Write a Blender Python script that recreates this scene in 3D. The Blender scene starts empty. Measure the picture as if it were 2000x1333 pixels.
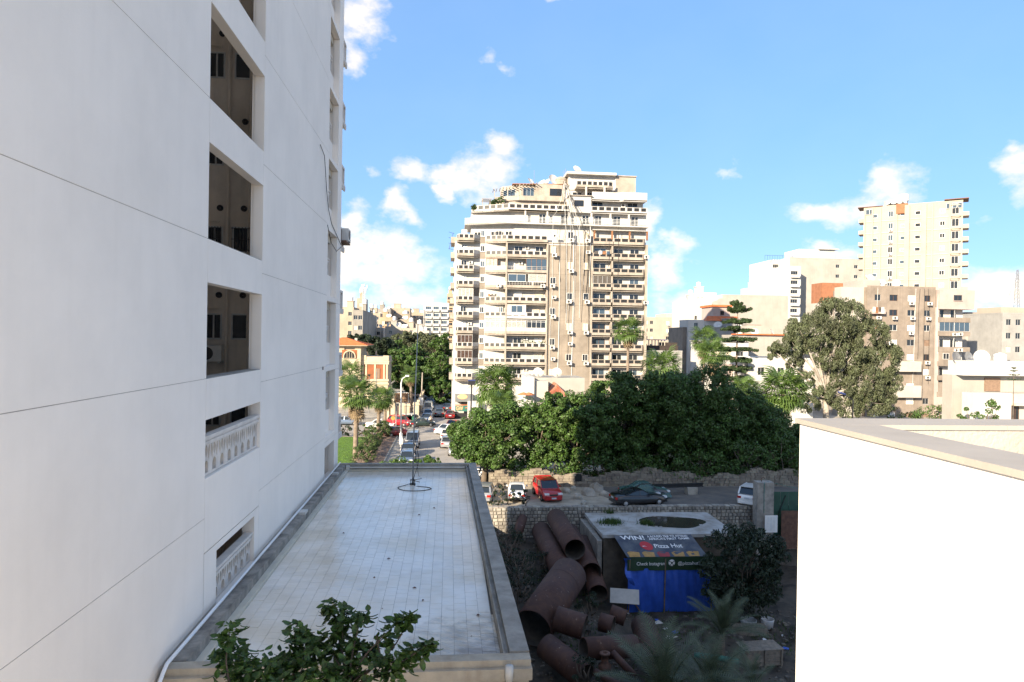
import bpy, bmesh, math, random
import numpy as np
from mathutils import Vector, Matrix
random.seed(7); np.random.seed(7)
R = math.radians
scene = bpy.context.scene
COL = scene.collection

# ------------------------------------------------------------------ camera
CAM = Vector((0, 0, 14.5)); FPX = 1333.0
_yaw, _pit, _rol = R(5.23), R(-.26), R(.9)
_f = Vector((math.sin(_yaw)*math.cos(_pit), math.cos(_yaw)*math.cos(_pit), math.sin(_pit)))
_r = _f.cross(Vector((0, 0, 1))).normalized(); _u = _r.cross(_f)
_R = math.cos(_rol)*_r + math.sin(_rol)*_u; _U = _R.cross(_f)
cd = bpy.data.cameras.new('camera'); cam = bpy.data.objects.new('camera', cd); COL.objects.link(cam)
cd.sensor_width = 36; cd.lens = FPX/2000*36; cd.clip_start = .05; cd.clip_end = 6000
cam.matrix_world = Matrix(((_R.x, _U.x, -_f.x, CAM.x), (_R.y, _U.y, -_f.y, CAM.y), (_R.z, _U.z, -_f.z, CAM.z), (0, 0, 0, 1)))
scene.camera = cam
def ray(px, py): return _f + _R*((px-1000)/FPX) - _U*((py-666.5)/FPX)
def aY(px, py, Y):                      # the point of the place seen at a photo pixel, at distance Y down the street
    v = ray(px, py); return CAM + v*(Y/v.y)
def XA(px, Y, py=665): return aY(px, py, Y).x
def ZA(py, Y, px=1000): return aY(px, py, Y).z
def aZ(px, py, Z):
    v = ray(px, py); return CAM + v*((Z-CAM.z)/v.z)

# ------------------------------------------------------------------ sun, sky, exposure
SUN_RATIO, SUN_EL = .86, R(21)
_h = math.hypot(SUN_RATIO, 1)
LDIR = Vector((SUN_RATIO/_h*math.cos(SUN_EL), 1/_h*math.cos(SUN_EL), -math.sin(SUN_EL)))
sd = bpy.data.lights.new('sun', 'SUN'); sd.energy = 2.0; sd.angle = R(.5); sd.color = (1, .97, .93)
so = bpy.data.objects.new('sun', sd); COL.objects.link(so)
so.rotation_euler = LDIR.to_track_quat('-Z', 'Y').to_euler(); so.location = (-40, -40, 60)
scene.view_settings.view_transform = 'Standard'; scene.view_settings.look = 'None'
scene.view_settings.gamma = 1; scene.view_settings.use_curve_mapping = False
scene.view_settings.exposure = 2.45
scene.view_settings.use_white_balance = True; scene.view_settings.white_balance_temperature = 8700; scene.view_settings.white_balance_tint = 10
cy = scene.cycles; cy.max_bounces = 6; cy.diffuse_bounces = 5; cy.glossy_bounces = 3; cy.transmission_bounces = 3; cy.transparent_max_bounces = 4
W = bpy.data.worlds.new('World'); scene.world = W; W.use_nodes = True
W.cycles.sampling_method = 'MANUAL'; W.cycles.sample_map_resolution = 512
wn, wl = W.node_tree.nodes, W.node_tree.links
wn.clear()
def wN(t, **k):
    n = wn.new(t)
    for a, b in k.items(): setattr(n, a, b)
    return n
def wM(op, a, b=None, c=None):
    n = wN('ShaderNodeMath', operation=op)
    for i, s in enumerate((a, b, c)):
        if s is None: continue
        if isinstance(s, (int, float)): n.inputs[i].default_value = s
        else: wl.new(s, n.inputs[i])
    return n.outputs[0]
SKY_STR = .15
sky = wN('ShaderNodeTexSky', sky_type='NISHITA'); sky.sun_disc = False
sky.sun_elevation = SUN_EL; sky.sun_rotation = math.atan2(-LDIR.x, -LDIR.y) % (2*math.pi)
sky.air_density = .7; sky.dust_density = .1; sky.ozone_density = 3.2; sky.altitude = 0
tc = wN('ShaderNodeTexCoord'); sx = wN('ShaderNodeSeparateXYZ'); wl.new(tc.outputs['Generated'], sx.inputs[0])
az = wM('ARCTAN2', sx.outputs[0], sx.outputs[1]); el = wM('ARCSINE', sx.outputs[2])
def wNoise(scale, detail, off=0, rough=.55):
    mp = wN('ShaderNodeMapping'); mp.inputs['Location'].default_value = (off, off*.7, off*1.3); mp.inputs['Scale'].default_value = (1, 1, 1.5)
    wl.new(tc.outputs['Generated'], mp.inputs[0])
    n = wN('ShaderNodeTexNoise'); n.inputs['Scale'].default_value = scale; n.inputs['Detail'].default_value = detail; n.inputs['Roughness'].default_value = rough
    wl.new(mp.outputs[0], n.inputs['Vector']); return n.outputs['Fac']
n1 = wNoise(9, 8); n2 = wNoise(9, 8, 5.3); n3 = wNoise(26, 7, 2.1, .6); nb = wNoise(3.3, 9, 11.7, .6)
azw = wM('ADD', az, wM('MULTIPLY', wM('SUBTRACT', n1, .5), .11)); elw = wM('ADD', el, wM('MULTIPLY', wM('SUBTRACT', n2, .5), .08))
# the cumulus of this sky: centre (photo direction), half widths, density
CLOUDS = [(800,330,46,30,1),(870,335,38,26,.9),(950,335,66,48,1),(975,300,34,34,.9),(880,372,20,20,.9),(712,338,20,16,.35),(705,30,55,48,.75),(690,95,26,40,.5),
 (768,395,34,36,1),(795,425,24,24,.8),(690,440,34,44,.9),(735,500,115,50,1),(800,515,60,34,1),(720,545,90,30,.9),(790,575,110,30,.8),(690,590,70,30,.6),(985,135,28,24,.3),(950,110,22,20,.15),
 (1280,428,26,40,.75),(1300,520,48,40,1),(1330,485,32,36,1),(1310,585,70,20,.7),(1428,338,22,14,.35),(1630,410,58,26,.9),(1735,372,40,36,1),(1700,400,46,30,.9),
 (1600,487,26,18,.9),(1660,495,40,24,.35),(1985,340,34,42,.85),(1972,285,16,16,.5),(1965,565,70,36,.8),(1920,600,40,20,.6),(1080,-8,40,12,.4),(1900,430,40,12,.15),(1600,560,60,20,.3)]
cv = wN('ShaderNodeCombineXYZ'); wl.new(azw, cv.inputs[0]); wl.new(elw, cv.inputs[1])
den = None
for (cx, cy, rx, ry, k) in CLOUDS:
    v = ray(cx, cy).normalized(); a0 = math.atan2(v.x, v.y); e0 = math.asin(v.z); sa, se = FPX/(rx*1.2), FPX/(ry*1.2)
    n = wN('ShaderNodeVectorMath', operation='MULTIPLY_ADD'); wl.new(cv.outputs[0], n.inputs[0]); n.inputs[1].default_value = (sa, se, 0); n.inputs[2].default_value = (-a0*sa, -e0*se, (1-k)*.9)
    q = wN('ShaderNodeVectorMath', operation='LENGTH'); wl.new(n.outputs[0], q.inputs[0])
    den = q.outputs['Value'] if den is None else wM('MINIMUM', den, q.outputs['Value'])
den = wM('ADD', wM('SUBTRACT', 1.0, den), wM('ADD', wM('MULTIPLY', wM('SUBTRACT', n3, .5), 1.9), wM('MULTIPLY', wM('SUBTRACT', n1, .5), .9)))
# cloud goes on out of view, with extra cover added to whiten ambient light
inview = wM('COMPARE', az, _yaw, .72)
gen = wM('MULTIPLY', wM('MAXIMUM', wM('SUBTRACT', nb, .50), 0), 9.0)
gen = wM('MULTIPLY', gen, wM('SUBTRACT', 1.0, inview))
den = wM('MAXIMUM', den, gen)
mr = wN('ShaderNodeMapRange', interpolation_type='SMOOTHSTEP'); mr.inputs[1].default_value = -.28; mr.inputs[2].default_value = 1.15; mr.inputs[4].default_value = .97
wl.new(den, mr.inputs[0])
ccol = wN('ShaderNodeMixRGB'); ccol.inputs[1].default_value = (1.15, 1.22, 1.4, 1); ccol.inputs[2].default_value = (1.75, 1.75, 1.75, 1); wl.new(n1, ccol.inputs[0])
va = wN('ShaderNodeVectorMath', operation='ADD'); wl.new(tc.outputs['Generated'], va.inputs[0]); va.inputs[1].default_value = (0, 0, .12); vn = wN('ShaderNodeVectorMath', operation='NORMALIZE'); wl.new(va.outputs[0], vn.inputs[0]); wl.new(vn.outputs[0], sky.inputs[0])
gm = wN('ShaderNodeGamma'); gm.inputs[1].default_value = .48; wl.new(sky.outputs[0], gm.inputs[0]); hs_ = wN('ShaderNodeHueSaturation'); hs_.inputs['Saturation'].default_value = 1.86; hs_.inputs['Hue'].default_value = .514; wl.new(gm.outputs[0], hs_.inputs['Color'])
mx = wN('ShaderNodeMixRGB'); wl.new(mr.outputs[0], mx.inputs[0]); wl.new(hs_.outputs[0], mx.inputs[1]); wl.new(ccol.outputs[0], mx.inputs[2])
bg = wN('ShaderNodeBackground'); bg.inputs[1].default_value = SKY_STR; wl.new(mx.outputs[0], bg.inputs[0])
wo = wN('ShaderNodeOutputWorld'); wl.new(bg.outputs[0], wo.inputs[0])

# ------------------------------------------------------------------ materials
MATS = {}
def mat(name, col, rough=.8, var=.12, vscale=1.5, bump=0, bscale=40, metal=0, streak=0, col2=None, spec=None, island=0, trans=0, stain=None, wet=0, spots=None):
    if name in MATS: return MATS[name]
    m = bpy.data.materials.new(name); m.use_nodes = True; MATS[name] = m
    n, l = m.node_tree.nodes, m.node_tree.links
    p = n['Principled BSDF']; p.inputs['Roughness'].default_value = rough; p.inputs['Metallic'].default_value = metal
    if spec is not None: p.inputs['Specular IOR Level'].default_value = spec
    geo = n.new('ShaderNodeNewGeometry')
    c1 = (*col, 1); c2 = (*(col2 or [x*(1-2.2*var) for x in col]), 1)
    nz = n.new('ShaderNodeTexNoise'); nz.inputs['Scale'].default_value = vscale; nz.inputs['Detail'].default_value = 7; nz.inputs['Roughness'].default_value = .62
    l.new(geo.outputs['Position'], nz.inputs['Vector'])
    rp = n.new('ShaderNodeMapRange'); rp.inputs[1].default_value = .38; rp.inputs[2].default_value = .68; l.new(nz.outputs['Fac'], rp.inputs[0])
    mix = n.new('ShaderNodeMixRGB'); mix.inputs[1].default_value = c1; mix.inputs[2].default_value = c2; l.new(rp.outputs[0], mix.inputs[0])
    out = mix.outputs[0]
    if streak:
        mp = n.new('ShaderNodeMapping'); mp.inputs['Scale'].default_value = (2.6, 2.6, .16); l.new(geo.outputs['Position'], mp.inputs[0])
        ns = n.new('ShaderNodeTexNoise'); ns.inputs['Scale'].default_value = 1.3; ns.inputs['Detail'].default_value = 6; l.new(mp.outputs[0], ns.inputs['Vector'])
        r2 = n.new('ShaderNodeMapRange'); r2.inputs[1].default_value = .5; r2.inputs[2].default_value = .8; r2.inputs[4].default_value = streak; l.new(ns.outputs['Fac'], r2.inputs[0])
        m2 = n.new('ShaderNodeMixRGB'); l.new(r2.outputs[0], m2.inputs[0]); l.new(out, m2.inputs[1]); m2.inputs[2].default_value = (*(stain or [x*.45 for x in col]), 1); out = m2.outputs[0]
    if spots:
        n4 = n.new('ShaderNodeTexNoise'); n4.inputs['Scale'].default_value = spots[1]; n4.inputs['Detail'].default_value = 9; n4.inputs['Roughness'].default_value = .75; l.new(geo.outputs['Position'], n4.inputs['Vector'])
        r5 = n.new('ShaderNodeMapRange'); r5.inputs[1].default_value = spots[2]; r5.inputs[2].default_value = spots[2]+.05; r5.inputs[4].default_value = .8; l.new(n4.outputs['Fac'], r5.inputs[0])
        m3 = n.new('ShaderNodeMixRGB'); l.new(r5.outputs[0], m3.inputs[0]); l.new(out, m3.inputs[1]); m3.inputs[2].default_value = (*spots[0], 1); out = m3.outputs[0]
    if island:
        hs = n.new('ShaderNodeHueSaturation'); l.new(out, hs.inputs['Color'])
        r3 = n.new('ShaderNodeMapRange'); r3.inputs[3].default_value = 1-island; r3.inputs[4].default_value = 1+island; l.new(geo.outputs['Random Per Island'], r3.inputs[0]); l.new(r3.outputs[0], hs.inputs['Value'])
        r4 = n.new('ShaderNodeMapRange'); r4.inputs[3].default_value = .485; r4.inputs[4].default_value = .515; l.new(geo.outputs['Random Per Island'], r4.inputs[0]); l.new(r4.outputs[0], hs.inputs['Hue'])
        out = hs.outputs[0]
    l.new(out, p.inputs['Base Color'])
    if bump:
        nb_ = n.new('ShaderNodeTexNoise'); nb_.inputs['Scale'].default_value = bscale; nb_.inputs['Detail'].default_value = 5; l.new(geo.outputs['Position'], nb_.inputs['Vector'])
        bp = n.new('ShaderNodeBump'); bp.inputs['Strength'].default_value = bump; bp.inputs['Distance'].default_value = .02; l.new(nb_.outputs['Fac'], bp.inputs['Height']); l.new(bp.outputs[0], p.inputs['Normal'])
    if trans:
        tr = n.new('ShaderNodeBsdfTranslucent'); l.new(out, tr.inputs[0]); ms = n.new('ShaderNodeMixShader'); ms.inputs[0].default_value = trans
        l.new(p.outputs[0], ms.inputs[1]); l.new(tr.outputs[0], ms.inputs[2]); l.new(ms.outputs[0], n['Material Output'].inputs[0])
    return m
mat('plaster_white', (.92, .84, .76), .85, .035, .45, .14, 22, streak=.16, stain=(.72, .65, .58), spots=((.62, .57, .52), 2.2, .70)); mat('joint_fill', (.50, .44, .39), .9, .15, 3)
mat('plaster_box', (.80, .775, .73), .85, .03, .8, .25, 14, streak=.06, stain=(.6, .52, .42))
mat('joint_dark', (.34, .31, .28), .95)
mat('shaft', (.80, .70, .60), .9, .12, .7, .1, 20, streak=.35)
mat('cast_stone', (.74, .68, .62), .85, .10, 2, .2, 40, streak=.15)
mat('concrete', (.36, .33, .29), .9, .2, 1.6, .4, 25, streak=.2)
mat('concrete_dark', (.34, .31, .27), .92, .3, 2.2, .5, 25, col2=(.14, .125, .11))
mat('concrete_warm', (.46, .40, .32), .9, .18, 1.2, .3, 30, streak=.5, stain=(.22, .16, .11))
mat('coping', (.40, .365, .325), .8, .06, 1.2, .15, 25)
mat('skirting', (.62, .57, .47), .6, .08)
mat('pvc', (.78, .79, .8), .35, .03)
mat('pvc_dirty', (.62, .6, .56), .5, .1)
mat('black_metal', (.02, .02, .022), .45, .1)
mat('grey_metal', (.35, .35, .35), .45, .1, metal=.6)
mat('white_metal', (.75, .75, .73), .45, .05)
mat('rust_metal', (.16, .075, .05), .75, .25, 3)
mat('cable', (.025, .025, .025), .6, .05)
mat('glass_dark', (.02, .024, .028), .08, .05, spec=.6)
mat('glass_blue', (.05, .08, .11), .06, .05, spec=.8)
mat('curtain', (.42, .40, .37), .85, .25, 6)
mat('alu_frame', (.55, .55, .54), .45, .05, metal=.3)
mat('white_paint', (.78, .77, .74), .6, .04)
mat('brown_wood', (.17, .075, .04), .65, .15, 3)
mat('shutter_brown', (.26, .17, .12), .7, .12, 3)
mat('shutter_beige', (.62, .55, .44), .7, .08, 3)
mat('shutter_white', (.72, .72, .70), .6, .06, 3)
mat('ac_white', (.68, .67, .64), .5, .06)
mat('ac_grille', (.05, .05, .05), .7, .1)
mat('dish', (.62, .61, .58), .55, .08)
mat('tank_white', (.72, .71, .68), .6, .06)

# ------------------------------------------------------------------ mesh helpers
class MB:
    def __init__(s): s.v = []; s.f = []
    def box(s, x0, x1, y0, y1, z0, z1):
        b = len(s.v)
        s.v += [(x0,y0,z0),(x1,y0,z0),(x1,y1,z0),(x0,y1,z0),(x0,y0,z1),(x1,y0,z1),(x1,y1,z1),(x0,y1,z1)]
        s.f += [tuple(b+i for i in q) for q in ((0,3,2,1),(4,5,6,7),(0,1,5,4),(1,2,6,5),(2,3,7,6),(3,0,4,7))]; return s
    def bar(s, p, q, w, h=None):                      # rectangular bar from p to q
        p, q = Vector(p), Vector(q); h = h or w; d = (q-p).normalized()
        a = d.cross(Vector((0, 0, 1)));  a = Vector((1, 0, 0)) if a.length < 1e-4 else a.normalized()
        c = a.cross(d); b = len(s.v)
        for o in (p, q): s.v += [tuple(o+a*(i*w/2)+c*(j*h/2)) for i, j in ((-1,-1),(1,-1),(1,1),(-1,1))]
        s.f += [tuple(b+i for i in t) for t in ((3,2,1,0),(4,5,6,7),(0,1,5,4),(1,2,6,5),(2,3,7,6),(3,0,4,7))]; return s
    def tube(s, pts, rad, n=8, caps=True, inner=None):
        pts = [Vector(p) for p in pts]; rad = rad if isinstance(rad, (list, tuple)) else [rad]*len(pts); b = len(s.v)
        prev = None
        for i, p in enumerate(pts):
            d = (pts[min(i+1, len(pts)-1)]-pts[max(i-1, 0)]).normalized()
            if prev is None: a = d.orthogonal().normalized()
            else: a = (prev-d*prev.dot(d)); a = a.normalized() if a.length > 1e-5 else d.orthogonal().normalized()
            prev = a; c = d.cross(a)
            s.v += [tuple(p+(a*math.cos(2*math.pi*k/n)+c*math.sin(2*math.pi*k/n))*rad[i]) for k in range(n)]
        for i in range(len(pts)-1):
            for k in range(n): s.f.append((b+i*n+k, b+i*n+(k+1)%n, b+(i+1)*n+(k+1)%n, b+(i+1)*n+k))
        if caps: s.f.append(tuple(b+k for k in reversed(range(n)))); s.f.append(tuple(b+(len(pts)-1)*n+k for k in range(n)))
        return s
    def lathe(s, prof, n=16, c=(0, 0, 0)):
        b = len(s.v)
        for r_, z in prof: s.v += [(c[0]+r_*math.cos(2*math.pi*k/n), c[1]+r_*math.sin(2*math.pi*k/n), c[2]+z) for k in range(n)]
        for i in range(len(prof)-1):
            for k in range(n): s.f.append((b+i*n+k, b+i*n+(k+1)%n, b+(i+1)*n+(k+1)%n, b+(i+1)*n+k))
        return s
    def quad(s, *pts):
        b = len(s.v); s.v += [tuple(p) for p in pts]; s.f.append(tuple(range(b, b+len(pts)))); return s
    def prism(s, poly, z0, z1):                        # poly: counter-clockwise xy
        b = len(s.v); n = len(poly)
        s.v += [(x, y, z0) for x, y in poly]+[(x, y, z1) for x, y in poly]
        s.f.append(tuple(b+i for i in reversed(range(n)))); s.f.append(tuple(b+n+i for i in range(n)))
        for i in range(n): j = (i+1) % n; s.f.append((b+i, b+j, b+n+j, b+n+i))
        return s
    def mesh(s, name, smooth=False):
        me = bpy.data.meshes.new(name); me.from_pydata(s.v, [], s.f); me.update()
        if smooth: me.polygons.foreach_set('use_smooth', [True]*len(me.polygons))
        return me
    def build(s, name, m, parent=None, smooth=False, loc=(0, 0, 0), rz=0, label=None, kind=None):
        return put(s.mesh(name, smooth), name, m, parent, loc, rz, label, kind)
def put(me, name, m=None, parent=None, loc=(0, 0, 0), rz=0, label=None, kind=None):
    o = bpy.data.objects.new(name, me); COL.objects.link(o); o.parent = parent; o.location = loc
    o.rotation_euler = rz if isinstance(rz, (tuple, list)) else (0, 0, rz)
    if m is not None:
        mm = MATS[m] if isinstance(m, str) else m
        if not me.materials: me.materials.append(mm)
        elif me.materials[0] is not mm: o.material_slots[0].link = 'OBJECT'; o.material_slots[0].material = mm
    if label: o['label'] = label
    if kind: o['kind'] = kind
    return o
def tag(o, label, cat, group=None):
    o['label'] = label; o['category'] = cat
    if group: o['group'] = group
    return o
def root(name, label, cat, loc=(0, 0, 0), rz=0, group=None):
    o = bpy.data.objects.new(name, None); COL.objects.link(o); o.location = loc; o.rotation_euler = (0, 0, rz); o.empty_display_size = .3
    return tag(o, label, cat, group)
def struct(o): o['kind'] = 'structure'; return o
def copy_tree(o, parent=None):
    c = o.copy(); COL.objects.link(c); c.parent = parent
    for ch in list(o.children): copy_tree(ch, c)
    return c
def fastmesh(name, V, nv, smooth=False):               # V (N*nv, 3): N separate polygons of nv corners
    me = bpy.data.meshes.new(name); N = len(V)//nv
    me.vertices.add(len(V)); me.vertices.foreach_set('co', np.ascontiguousarray(V, dtype=np.float32).ravel())
    me.loops.add(len(V)); me.loops.foreach_set('vertex_index', np.arange(len(V), dtype=np.int32))
    me.polygons.add(N); me.polygons.foreach_set('loop_start', np.arange(0, len(V), nv, dtype=np.int32))
    me.update(calc_edges=True); return me

# a facade frame: u runs along the wall, d out of it, z up
class Fr:
    def __init__(s, ox, oy, a=0): s.ox, s.oy, s.a = ox, oy, a; s.c, s.s = math.cos(a), math.sin(a)
    def p(s, u, d, z): return (s.ox+u*s.c+d*s.s, s.oy+u*s.s-d*s.c, z)
def wallq(mb, fr, u0, u1, z0, z1, holes=(), depth=.2, d=0):
    us = sorted({u0, u1, *[min(max(h[i], u0), u1) for h in holes for i in (0, 1)]}); zs = sorted({z0, z1, *[min(max(h[i], z0), z1) for h in holes for i in (2, 3)]})
    for i in range(len(us)-1):
        for j in range(len(zs)-1):
            cu, cz = (us[i]+us[i+1])/2, (zs[j]+zs[j+1])/2
            if any(h[0] < cu < h[1] and h[2] < cz < h[3] for h in holes): continue
            mb.quad(fr.p(us[i], d, zs[j]), fr.p(us[i+1], d, zs[j]), fr.p(us[i+1], d, zs[j+1]), fr.p(us[i], d, zs[j+1]))
    for (a, b, c, e) in holes:
        A, B = [fr.p(*t) for t in ((a, d, c), (b, d, c), (b, d, e), (a, d, e))], [fr.p(*t) for t in ((a, d-depth, c), (b, d-depth, c), (b, d-depth, e), (a, d-depth, e))]
        for k in range(4): mb.quad(A[k], A[(k+1) % 4], B[(k+1) % 4], B[k])
def fbox(mb, fr, u0, u1, d0, d1, z0, z1):
    b = len(mb.v); mb.v += [fr.p(*t) for t in ((u0,d1,z0),(u1,d1,z0),(u1,d0,z0),(u0,d0,z0),(u0,d1,z1),(u1,d1,z1),(u1,d0,z1),(u0,d0,z1))]
    mb.f += [tuple(b+i for i in q) for q in ((0,3,2,1),(4,5,6,7),(0,1,5,4),(1,2,6,5),(2,3,7,6),(3,0,4,7))]
_cache = {}
def win(parent, fr, u, z, w, h, d=-.15, panes=2, frame='alu_frame', glass='glass_dark', sill=None, shut=None):
    """a window: frame (part) > pane, shutter, sill"""
    w, h = round(w, 2), round(h, 2); k = ('w', w, h, panes, shut is None)
    if k not in _cache:
        t = .05; b = MB(); b.box(0, w, -.03, .03, 0, t).box(0, w, -.03, .03, h-t, h)
        for i in range(panes+1): x = i*(w-t)/panes; b.box(x, x+t, -.03, .03, t, h-t)
        g = MB().box(.01, w-.01, 0, .012, .01, h-.01)
        s_ = MB()
        nb_ = max(4, int(h/.14))
        for i in range(nb_): z0 = h*i/nb_; s_.quad((.02, -.06, z0), (w-.02, -.06, z0), (w-.02, -.02, z0+h/nb_), (.02, -.02, z0+h/nb_)); s_.quad((.02, -.02, z0), (w-.02, -.02, z0), (w-.02, -.06, z0), (.02, -.06, z0))
        for i in range(panes+1): x = i*(w-t)/panes; s_.box(x, x+t, -.085, -.02, 0, h)
        _cache[k] = (b.mesh('window'), g.mesh('pane'), s_.mesh('shutter'))
    a, g, s_ = _cache[k]
    o = put(a, 'window', frame, parent, fr.p(u, d, z), fr.a); put(g, 'pane', glass, o)
    if shut: put(s_, 'shutter', shut, o)
    if sill:
        ks = ('s', w)
        if ks not in _cache: _cache[ks] = MB().box(-.08, w+.08, -.18-0.0, .02, -.08, -.003).mesh('sill')
        put(_cache[ks], 'sill', sill, o)
    return o
def acunit(parent, fr, u, d, z, s=1.0, name='air_conditioner', face=0, m='ac_white'):
    k = ('ac', s)
    if k not in _cache:
        b = MB().box(0, .85*s, -.34*s, 0, 0, .58*s).box(.05*s, .12*s, -.34*s, .12*s, -.06*s, -.003).box(.72*s, .79*s, -.34*s, .12*s, -.06*s, -.003)
        g = MB().lathe([(.235*s, 0), (.2*s, 0)], 18); g.f.append(tuple(range(18, 36)))
        me = g.mesh('fan_grille'); me.transform(Matrix.Translation((.33*s, -.345*s, .29*s)) @ Matrix.Rotation(R(90), 4, 'X'))
        _cache[k] = (b.mesh('air_conditioner'), me)
    o = put(_cache[k][0], name, m, parent, fr.p(u, d, z), fr.a+face); put(_cache[k][1], 'fan_grille', 'ac_grille', o)
    return o
def dish(parent, loc, r=.9, az=-140, tilt=40, name='satellite_dish', m='dish'):
    k = 'dish'
    if k not in _cache:
        b = MB().lathe([(1, .28), (.8, .17), (.5, .06), (.02, 0)], 16); b.lathe([(.02, -.03), (.5, .03), (.8, .14), (1, .25)], 16); b.lathe([(1, .25), (1, .28)], 16)
        b.tube([(0, 0, 0), (0, 0, .75)], .03, 5); b.tube([(.9, 0, .25), (0, 0, .75)], .02, 4)
        _cache[k] = b.mesh('satellite_dish', True); _cache['dishp'] = MB().tube([(0, 0, -.9), (0, 0, 0)], .06, 6).mesh('post')
    o = put(_cache[k], name, m, parent, loc, (R(tilt), 0, R(az))); o.scale = (r, r, r)
    p = put(_cache['dishp'], 'dish_post', 'grey_metal', parent, loc); p.scale = (r, r, r)
    return o
def tank(parent, loc, r=.8, h=1.5, m='tank_white'):
    b = MB(); pr = [(r*.9, 0), (r, .05)]
    for i in range(4): pr += [(r, .1+h*.2*i), (r*.96, .1+h*.2*i+.05), (r, .1+h*.2*i+.1)]
    pr += [(r, h*.85), (r*.6, h), (.25*r, h+.03), (.25*r, h+.12), (.01, h+.12)]
    return b.lathe(pr, 18).build('water_tank', m, parent, True, loc)
# ------------------------------------------------------------------ curves / lettering turned into meshes
def curve_mesh(name, outlines, ext):
    cu = bpy.data.curves.new(name, 'CURVE'); cu.dimensions = '2D'; cu.fill_mode = 'BOTH'; cu.extrude = ext
    for pts in outlines:
        sp = cu.splines.new('POLY'); sp.points.add(len(pts)-1); sp.use_cyclic_u = True
        for i, (x, y) in enumerate(pts): sp.points[i].co = (x, y, 0, 1)
    return _tomesh(cu, name)
def _tomesh(cu, name):
    o = bpy.data.objects.new(name, cu); COL.objects.link(o); bpy.context.view_layer.update()
    dg = bpy.context.evaluated_depsgraph_get(); me = bpy.data.meshes.new_from_object(o.evaluated_get(dg)); me.name = name
    bpy.data.objects.remove(o); bpy.data.curves.remove(cu); me.materials.clear(); return me
def text_mesh(name, body, size, ext=.004, bold=0, shear=0, width=None):
    cu = bpy.data.curves.new(name, 'FONT'); cu.body = body; cu.size = size; cu.extrude = ext; cu.offset = bold; cu.shear = shear; cu.resolution_u = 2
    me = _tomesh(cu, name)
    if width:
        xs = [v.co.x for v in me.vertices]; k = width/(max(xs)-min(xs)); me.transform(Matrix.Translation((-min(xs)*k, 0, 0)) @ Matrix.Scale(k, 4, (1, 0, 0)))
    return me
def arch(cx, z0, w, h, n=7):
    r = w/2; return [(cx-r, z0), (cx+r, z0)]+[(cx+r*math.cos(a), z0+h-r+r*math.sin(a)) for a in [math.pi*i/n for i in range(n+1)]]
def leafhole(x0, z0, x1, z1, w, n=6):
    p, q = Vector((x0, z0)), Vector((x1, z1)); d = q-p; t = Vector((-d.y, d.x)).normalized(); A = []; B = []
    for i in range(n+1): f = i/n; c = p+d*f; k = w*math.sin(math.pi*min(max(f, .04), .96))**.8*(.6+.5*f); A.append(tuple(c+t*k)); B.append(tuple(c-t*k))
    return A+B[::-1]
def cell_mesh(w, h):
    k = ('cell', w, h)
    if k in _cache: return _cache[k]
    m = w/2
    outl = [[(0, 0), (w, 0), (w, h), (0, h)], arch(m, .06, w*.46, h*.40), leafhole(m*.50, h*.46, m*.14+.03, h*.95, .075), leafhole(m*1.50, h*.46, w-m*.14-.03, h*.95, .075), leafhole(m, h*.56, m, h*.96, .105)]
    me = curve_mesh('baluster_panel', outl, .04); me.transform(Matrix.Rotation(R(90), 4, 'X')); _cache[k] = me; return me
def balustrade(parent, fr, u0, u1, d, z0, z1, n):
    o = root('balustrade', '', ''); del o['label'], o['category']; o.parent = parent; o.location = fr.p(u0, d, z0); o.rotation_euler = (0, 0, fr.a)
    L = u1-u0; h = z1-z0-.2
    b = MB().box(0, L, -.09, .09, h+.0, h+.07).box(.01, L-.01, -.06, .06, h+.07, h+.13).box(0, L, -.11, .11, h+.13, h+.2); b.build('rail', 'cast_stone', o)
    me = cell_mesh(round(L/n, 3), round(h-.004, 3))
    for i in range(n): put(me, 'baluster_panel', 'cast_stone', o, (i*L/n, 0, .001))
    return o

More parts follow.
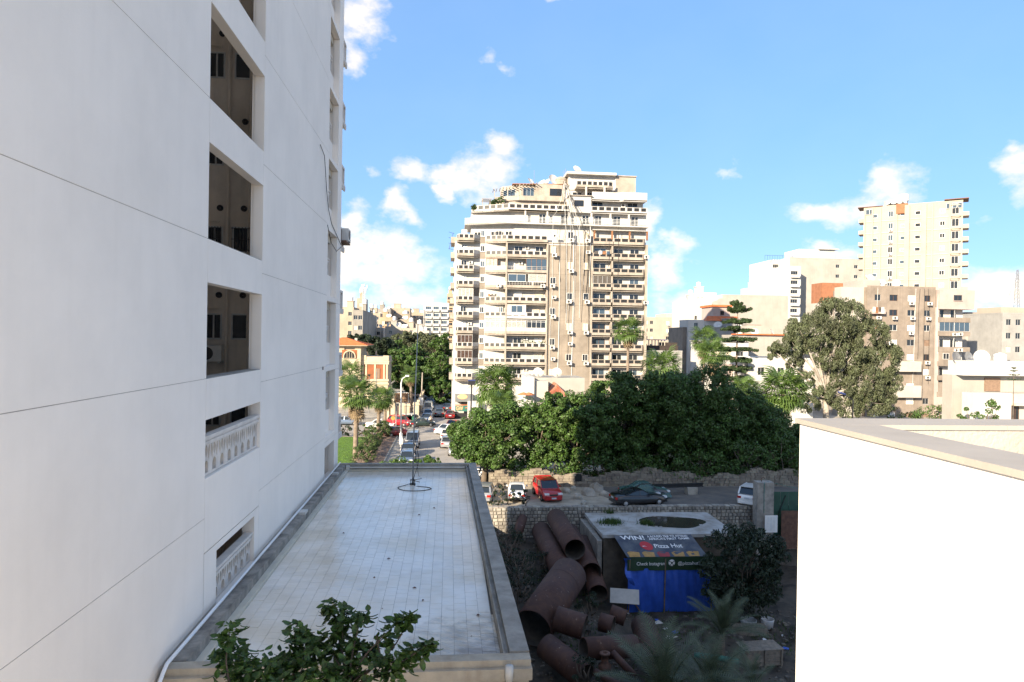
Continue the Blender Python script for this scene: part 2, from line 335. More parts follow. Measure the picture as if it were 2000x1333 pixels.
# ================================================================== LEFT BUILDING
ZJ, FH, TOPZ = 13.46, 3.19, 32.4
LB = root('apartment_building', 'tall off-white apartment building filling the left edge, with open light-well bays', 'building', (-5.5, 0, 0))
fl = Fr(0, 0, R(90))
GAP = .014
def panel(u0, u1, z0, z1, holes=(), name='wall_panel', m='plaster_white'):
    b = MB(); t = .3
    if holes: wallq(b, fl, u0+GAP/2, u1-GAP/2, z0+GAP/2, z1-GAP/2, holes, .34)
    else: fbox(b, fl, u0+GAP/2, u1-GAP/2, -.28, 0, z0+GAP/2, z1-GAP/2)
    return b.build(name, m, LB)
OU0, OU1, EU0, EU1, CU = 16.1, 20.6, 31.25, 33.72, 34.9
floors = [-4, -3, -2, -1, 0, 1, 2, 3, 4, 5]
for k in floors:
    z0 = ZJ+FH*k; z1 = min(z0+FH, TOPZ)
    if k == -4: z0 = 0
    panel(.5, OU0, z0, z1)
    zm0, zm1 = z0-.37, z1-.37
    if k == -4: zm0 = 0
    if k == 5: zm1 = TOPZ
    if k == -2:
        panel(OU0, OU1, z0, z1-1.0+FH*0+.19, [(16.95, 20.15, 7.98, 9.28)])
        panel(OU1, EU0, zm0, zm1)
    elif k < -1: panel(OU0, OU1, z0, z1); panel(OU1, EU0, zm0, zm1)
    else: panel(OU1, EU0, zm0, zm1)
    if k >= -1:
        sp0 = z0+2.19
        if k == -1: panel(OU0, OU1, z0-.81, 11.18); sp0 = 12.51
        if k == 5: panel(OU0, OU1, sp0, TOPZ)
        else: panel(OU0, OU1, sp0, z1)
    # end bay
    zb = 9.9+FH*(k+1)
    if k >= -1 and zb < TOPZ:
        zt = zb+2.95
        panel(EU0, EU1, zb-.24, zb, name='beam')
        b = MB(); fbox(b, fl, EU0, EU1, -.5, -.26, zb, zb+1.05); b.build('loggia_spandrel', 'plaster_white', LB)
        balustrade(LB, fl, EU0, EU1-.45, -.36, zb+1.05, zb+1.85, 4)
        b = MB(); fbox(b, fl, EU0+.01, EU1, -.75, -.3, zt-.22, zt); fbox(b, fl, EU0+.01, EU1, -.95, -.3, zt-.34, zt-.23); b.build('shutter_box', 'shutter_beige', LB)
        fz = Fr(0, 0, R(90)); win(LB, fz, EU0+.1, zb+.5, 1.9, 2.1, -1.25, 3, 'brown_wood', 'glass_dark', shut='shutter_beige' if k % 3 == 0 else None)
    panel(EU1, CU, max(zb-.24, 0) if k >= -1 else z0, min(zb-.24+FH, TOPZ), name='corner_pier')
panel(EU0, EU1, 0, 9.9-.24-1.75); b = MB()
win(LB, fl, EU0+.15, 7.95, 1.5, 1.3, -.3, 2, 'brown_wood', 'glass_dark')
panel(EU0, EU1, 9.66-.24, 9.66-.001)
b = MB()                                            # backing behind the joints, end walls, roof, shaft
fbox(b, fl, .52, 14.0, -9, -.29, .1, TOPZ-.02); fbox(b, fl, 26.0, EU0-.02, -9, -.29, .1, TOPZ-.02); fbox(b, fl, 20.64, 26.0, -.36, -.285, .1, TOPZ-.02)
fbox(b, fl, 14.0, 15.9, -.36, -.285, .1, TOPZ-.02); fbox(b, fl, EU0-.02, CU-.01, -9, -1.35, .1, TOPZ-.02); fbox(b, fl, EU1+.03, CU-.02, -1.35, -.29, .1, TOPZ-.02); fbox(b, fl, EU0-.3, CU-.1, -1.35, -.29, .05, 7.7)
b.build('core_wall', 'plaster_white', LB)
b = MB(); fbox(b, fl, 14, 26, -9, -4.6, .1, TOPZ-.02); fbox(b, fl, 14.0, 26, -4.6, -.36, .1, 8-3.3); fbox(b, fl, 14, 26, -4.6, -.3, TOPZ-.3, TOPZ-.01); fbox(b, fl, 25.96, 26.0, -4.6, -.36, 4, TOPZ-.3); fbox(b, fl, 15.9, 16.2, -.9, -.3, 4.6, 7.4); b.build('light_well_wall', 'shaft', LB)
fbw = Fr(0, 25.95, 0)
b = MB(); b.tube([(-2.66, 25.85, 5), (-2.66, 25.85, TOPZ-1)], .06, 8); b.tube([(-1.9, 25.88, 5), (-1.9, 25.88, TOPZ-1)], .05, 8); b.build('soil_pipe', 'shaft', LB)
for k in range(-2, 6):
    z0 = ZJ+FH*k
    b = MB().tube([(-3.6, 25.86, z0+2.0), (-2.95, 25.84, z0+1.93)], .035, 6); b.build('branch_pipe', 'shaft', LB)
    for i, (u, w) in enumerate(((-3.42, .58), (-2.5, .66))):
        win(LB, fbw, u, z0+.82, w, .95, .0, 2 if i == 0 else 1, 'alu_frame', 'glass_dark')
        g = MB().lathe([(.11, 0), (.11, .06), (.075, .06), (.075, .01), (.01, .01)], 14); me = g.mesh('vent', True); me.transform(Matrix.Rotation(R(90), 4, 'X')); put(me, 'vent', 'ac_grille', LB, (-2.95+i*.85, 25.95, z0+2.45))
        if k == 1:
            b = MB()
            for j in range(6): b.tube([(u+.03+j*(w-.06)/5, 25.78, z0+.84), (u+.03+j*(w-.06)/5, 25.78, z0+1.75)], .012, 5)
            for zz in (.9, 1.3, 1.7): b.bar((u, 25.78, z0+zz), (u+w, 25.78, z0+zz), .02)
            b.build('window_grille', 'black_metal', LB)
acunit(LB, fbw, -3.55, .12, ZJ+.02, 1.0)
b = MB().box(-3.55, -3.3, 25.3, 25.7, ZJ+2.3, ZJ+2.55); b.tube([(-3.45, 25.5, ZJ+2.4), (-3.3, 25.6, ZJ+1.2), (-3.35, 25.8, ZJ+.4)], .015, 5); b.build('flood_lamp', 'black_metal', LB)
# sills of the light-well openings with crumbs of mortar
for k in range(0, 6):
    b = MB(); fbox(b, fl, OU0+.02, OU1-.02, -.36, -.02, ZJ+FH*k-.01, ZJ+FH*k+.012); b.build('sill', 'concrete', LB)
balustrade(LB, fl, OU0+.02, OU1-.02, -.12, 11.19, 12.13, 8)
balustrade(LB, fl, 16.98, 20.12, -.14, 7.99, 8.82, 6)
# balconies of the far end facade
fe = Fr(0, CU, R(180))
for k in range(-2, 6):
    z = 9.3+FH*(k+1)
    if z > TOPZ-1: continue
    b = MB().box(-3.6, -.02, CU, CU+1.35, z, z+.18).box(-3.6, -.1, CU+1.22, CU+1.32, z+1.0, z+1.12).box(-.2, -.06, CU+.02, CU+1.32, z+1.0, z+1.12)
    for (x, y) in ((-.13, CU+1.27), (-.13, CU+.65), (-1.2, CU+1.27), (-2.3, CU+1.27), (-3.4, CU+1.27)): b.box(x-.06, x+.06, y-.05, y+.05, z+.18, z+1.0)
    b.box(-.10, -.03, CU+.02, CU+1.35, z-.08, z-.001); b.build('balcony', 'cast_stone', LB)
    b = MB().box(-3.4, -.16, CU+1.24, CU+1.28, z+.2, z+.98); b.build('balcony_panel', 'glass_dark', LB)
acunit(LB, fl, CU+.55, -.08, 19.35, 1.05)
b = MB().box(-.25, .25, CU+.05, CU+1.5, 19.2, 19.27).box(-.1, -.05, CU, CU+.9, 19.27, 19.9); b.build('wall_bracket', 'rust_metal', LB)
b = MB().tube([(.03, 29.0, 22.4), (.1, 29.6, 22.1), (.06, 30.4, 20.9), (.05, 31.0, 20.1), (.03, 32.0, 19.6), (.05, 34.6, 19.0)], .016, 6); b.build('hanging_cable', 'cable', LB)
b = MB().tube([(.02, 31.0, 19.4), (.06, 31.8, 18.7), (.06, 33.3, 18.5), (.05, 34.7, 18.9)], .014, 5); b.build('hanging_cable', 'cable', LB)
b = MB(); fbox(b, fl, 30.3, 30.4, .0, .06, 12.98, 13.12); b.build('junction_box', 'grey_metal', LB)
hj = [(OU0-.1, OU1+.1, ZJ+FH*k-1.0*0-.02, ZJ+FH*k+2.2) for k in range(0, 6)]+[(OU0-.1, OU1+.1, 11.0, 12.6), (OU0-.1, OU1+.1, 7.4, 9.6), (EU0-.05, EU1+.05, 7.8, TOPZ)]
b = MB(); wallq(b, fl, .6, CU-.1, .1, TOPZ-.05, hj, 0, -.011); b.build('joint_fill', 'joint_fill', LB)
tag(LB, LB['label'], 'building')

# ================================================================== ANNEX with the tiled terrace roof
AX = root('annex_building', 'low annex with a wet glossy white-tiled flat roof and concrete parapets', 'building', (0, 13.5, 0))
DZ, PZ = 7.72, 8.07
def xr(y): return 1.75-.30*(y/21.4)                  # right side tapers a little
L_ = 21.4
b = MB().prism([(-5.46, .06), (xr(.06)-.06, .06), (xr(L_)-.06, L_-.05), (-5.46, L_-.05)], -5.3, DZ-.03); b.build('wall', 'concrete_warm', AX)
b = MB().prism([(-5.44, .42), (-5.06, .42), (-5.06, L_-.3), (-5.44, L_-.3)], DZ-.02, PZ-.02)
me = b.mesh('parapet'); put(me, 'parapet', 'concrete_dark', AX, label='dark mossy parapet along the tall building')
b = MB().prism([(xr(0)-.42, .42), (xr(0)-.02, .42), (xr(L_)-.02, L_-.3), (xr(L_)-.40, L_-.3)], DZ-.02, PZ); b.prism([(xr(0)-.50, .44), (xr(0)-.425, .44), (xr(L_)-.405, L_-.32), (xr(L_)-.48, L_-.32)], DZ-.02, PZ-.12)
b.prism([(xr(0)-.545, .44), (xr(0)-.515, .44), (xr(L_)-.495, L_-.32), (xr(L_)-.525, L_-.32)], DZ-.02, PZ-.06); b.build('parapet', 'concrete', AX)
b = MB().prism([(-5.44, L_-.3), (xr(L_)-.02, L_-.3), (xr(L_), L_), (-5.44, L_)], DZ-.02, PZ+.015); b.build('parapet', 'concrete', AX)
b = MB().prism([(-5.44, 0), (xr(0), 0), (xr(0), .42), (-5.44, .42)], DZ-.05, PZ-.17); b.prism([(-5.40, .1), (xr(0)-.02, .1), (xr(0)-.02, .40), (-5.40, .40)], PZ-.17+.001, PZ-.03); b.build('parapet', 'concrete_warm', AX)
b = MB().prism([(-5.06, .44), (-4.90, .44), (-4.90, L_-.31), (-5.06, L_-.31)], DZ-.02, DZ+.1); b.prism([(-4.9, L_-.38), (xr(L_)-.53, L_-.38), (xr(L_)-.53, L_-.301), (-4.9, L_-.301)], DZ-.02, DZ+.1); b.build('skirting', 'skirting', AX)
b = MB().tube([(-5.0, L_-.45, DZ+.22), (xr(L_)-.6, L_-.45, DZ+.22)], .035, 6); b.box(-5.02, -4.85, L_-.5, L_-.32, DZ+.1, DZ+.3); b.build('conduit', 'pvc_dirty', AX)
# tiles
def tile_material():
    m = bpy.data.materials.new('roof_tile'); m.use_nodes = True; MATS['roof_tile'] = m; n, l = m.node_tree.nodes, m.node_tree.links; p = n['Principled BSDF']
    geo = n.new('ShaderNodeNewGeometry'); sp = n.new('ShaderNodeSeparateXYZ'); l.new(geo.outputs['Position'], sp.inputs[0])
    def M(op, a, b=None):
        q = n.new('ShaderNodeMath'); q.operation = op
        for i, s in enumerate((a, b)):
            if s is None: continue
            if isinstance(s, (int, float)): q.inputs[i].default_value = s
            else: l.new(s, q.inputs[i])
        return q.outputs[0]
    w = M('SINE', M('MULTIPLY', M('ADD', M('MULTIPLY', sp.outputs[0], .55), sp.outputs[1]), 2*math.pi/.3))
    nz = n.new('ShaderNodeTexNoise'); nz.inputs['Scale'].default_value = .55; nz.inputs['Detail'].default_value = 6; l.new(geo.outputs['Position'], nz.inputs['Vector'])
    mr_ = n.new('ShaderNodeMapRange'); mr_.inputs[1].default_value = .4; mr_.inputs[2].default_value = .65; l.new(nz.outputs['Fac'], mr_.inputs[0])
    c = n.new('ShaderNodeMixRGB'); c.inputs[1].default_value = (.80, .75, .68, 1); c.inputs[2].default_value = (.70, .61, .49, 1); l.new(mr_.outputs[0], c.inputs[0])
    # grime gathers in the near right corner and along the gutter
    vm = n.new('ShaderNodeVectorMath'); vm.operation = 'SUBTRACT'; l.new(geo.outputs['Position'], vm.inputs[0]); vm.inputs[1].default_value = (.8, 14.3, 7.72)
    vs = n.new('ShaderNodeVectorMath'); vs.operation = 'MULTIPLY'; l.new(vm.outputs[0], vs.inputs[0]); vs.inputs[1].default_value = (.38, .30, 0)
    ln = n.new('ShaderNodeVectorMath'); ln.operation = 'LENGTH'; l.new(vs.outputs[0], ln.inputs[0]); d1 = M('SUBTRACT', .75, ln.outputs['Value'])
    n2_ = n.new('ShaderNodeTexNoise'); n2_.inputs['Scale'].default_value = 2.2; n2_.inputs['Detail'].default_value = 6; l.new(geo.outputs['Position'], n2_.inputs['Vector'])
    n5 = n.new('ShaderNodeTexNoise'); n5.inputs['Scale'].default_value = .9; n5.inputs['Detail'].default_value = 8; l.new(geo.outputs['Position'], n5.inputs['Vector'])
    g = M('MINIMUM', M('ADD', M('MULTIPLY', M('MAXIMUM', M('ADD', d1, M('MULTIPLY', M('SUBTRACT', n2_.outputs['Fac'], .5), 1.6)), 0), 1.1), M('MULTIPLY', M('MAXIMUM', M('SUBTRACT', n5.outputs['Fac'], .56), 0), 1.0)), .85)
    c2 = n.new('ShaderNodeMixRGB'); l.new(M('MINIMUM', g, .8), c2.inputs[0]); l.new(c.outputs[0], c2.inputs[1]); c2.inputs[2].default_value = (.16, .14, .13, 1)
    hs = n.new('ShaderNodeHueSaturation'); l.new(c2.outputs[0], hs.inputs['Color']); v = n.new('ShaderNodeMapRange'); v.inputs[3].default_value = .95; v.inputs[4].default_value = 1.04
    l.new(geo.outputs['Random Per Island'], v.inputs[0]); l.new(v.outputs[0], hs.inputs['Value'])
    l.new(hs.outputs[0], p.inputs['Base Color'])
    rr = n.new('ShaderNodeMapRange'); rr.inputs[1].default_value = -.2; rr.inputs[2].default_value = 1; rr.inputs[3].default_value = .22; rr.inputs[4].default_value = .05; l.new(w, rr.inputs[0])
    l.new(M('ADD', rr.outputs[0], M('MULTIPLY', g, .3)), p.inputs['Roughness'])
    p.inputs['Specular IOR Level'].default_value = .5
    bp = n.new('ShaderNodeBump'); bp.inputs['Strength'].default_value = .25; bp.inputs['Distance'].default_value = .004; l.new(M('POWER', M('MAXIMUM', w, 0), 6), bp.inputs['Height']); l.new(bp.outputs[0], p.inputs['Normal'])
tile_material(); mat('grout', (.16, .14, .12), .85, .2)
b = MB().prism([(-4.9, .42), (xr(0)-.545, .42), (xr(L_)-.525, L_-.38), (-4.9, L_-.38)], DZ-.029, DZ-.006); b.build('tile_bed', 'grout', AX)
T = .3; tb = MB().box(0, T-.006, 0, T-.006, -.004, .006).mesh('roof_tile')
rest = MB(); cnt = 0; rows = int((L_-.82)/T)
for j in range(rows+1):
    for i in range(22):
        x = -4.89+i*T; y = .43+j*T+(.15 if i % 2 else 0)
        xmax = xr(y+T)-.545
        if y+.1 > L_-.38: continue
        w = min(T-.006, xmax-x); hh = min(T-.006, L_-.385-y)
        if w < .05: continue
        rx, ry = random.gauss(0, .0035), random.gauss(0, .0035); dz = random.uniform(-.001, .001)
        if cnt < 300 and w > T-.01:
            o = put(tb, 'roof_tile', 'roof_tile', AX, (x, y, DZ+dz), (rx, ry, 0)); cnt += 1
        else:
            k = len(rest.v); rest.box(x, x+w, y, y+hh, DZ-.004, DZ+.006)
            for q in range(k, k+8): X, Y, Z = rest.v[q]; rest.v[q] = (X, Y, Z+(Y-y)*rx-(X-x)*ry+dz)
for i in range(0, 22, 2):                              # half tiles closing the staggered courses
    pass
for i in range(1, 22, 2):
    x = -4.89+i*T; w = min(T-.006, xr(.4)-.545-x)
    if w > .05: rest.box(x, x+w, .43, .43+.144, DZ-.004, DZ+.006)
rest.build('roof_tiles', 'roof_tile', AX, kind='stuff')
# pipes of the annex
b = MB().tube([(-5.30, -1.6, PZ-1.2), (-5.30, -.1, PZ-.02), (-5.30, .1, PZ+.08), (-5.32, 21.0, PZ+.1)], .038, 10); b.build('white_pipe', 'pvc', AX, True)
b = MB().tube([(1.28, -.06, DZ+.18), (1.28, -.06, -5)], .065, 12); b.tube([(1.28, .5, DZ+.16), (1.28, .0, DZ+.16)], .065, 12); b.tube([(1.28, -.06, DZ+.28), (1.28, -.06, DZ+.0)], .082, 12); b.tube([(1.28, -.06, DZ-.45), (1.28, -.06, DZ-.6)], .08, 12); b.build('downpipe', 'pvc_dirty', AX, True)
b = MB().tube([(-.75, -.02, DZ-.02), (-.75, -.02, -5)], .012, 6); b.build('cable', 'cable', AX)
for (y, s) in ((11.5, .45), (18.6, .25)):
    b = MB().box(-5.32, -5.05, y, y+s, PZ-.021, PZ+.06); b.build('loose_brick', 'pvc_dirty', AX)
# antenna mast standing on the terrace
mb_ = aZ(806, 947, DZ)
MA = root('antenna_mast', 'thin black antenna mast with looped cable standing on the tiled roof', 'antenna', mb_)
topm = aY(813, 622, mb_.y).z-DZ
b = MB().tube([(0, 0, 0), (.03, 0, topm*.45), (.14, 0, topm)], [.035, .028, .018], 8); b.build('mast', 'grey_metal', MA, True)
b = MB().box(-.13, .13, -.1, .1, .006, .05).box(-.1, -.07, -.08, .08, .05, .22).box(.07, .1, -.08, .08, .05, .22).box(-.12, .12, -.03, .03, .2, .24); b.build('base_plate', 'black_metal', MA)
b = MB().tube([(.14, 0, topm-.02), (1.55, .1, topm-.05)], .012, 5)
for i in range(9): x = .25+i*.15; b.tube([(x, -.35, topm-.03), (x, .45, topm-.03)], .006, 4)
b.build('aerial', 'black_metal', MA)
pts = [(.05, -.02, .1), (-.35, -.25, .02), (-.62, -.7, .02), (-.3, -1.25, .02), (.35, -1.35, .02), (.85, -1.0, .02), (.72, -.65, .02), (.3, -.45, .02), (.1, -.3, .02), (.05, 0, .3), (.25, .1, 1.1), (.12, .05, 1.8), (.03, .02, 2.4)]
def smooth_path(P, n=6):
    P = [Vector(p) for p in P]; out = []
    for i in range(len(P)-1):
        p0, p1, p2, p3 = P[max(i-1, 0)], P[i], P[i+1], P[min(i+2, len(P)-1)]
        for k in range(n): t = k/n; out.append(.5*((2*p1)+(p2-p0)*t+(2*p0-5*p1+4*p2-p3)*t*t+(3*p1-p0-3*p2+p3)*t**3))
    return out+[P[-1]]
b = MB().tube(smooth_path(pts), .014, 6); b.build('cable', 'cable', MA, True)
b = MB().tube(smooth_path([(.3, .5, .015), (.0, .9, .02), (.35, 1.3, .02), (.2, 1.7, .05), (.1, 1.2, .9), (.02, .1, 1.6)]), .01, 5); b.build('cable', 'cable', MA, True)

mat('dead_leaf', (.16, .05, .035), .8, .2, 8)
lm = MB().quad((-.05, 0, .0), (0, -.025, .02), (.06, 0, .005), (0, .03, .025)); lm.quad((-.02, -.04, .01), (.02, -.01, .03), (.03, .04, .01), (-.02, .02, .02)); lm = lm.mesh('fallen_leaf')
for (px, py) in ((1950-1000, 1100), (810, 1149), (934, 1202), (818, 1006), (848, 993), (759, 1092), (731, 1129), (747, 1189), (921, 1243), (671, 1042), (826, 1173), (932, 988)):
    p = aZ(px, py, DZ+.012); o = put(lm, 'fallen_leaf', 'dead_leaf', None, p, random.uniform(0, 6)); s = random.choice((.6, 1.0, 1.2)); o.scale = (s, s, s); tag(o, 'dry red-brown leaf lying on the white roof tiles', 'leaf', 'fallen leaves on the tiled roof')

# ================================================================== WHITE PARAPET WING (right)
BX = root('parapet_wing', 'bright sunlit white parapet wing with stone coping at the right edge', 'building', (3.69, 0, 0))
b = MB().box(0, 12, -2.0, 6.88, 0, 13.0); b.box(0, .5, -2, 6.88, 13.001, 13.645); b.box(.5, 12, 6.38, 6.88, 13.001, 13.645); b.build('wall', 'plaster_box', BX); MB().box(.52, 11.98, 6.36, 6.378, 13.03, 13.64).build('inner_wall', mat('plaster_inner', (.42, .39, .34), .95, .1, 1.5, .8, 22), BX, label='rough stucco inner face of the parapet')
ys = [-2, -.2, 1.55, 3.35, 5.05, 6.36]
for i in range(5):
    b = MB().box(-.035, .535, ys[i], ys[i+1]-.004, 13.65, 13.7+random.uniform(-.002, .002)); b.build('coping_slab', 'coping', BX)
xs = [-.035, 1.9, 3.8, 5.7, 7.6, 9.5, 12]
for i in range(6):
    b = MB().box(xs[i], xs[i+1]-.004, 6.36, 6.92, 13.65, 13.7+random.uniform(-.002, .002)); b.build('coping_slab', 'coping', BX)
b = MB().box(.505, 11.9, -1.9, 6.375, 13.005, 13.03); b.build('roof_deck', 'coping', BX)
# ================================================================== GROUND, STREETS
mat('earth', (.40, .36, .30), .95, .2, .35, .4, 6)
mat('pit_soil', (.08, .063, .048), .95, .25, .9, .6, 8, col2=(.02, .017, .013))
mat('asphalt', (.36, .33, .295), .9, .12, .5, .2, 30)
mat('lot_dirt', (.44, .38, .30), .95, .2, .6, .4, 14)
mat('paving_red', (.22, .15, .12), .9, .15, 1.2, .2, 30)
mat('kerb', (.42, .40, .36), .9, .12, 2)
mat('lawn', (.10, .19, .03), .95, .12, 1.6, .6, 60, col2=(.05, .12, .02))
PX0, PX1, PY0, PY1, PF = 1.5, 60, 7.5, 57.6, -5.3
b = MB(); G0, G1 = -2500, 2500
for (x0, x1, y0, y1) in ((G0, G1, G0, PY0), (G0, PX0, PY0, PY1), (PX1, G1, PY0, PY1), (G0, G1, PY1, 3500)): b.quad((x0, y0, 0), (x1, y0, 0), (x1, y1, 0), (x0, y1, 0))
for (p, q) in (((PX0, PY0), (PX1, PY0)), ((PX1, PY0), (PX1, PY1)), ((PX0, PY1), (PX0, PY0))): b.quad((*p, 0), (*q, 0), (*q, PF-.2), (*p, PF-.2))
struct(b.build('ground', 'earth'))
b = MB(); NX, NY = 110, 90
def sst(a, b, x): t = min(max((x-a)/(b-a), 0), 1); return t*t*(3-2*t)
def pz(x, y):
    z = PF+.18*math.sin(x*.42+1)*math.sin(y*.37)+.1*math.sin(x*1.3+y*.9)+.07*math.sin(x*2.9-y*2.1)
    z += 3.0*sst(46, 57, y)*(1-sst(10, 12.5, x))                      # bank up to the stone wall
    z += 1.5*math.exp(-((x-6.5)/3.6)**2-((y-43)/7.0)**2)              # heap under the pipes
    return z
V = [(PX0+(PX1-PX0)*i/NX, PY0+(PY1-PY0)*j/NY) for j in range(NY+1) for i in range(NX+1)]
b.v = [(x, y, pz(x, y)) for x, y in V]; b.f = [(j*(NX+1)+i, j*(NX+1)+i+1, (j+1)*(NX+1)+i+1, (j+1)*(NX+1)+i) for j in range(NY) for i in range(NX)]
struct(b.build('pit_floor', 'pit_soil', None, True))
def sheet(name, m, x0, x1, y0, y1, z): b = MB().box(x0, x1, y0, y1, z-.003, z); return struct(b.build(name, m))
sheet('street', 'asphalt', -7.2, 2.8, 66, 320, .004)
sheet('side_street', 'asphalt', -120, -7.2, 104, 112.5, .004)
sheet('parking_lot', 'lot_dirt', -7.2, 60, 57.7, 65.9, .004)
mat('asphalt_shade_tone', (.10, .095, .09), .9, .2, .7, .3, 18, col2=(.17, .15, .125)); b = MB().prism([(13.6, 57.75), (60, 57.75), (60, 65.8), (15.2, 65.8), (14.2, 62.5), (15.0, 60)], .0045, .008); struct(b.build('lot_asphalt_shaded', 'asphalt_shade_tone'))  # right-hand lot asphalt, with the tall building's shade put into its dark colour
for (nm, x0, x1, y0, y1) in (('pavement', -10.4, -7.2, 66, 104), ('pavement', -10.4, -7.2, 112.5, 320), ('pavement', 2.8, 5.2, 68.5, 320)):
    b = MB().box(x0+(.15 if x0 < 0 else .15), x1-.15, y0, y1, 0, .12); struct(b.build(nm, 'paving_red'))
    kx = x1-.149 if x0 < 0 else x0
    n = int((y1-y0)/1.0); ks = MB().box(0, .149, 0, .985, 0, .14).mesh('kerb_stone'); kr = struct(bpy.data.objects.new('kerb', None)); COL.objects.link(kr)
    for i in range(min(n, 60)): put(ks, 'kerb_stone', 'kerb', kr, (kx, y0+i, 0))
    if n > 60: struct(MB().box(kx, kx+.149, y0+60, y1, 0, .14).build('kerb', 'kerb'))
sheet('lawn', 'lawn', -60, -10.6, 66, 99, .03)
# grass blades on the lawn
N = 26000; P = np.column_stack([np.random.uniform(-30, -10.8, N), np.random.uniform(72, 98.5, N), np.full(N, .03)])
a = np.random.uniform(0, 6.28, N); hgt = np.random.uniform(.05, .12, N); wv = np.column_stack([np.cos(a), np.sin(a), np.zeros(N)])*.03
tip = P+np.column_stack([np.random.normal(0, .03, N), np.random.normal(0, .03, N), hgt])
mat('grass', (.13, .25, .04), .8, .1, 2, island=.3, trans=.3)
o = put(fastmesh('grass', np.stack([P-wv, P+wv, tip], 1).reshape(-1, 3), 3), 'grass', 'grass', None, kind='stuff'); tag(o, 'bright green mown grass of the garden lawn', 'grass')
# ================================================================== CENTRAL TOWER
mat('tower_white', (.53, .51, .48), .85, .10, .5, .1, 20, streak=.30, stain=(.36, .29, .22))
mat('tower_tan', (.295, .25, .205), .9, .16, .35, .2, 14, streak=.45, stain=(.20, .15, .11))
mat('tower_beige', (.41, .355, .30), .88, .16, .6, .2, 18, streak=.4, stain=(.25, .18, .125))
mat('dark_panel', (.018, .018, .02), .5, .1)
mat('tarp_dark', (.10, .085, .075), .7, .2, 3)
mat('glazing_brown', (.10, .06, .045), .25, .3, 2)
mat('rust_awning', (.30, .13, .06), .8, .2, 2)
mat('plant', (.05, .10, .025), .8, .2, 3, island=.35, trans=.25)
TY = 122.0; TX = XA(1075, TY)
TW = root('apartment_tower', 'stepped many-storey beige and white apartment tower with rows of balconies, centre', 'building', (TX, TY, 0))
ft = Fr(0, 0, 0)
def U(px): return XA(px, TY)-TX
def Zp(py, px=1080): return aY(px, py, TY).z
S0, SP = 6.93, 2.76
lev = [S0+SP*k for k in range(11)]
_balc = {}
def balcony(parent, line, z, back, nops, beam=.50, strip=.56, m='tower_beige', thick=.16, rail='tower_white', open_style='panel'):
    """slab + beam + parapet with a row of dark openings; line = [(u,d),...] from left to right"""
    b = MB(); poly = [(line[0][0], back)]+[(u, -d) for u, d in line]+[(line[-1][0], back)]
    cl = []
    for p in poly:
        if not cl or (abs(p[0]-cl[-1][0])+abs(p[1]-cl[-1][1])) > .01: cl.append(p)
    b.prism(cl, z-thick, z+.02)
    o = b.build('balcony', m, parent)
    pr = MB(); rl = MB()
    for i in range(len(line)-1):
        (u0, d0), (u1, d1) = line[i], line[i+1]; L = math.hypot(u1-u0, d1-d0); a = math.atan2(-(d1-d0), u1-u0); fr = Fr(u0, -d0, a)
        fbox(pr, fr, 0, L, -.14, 0, z-thick-.1, z+beam)
        n = nops[i]
        if n == 0: fbox(rl, fr, 0, L, -.12, -.004, z+beam, z+beam+strip+.1); continue
        if n < 0:
            fbox(rl, fr, 0, L, -.09, -.03, z+beam+strip, z+beam+strip+.06); fbox(rl, fr, 0, L, -.07, -.05, z+beam+strip*.5, z+beam+strip*.5+.03)
            for j in range(-n+1): x = (L-.05)*j/(-n); fbox(rl, fr, x, x+.05, -.08, -.03, z+beam, z+beam+strip)
            continue
        fbox(rl, fr, 0, L, -.13, -.0, z+beam+strip, z+beam+strip+.09)
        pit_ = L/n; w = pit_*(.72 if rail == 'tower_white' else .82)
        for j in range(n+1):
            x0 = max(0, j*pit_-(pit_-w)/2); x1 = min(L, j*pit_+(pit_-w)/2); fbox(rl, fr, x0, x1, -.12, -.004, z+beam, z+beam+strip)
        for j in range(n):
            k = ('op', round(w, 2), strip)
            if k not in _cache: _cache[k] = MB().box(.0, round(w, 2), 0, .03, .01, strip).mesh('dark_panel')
            put(_cache[k], 'dark_panel', 'dark_panel', o, fr.p(j*pit_+(pit_-w)/2, -.07, z+beam), a)  # dark panel closes each parapet opening, standing in for the shade behind it
    pr.build('parapet_beam', m, o); rl.build('parapet_rail', rail, o)
    return o
def glazing(parent, fr, u0, u1, d, z0, z1, n, frame='white_paint', glass='curtain', split=.25):
    o = win(parent, fr, u0, z0, u1-u0, z1-z0, d, n, frame, glass)
    if split:
        b = MB().box(0, u1-u0, -.035, .035, (z1-z0)*(1-split), (z1-z0)*(1-split)+.05); b.build('transom', frame, o)
    return o
# masses
b = MB(); wl_ = MB()
uA0, uA1, uA2, uB1, uC1, uD1, uE1, uF0, uF1, uG0, uG1, uR = U(893), U(923), U(935), U(946), U(987), U(1067), U(1154), U(1155), U(1194), U(1196), U(1257), U(1262)
zT = lev[9]+.1
mass = MB().prism([(U(884), 9), (U(886), 2.2), (uA0-.3, 1.35), (uB1, 1.35), (uB1+.2, 1.2), (uD1, 1.2), (uD1, .0), (uE1, .0), (uE1, 1.15), (uR-.3, 1.15), (uR-.3, -.1), (uR, -.1), (uR, 13), (U(884), 13)], 0, zT)
mass.build('wall', 'tower_white', TW)
b = MB(); fbox(b, ft, uD1+.02, uE1-.02, -.01, .05, 3.5, lev[9]-.4)
b.build('stucco_wall', 'tower_tan', TW, label='bare tan stucco wall strip with cables')
for k in range(0, 10):
    b = MB(); fbox(b, ft, uD1+.02, uE1-.02, .051, .09, lev[k]-.16, lev[k]+.02); b.build('string_course', 'tower_tan', TW)
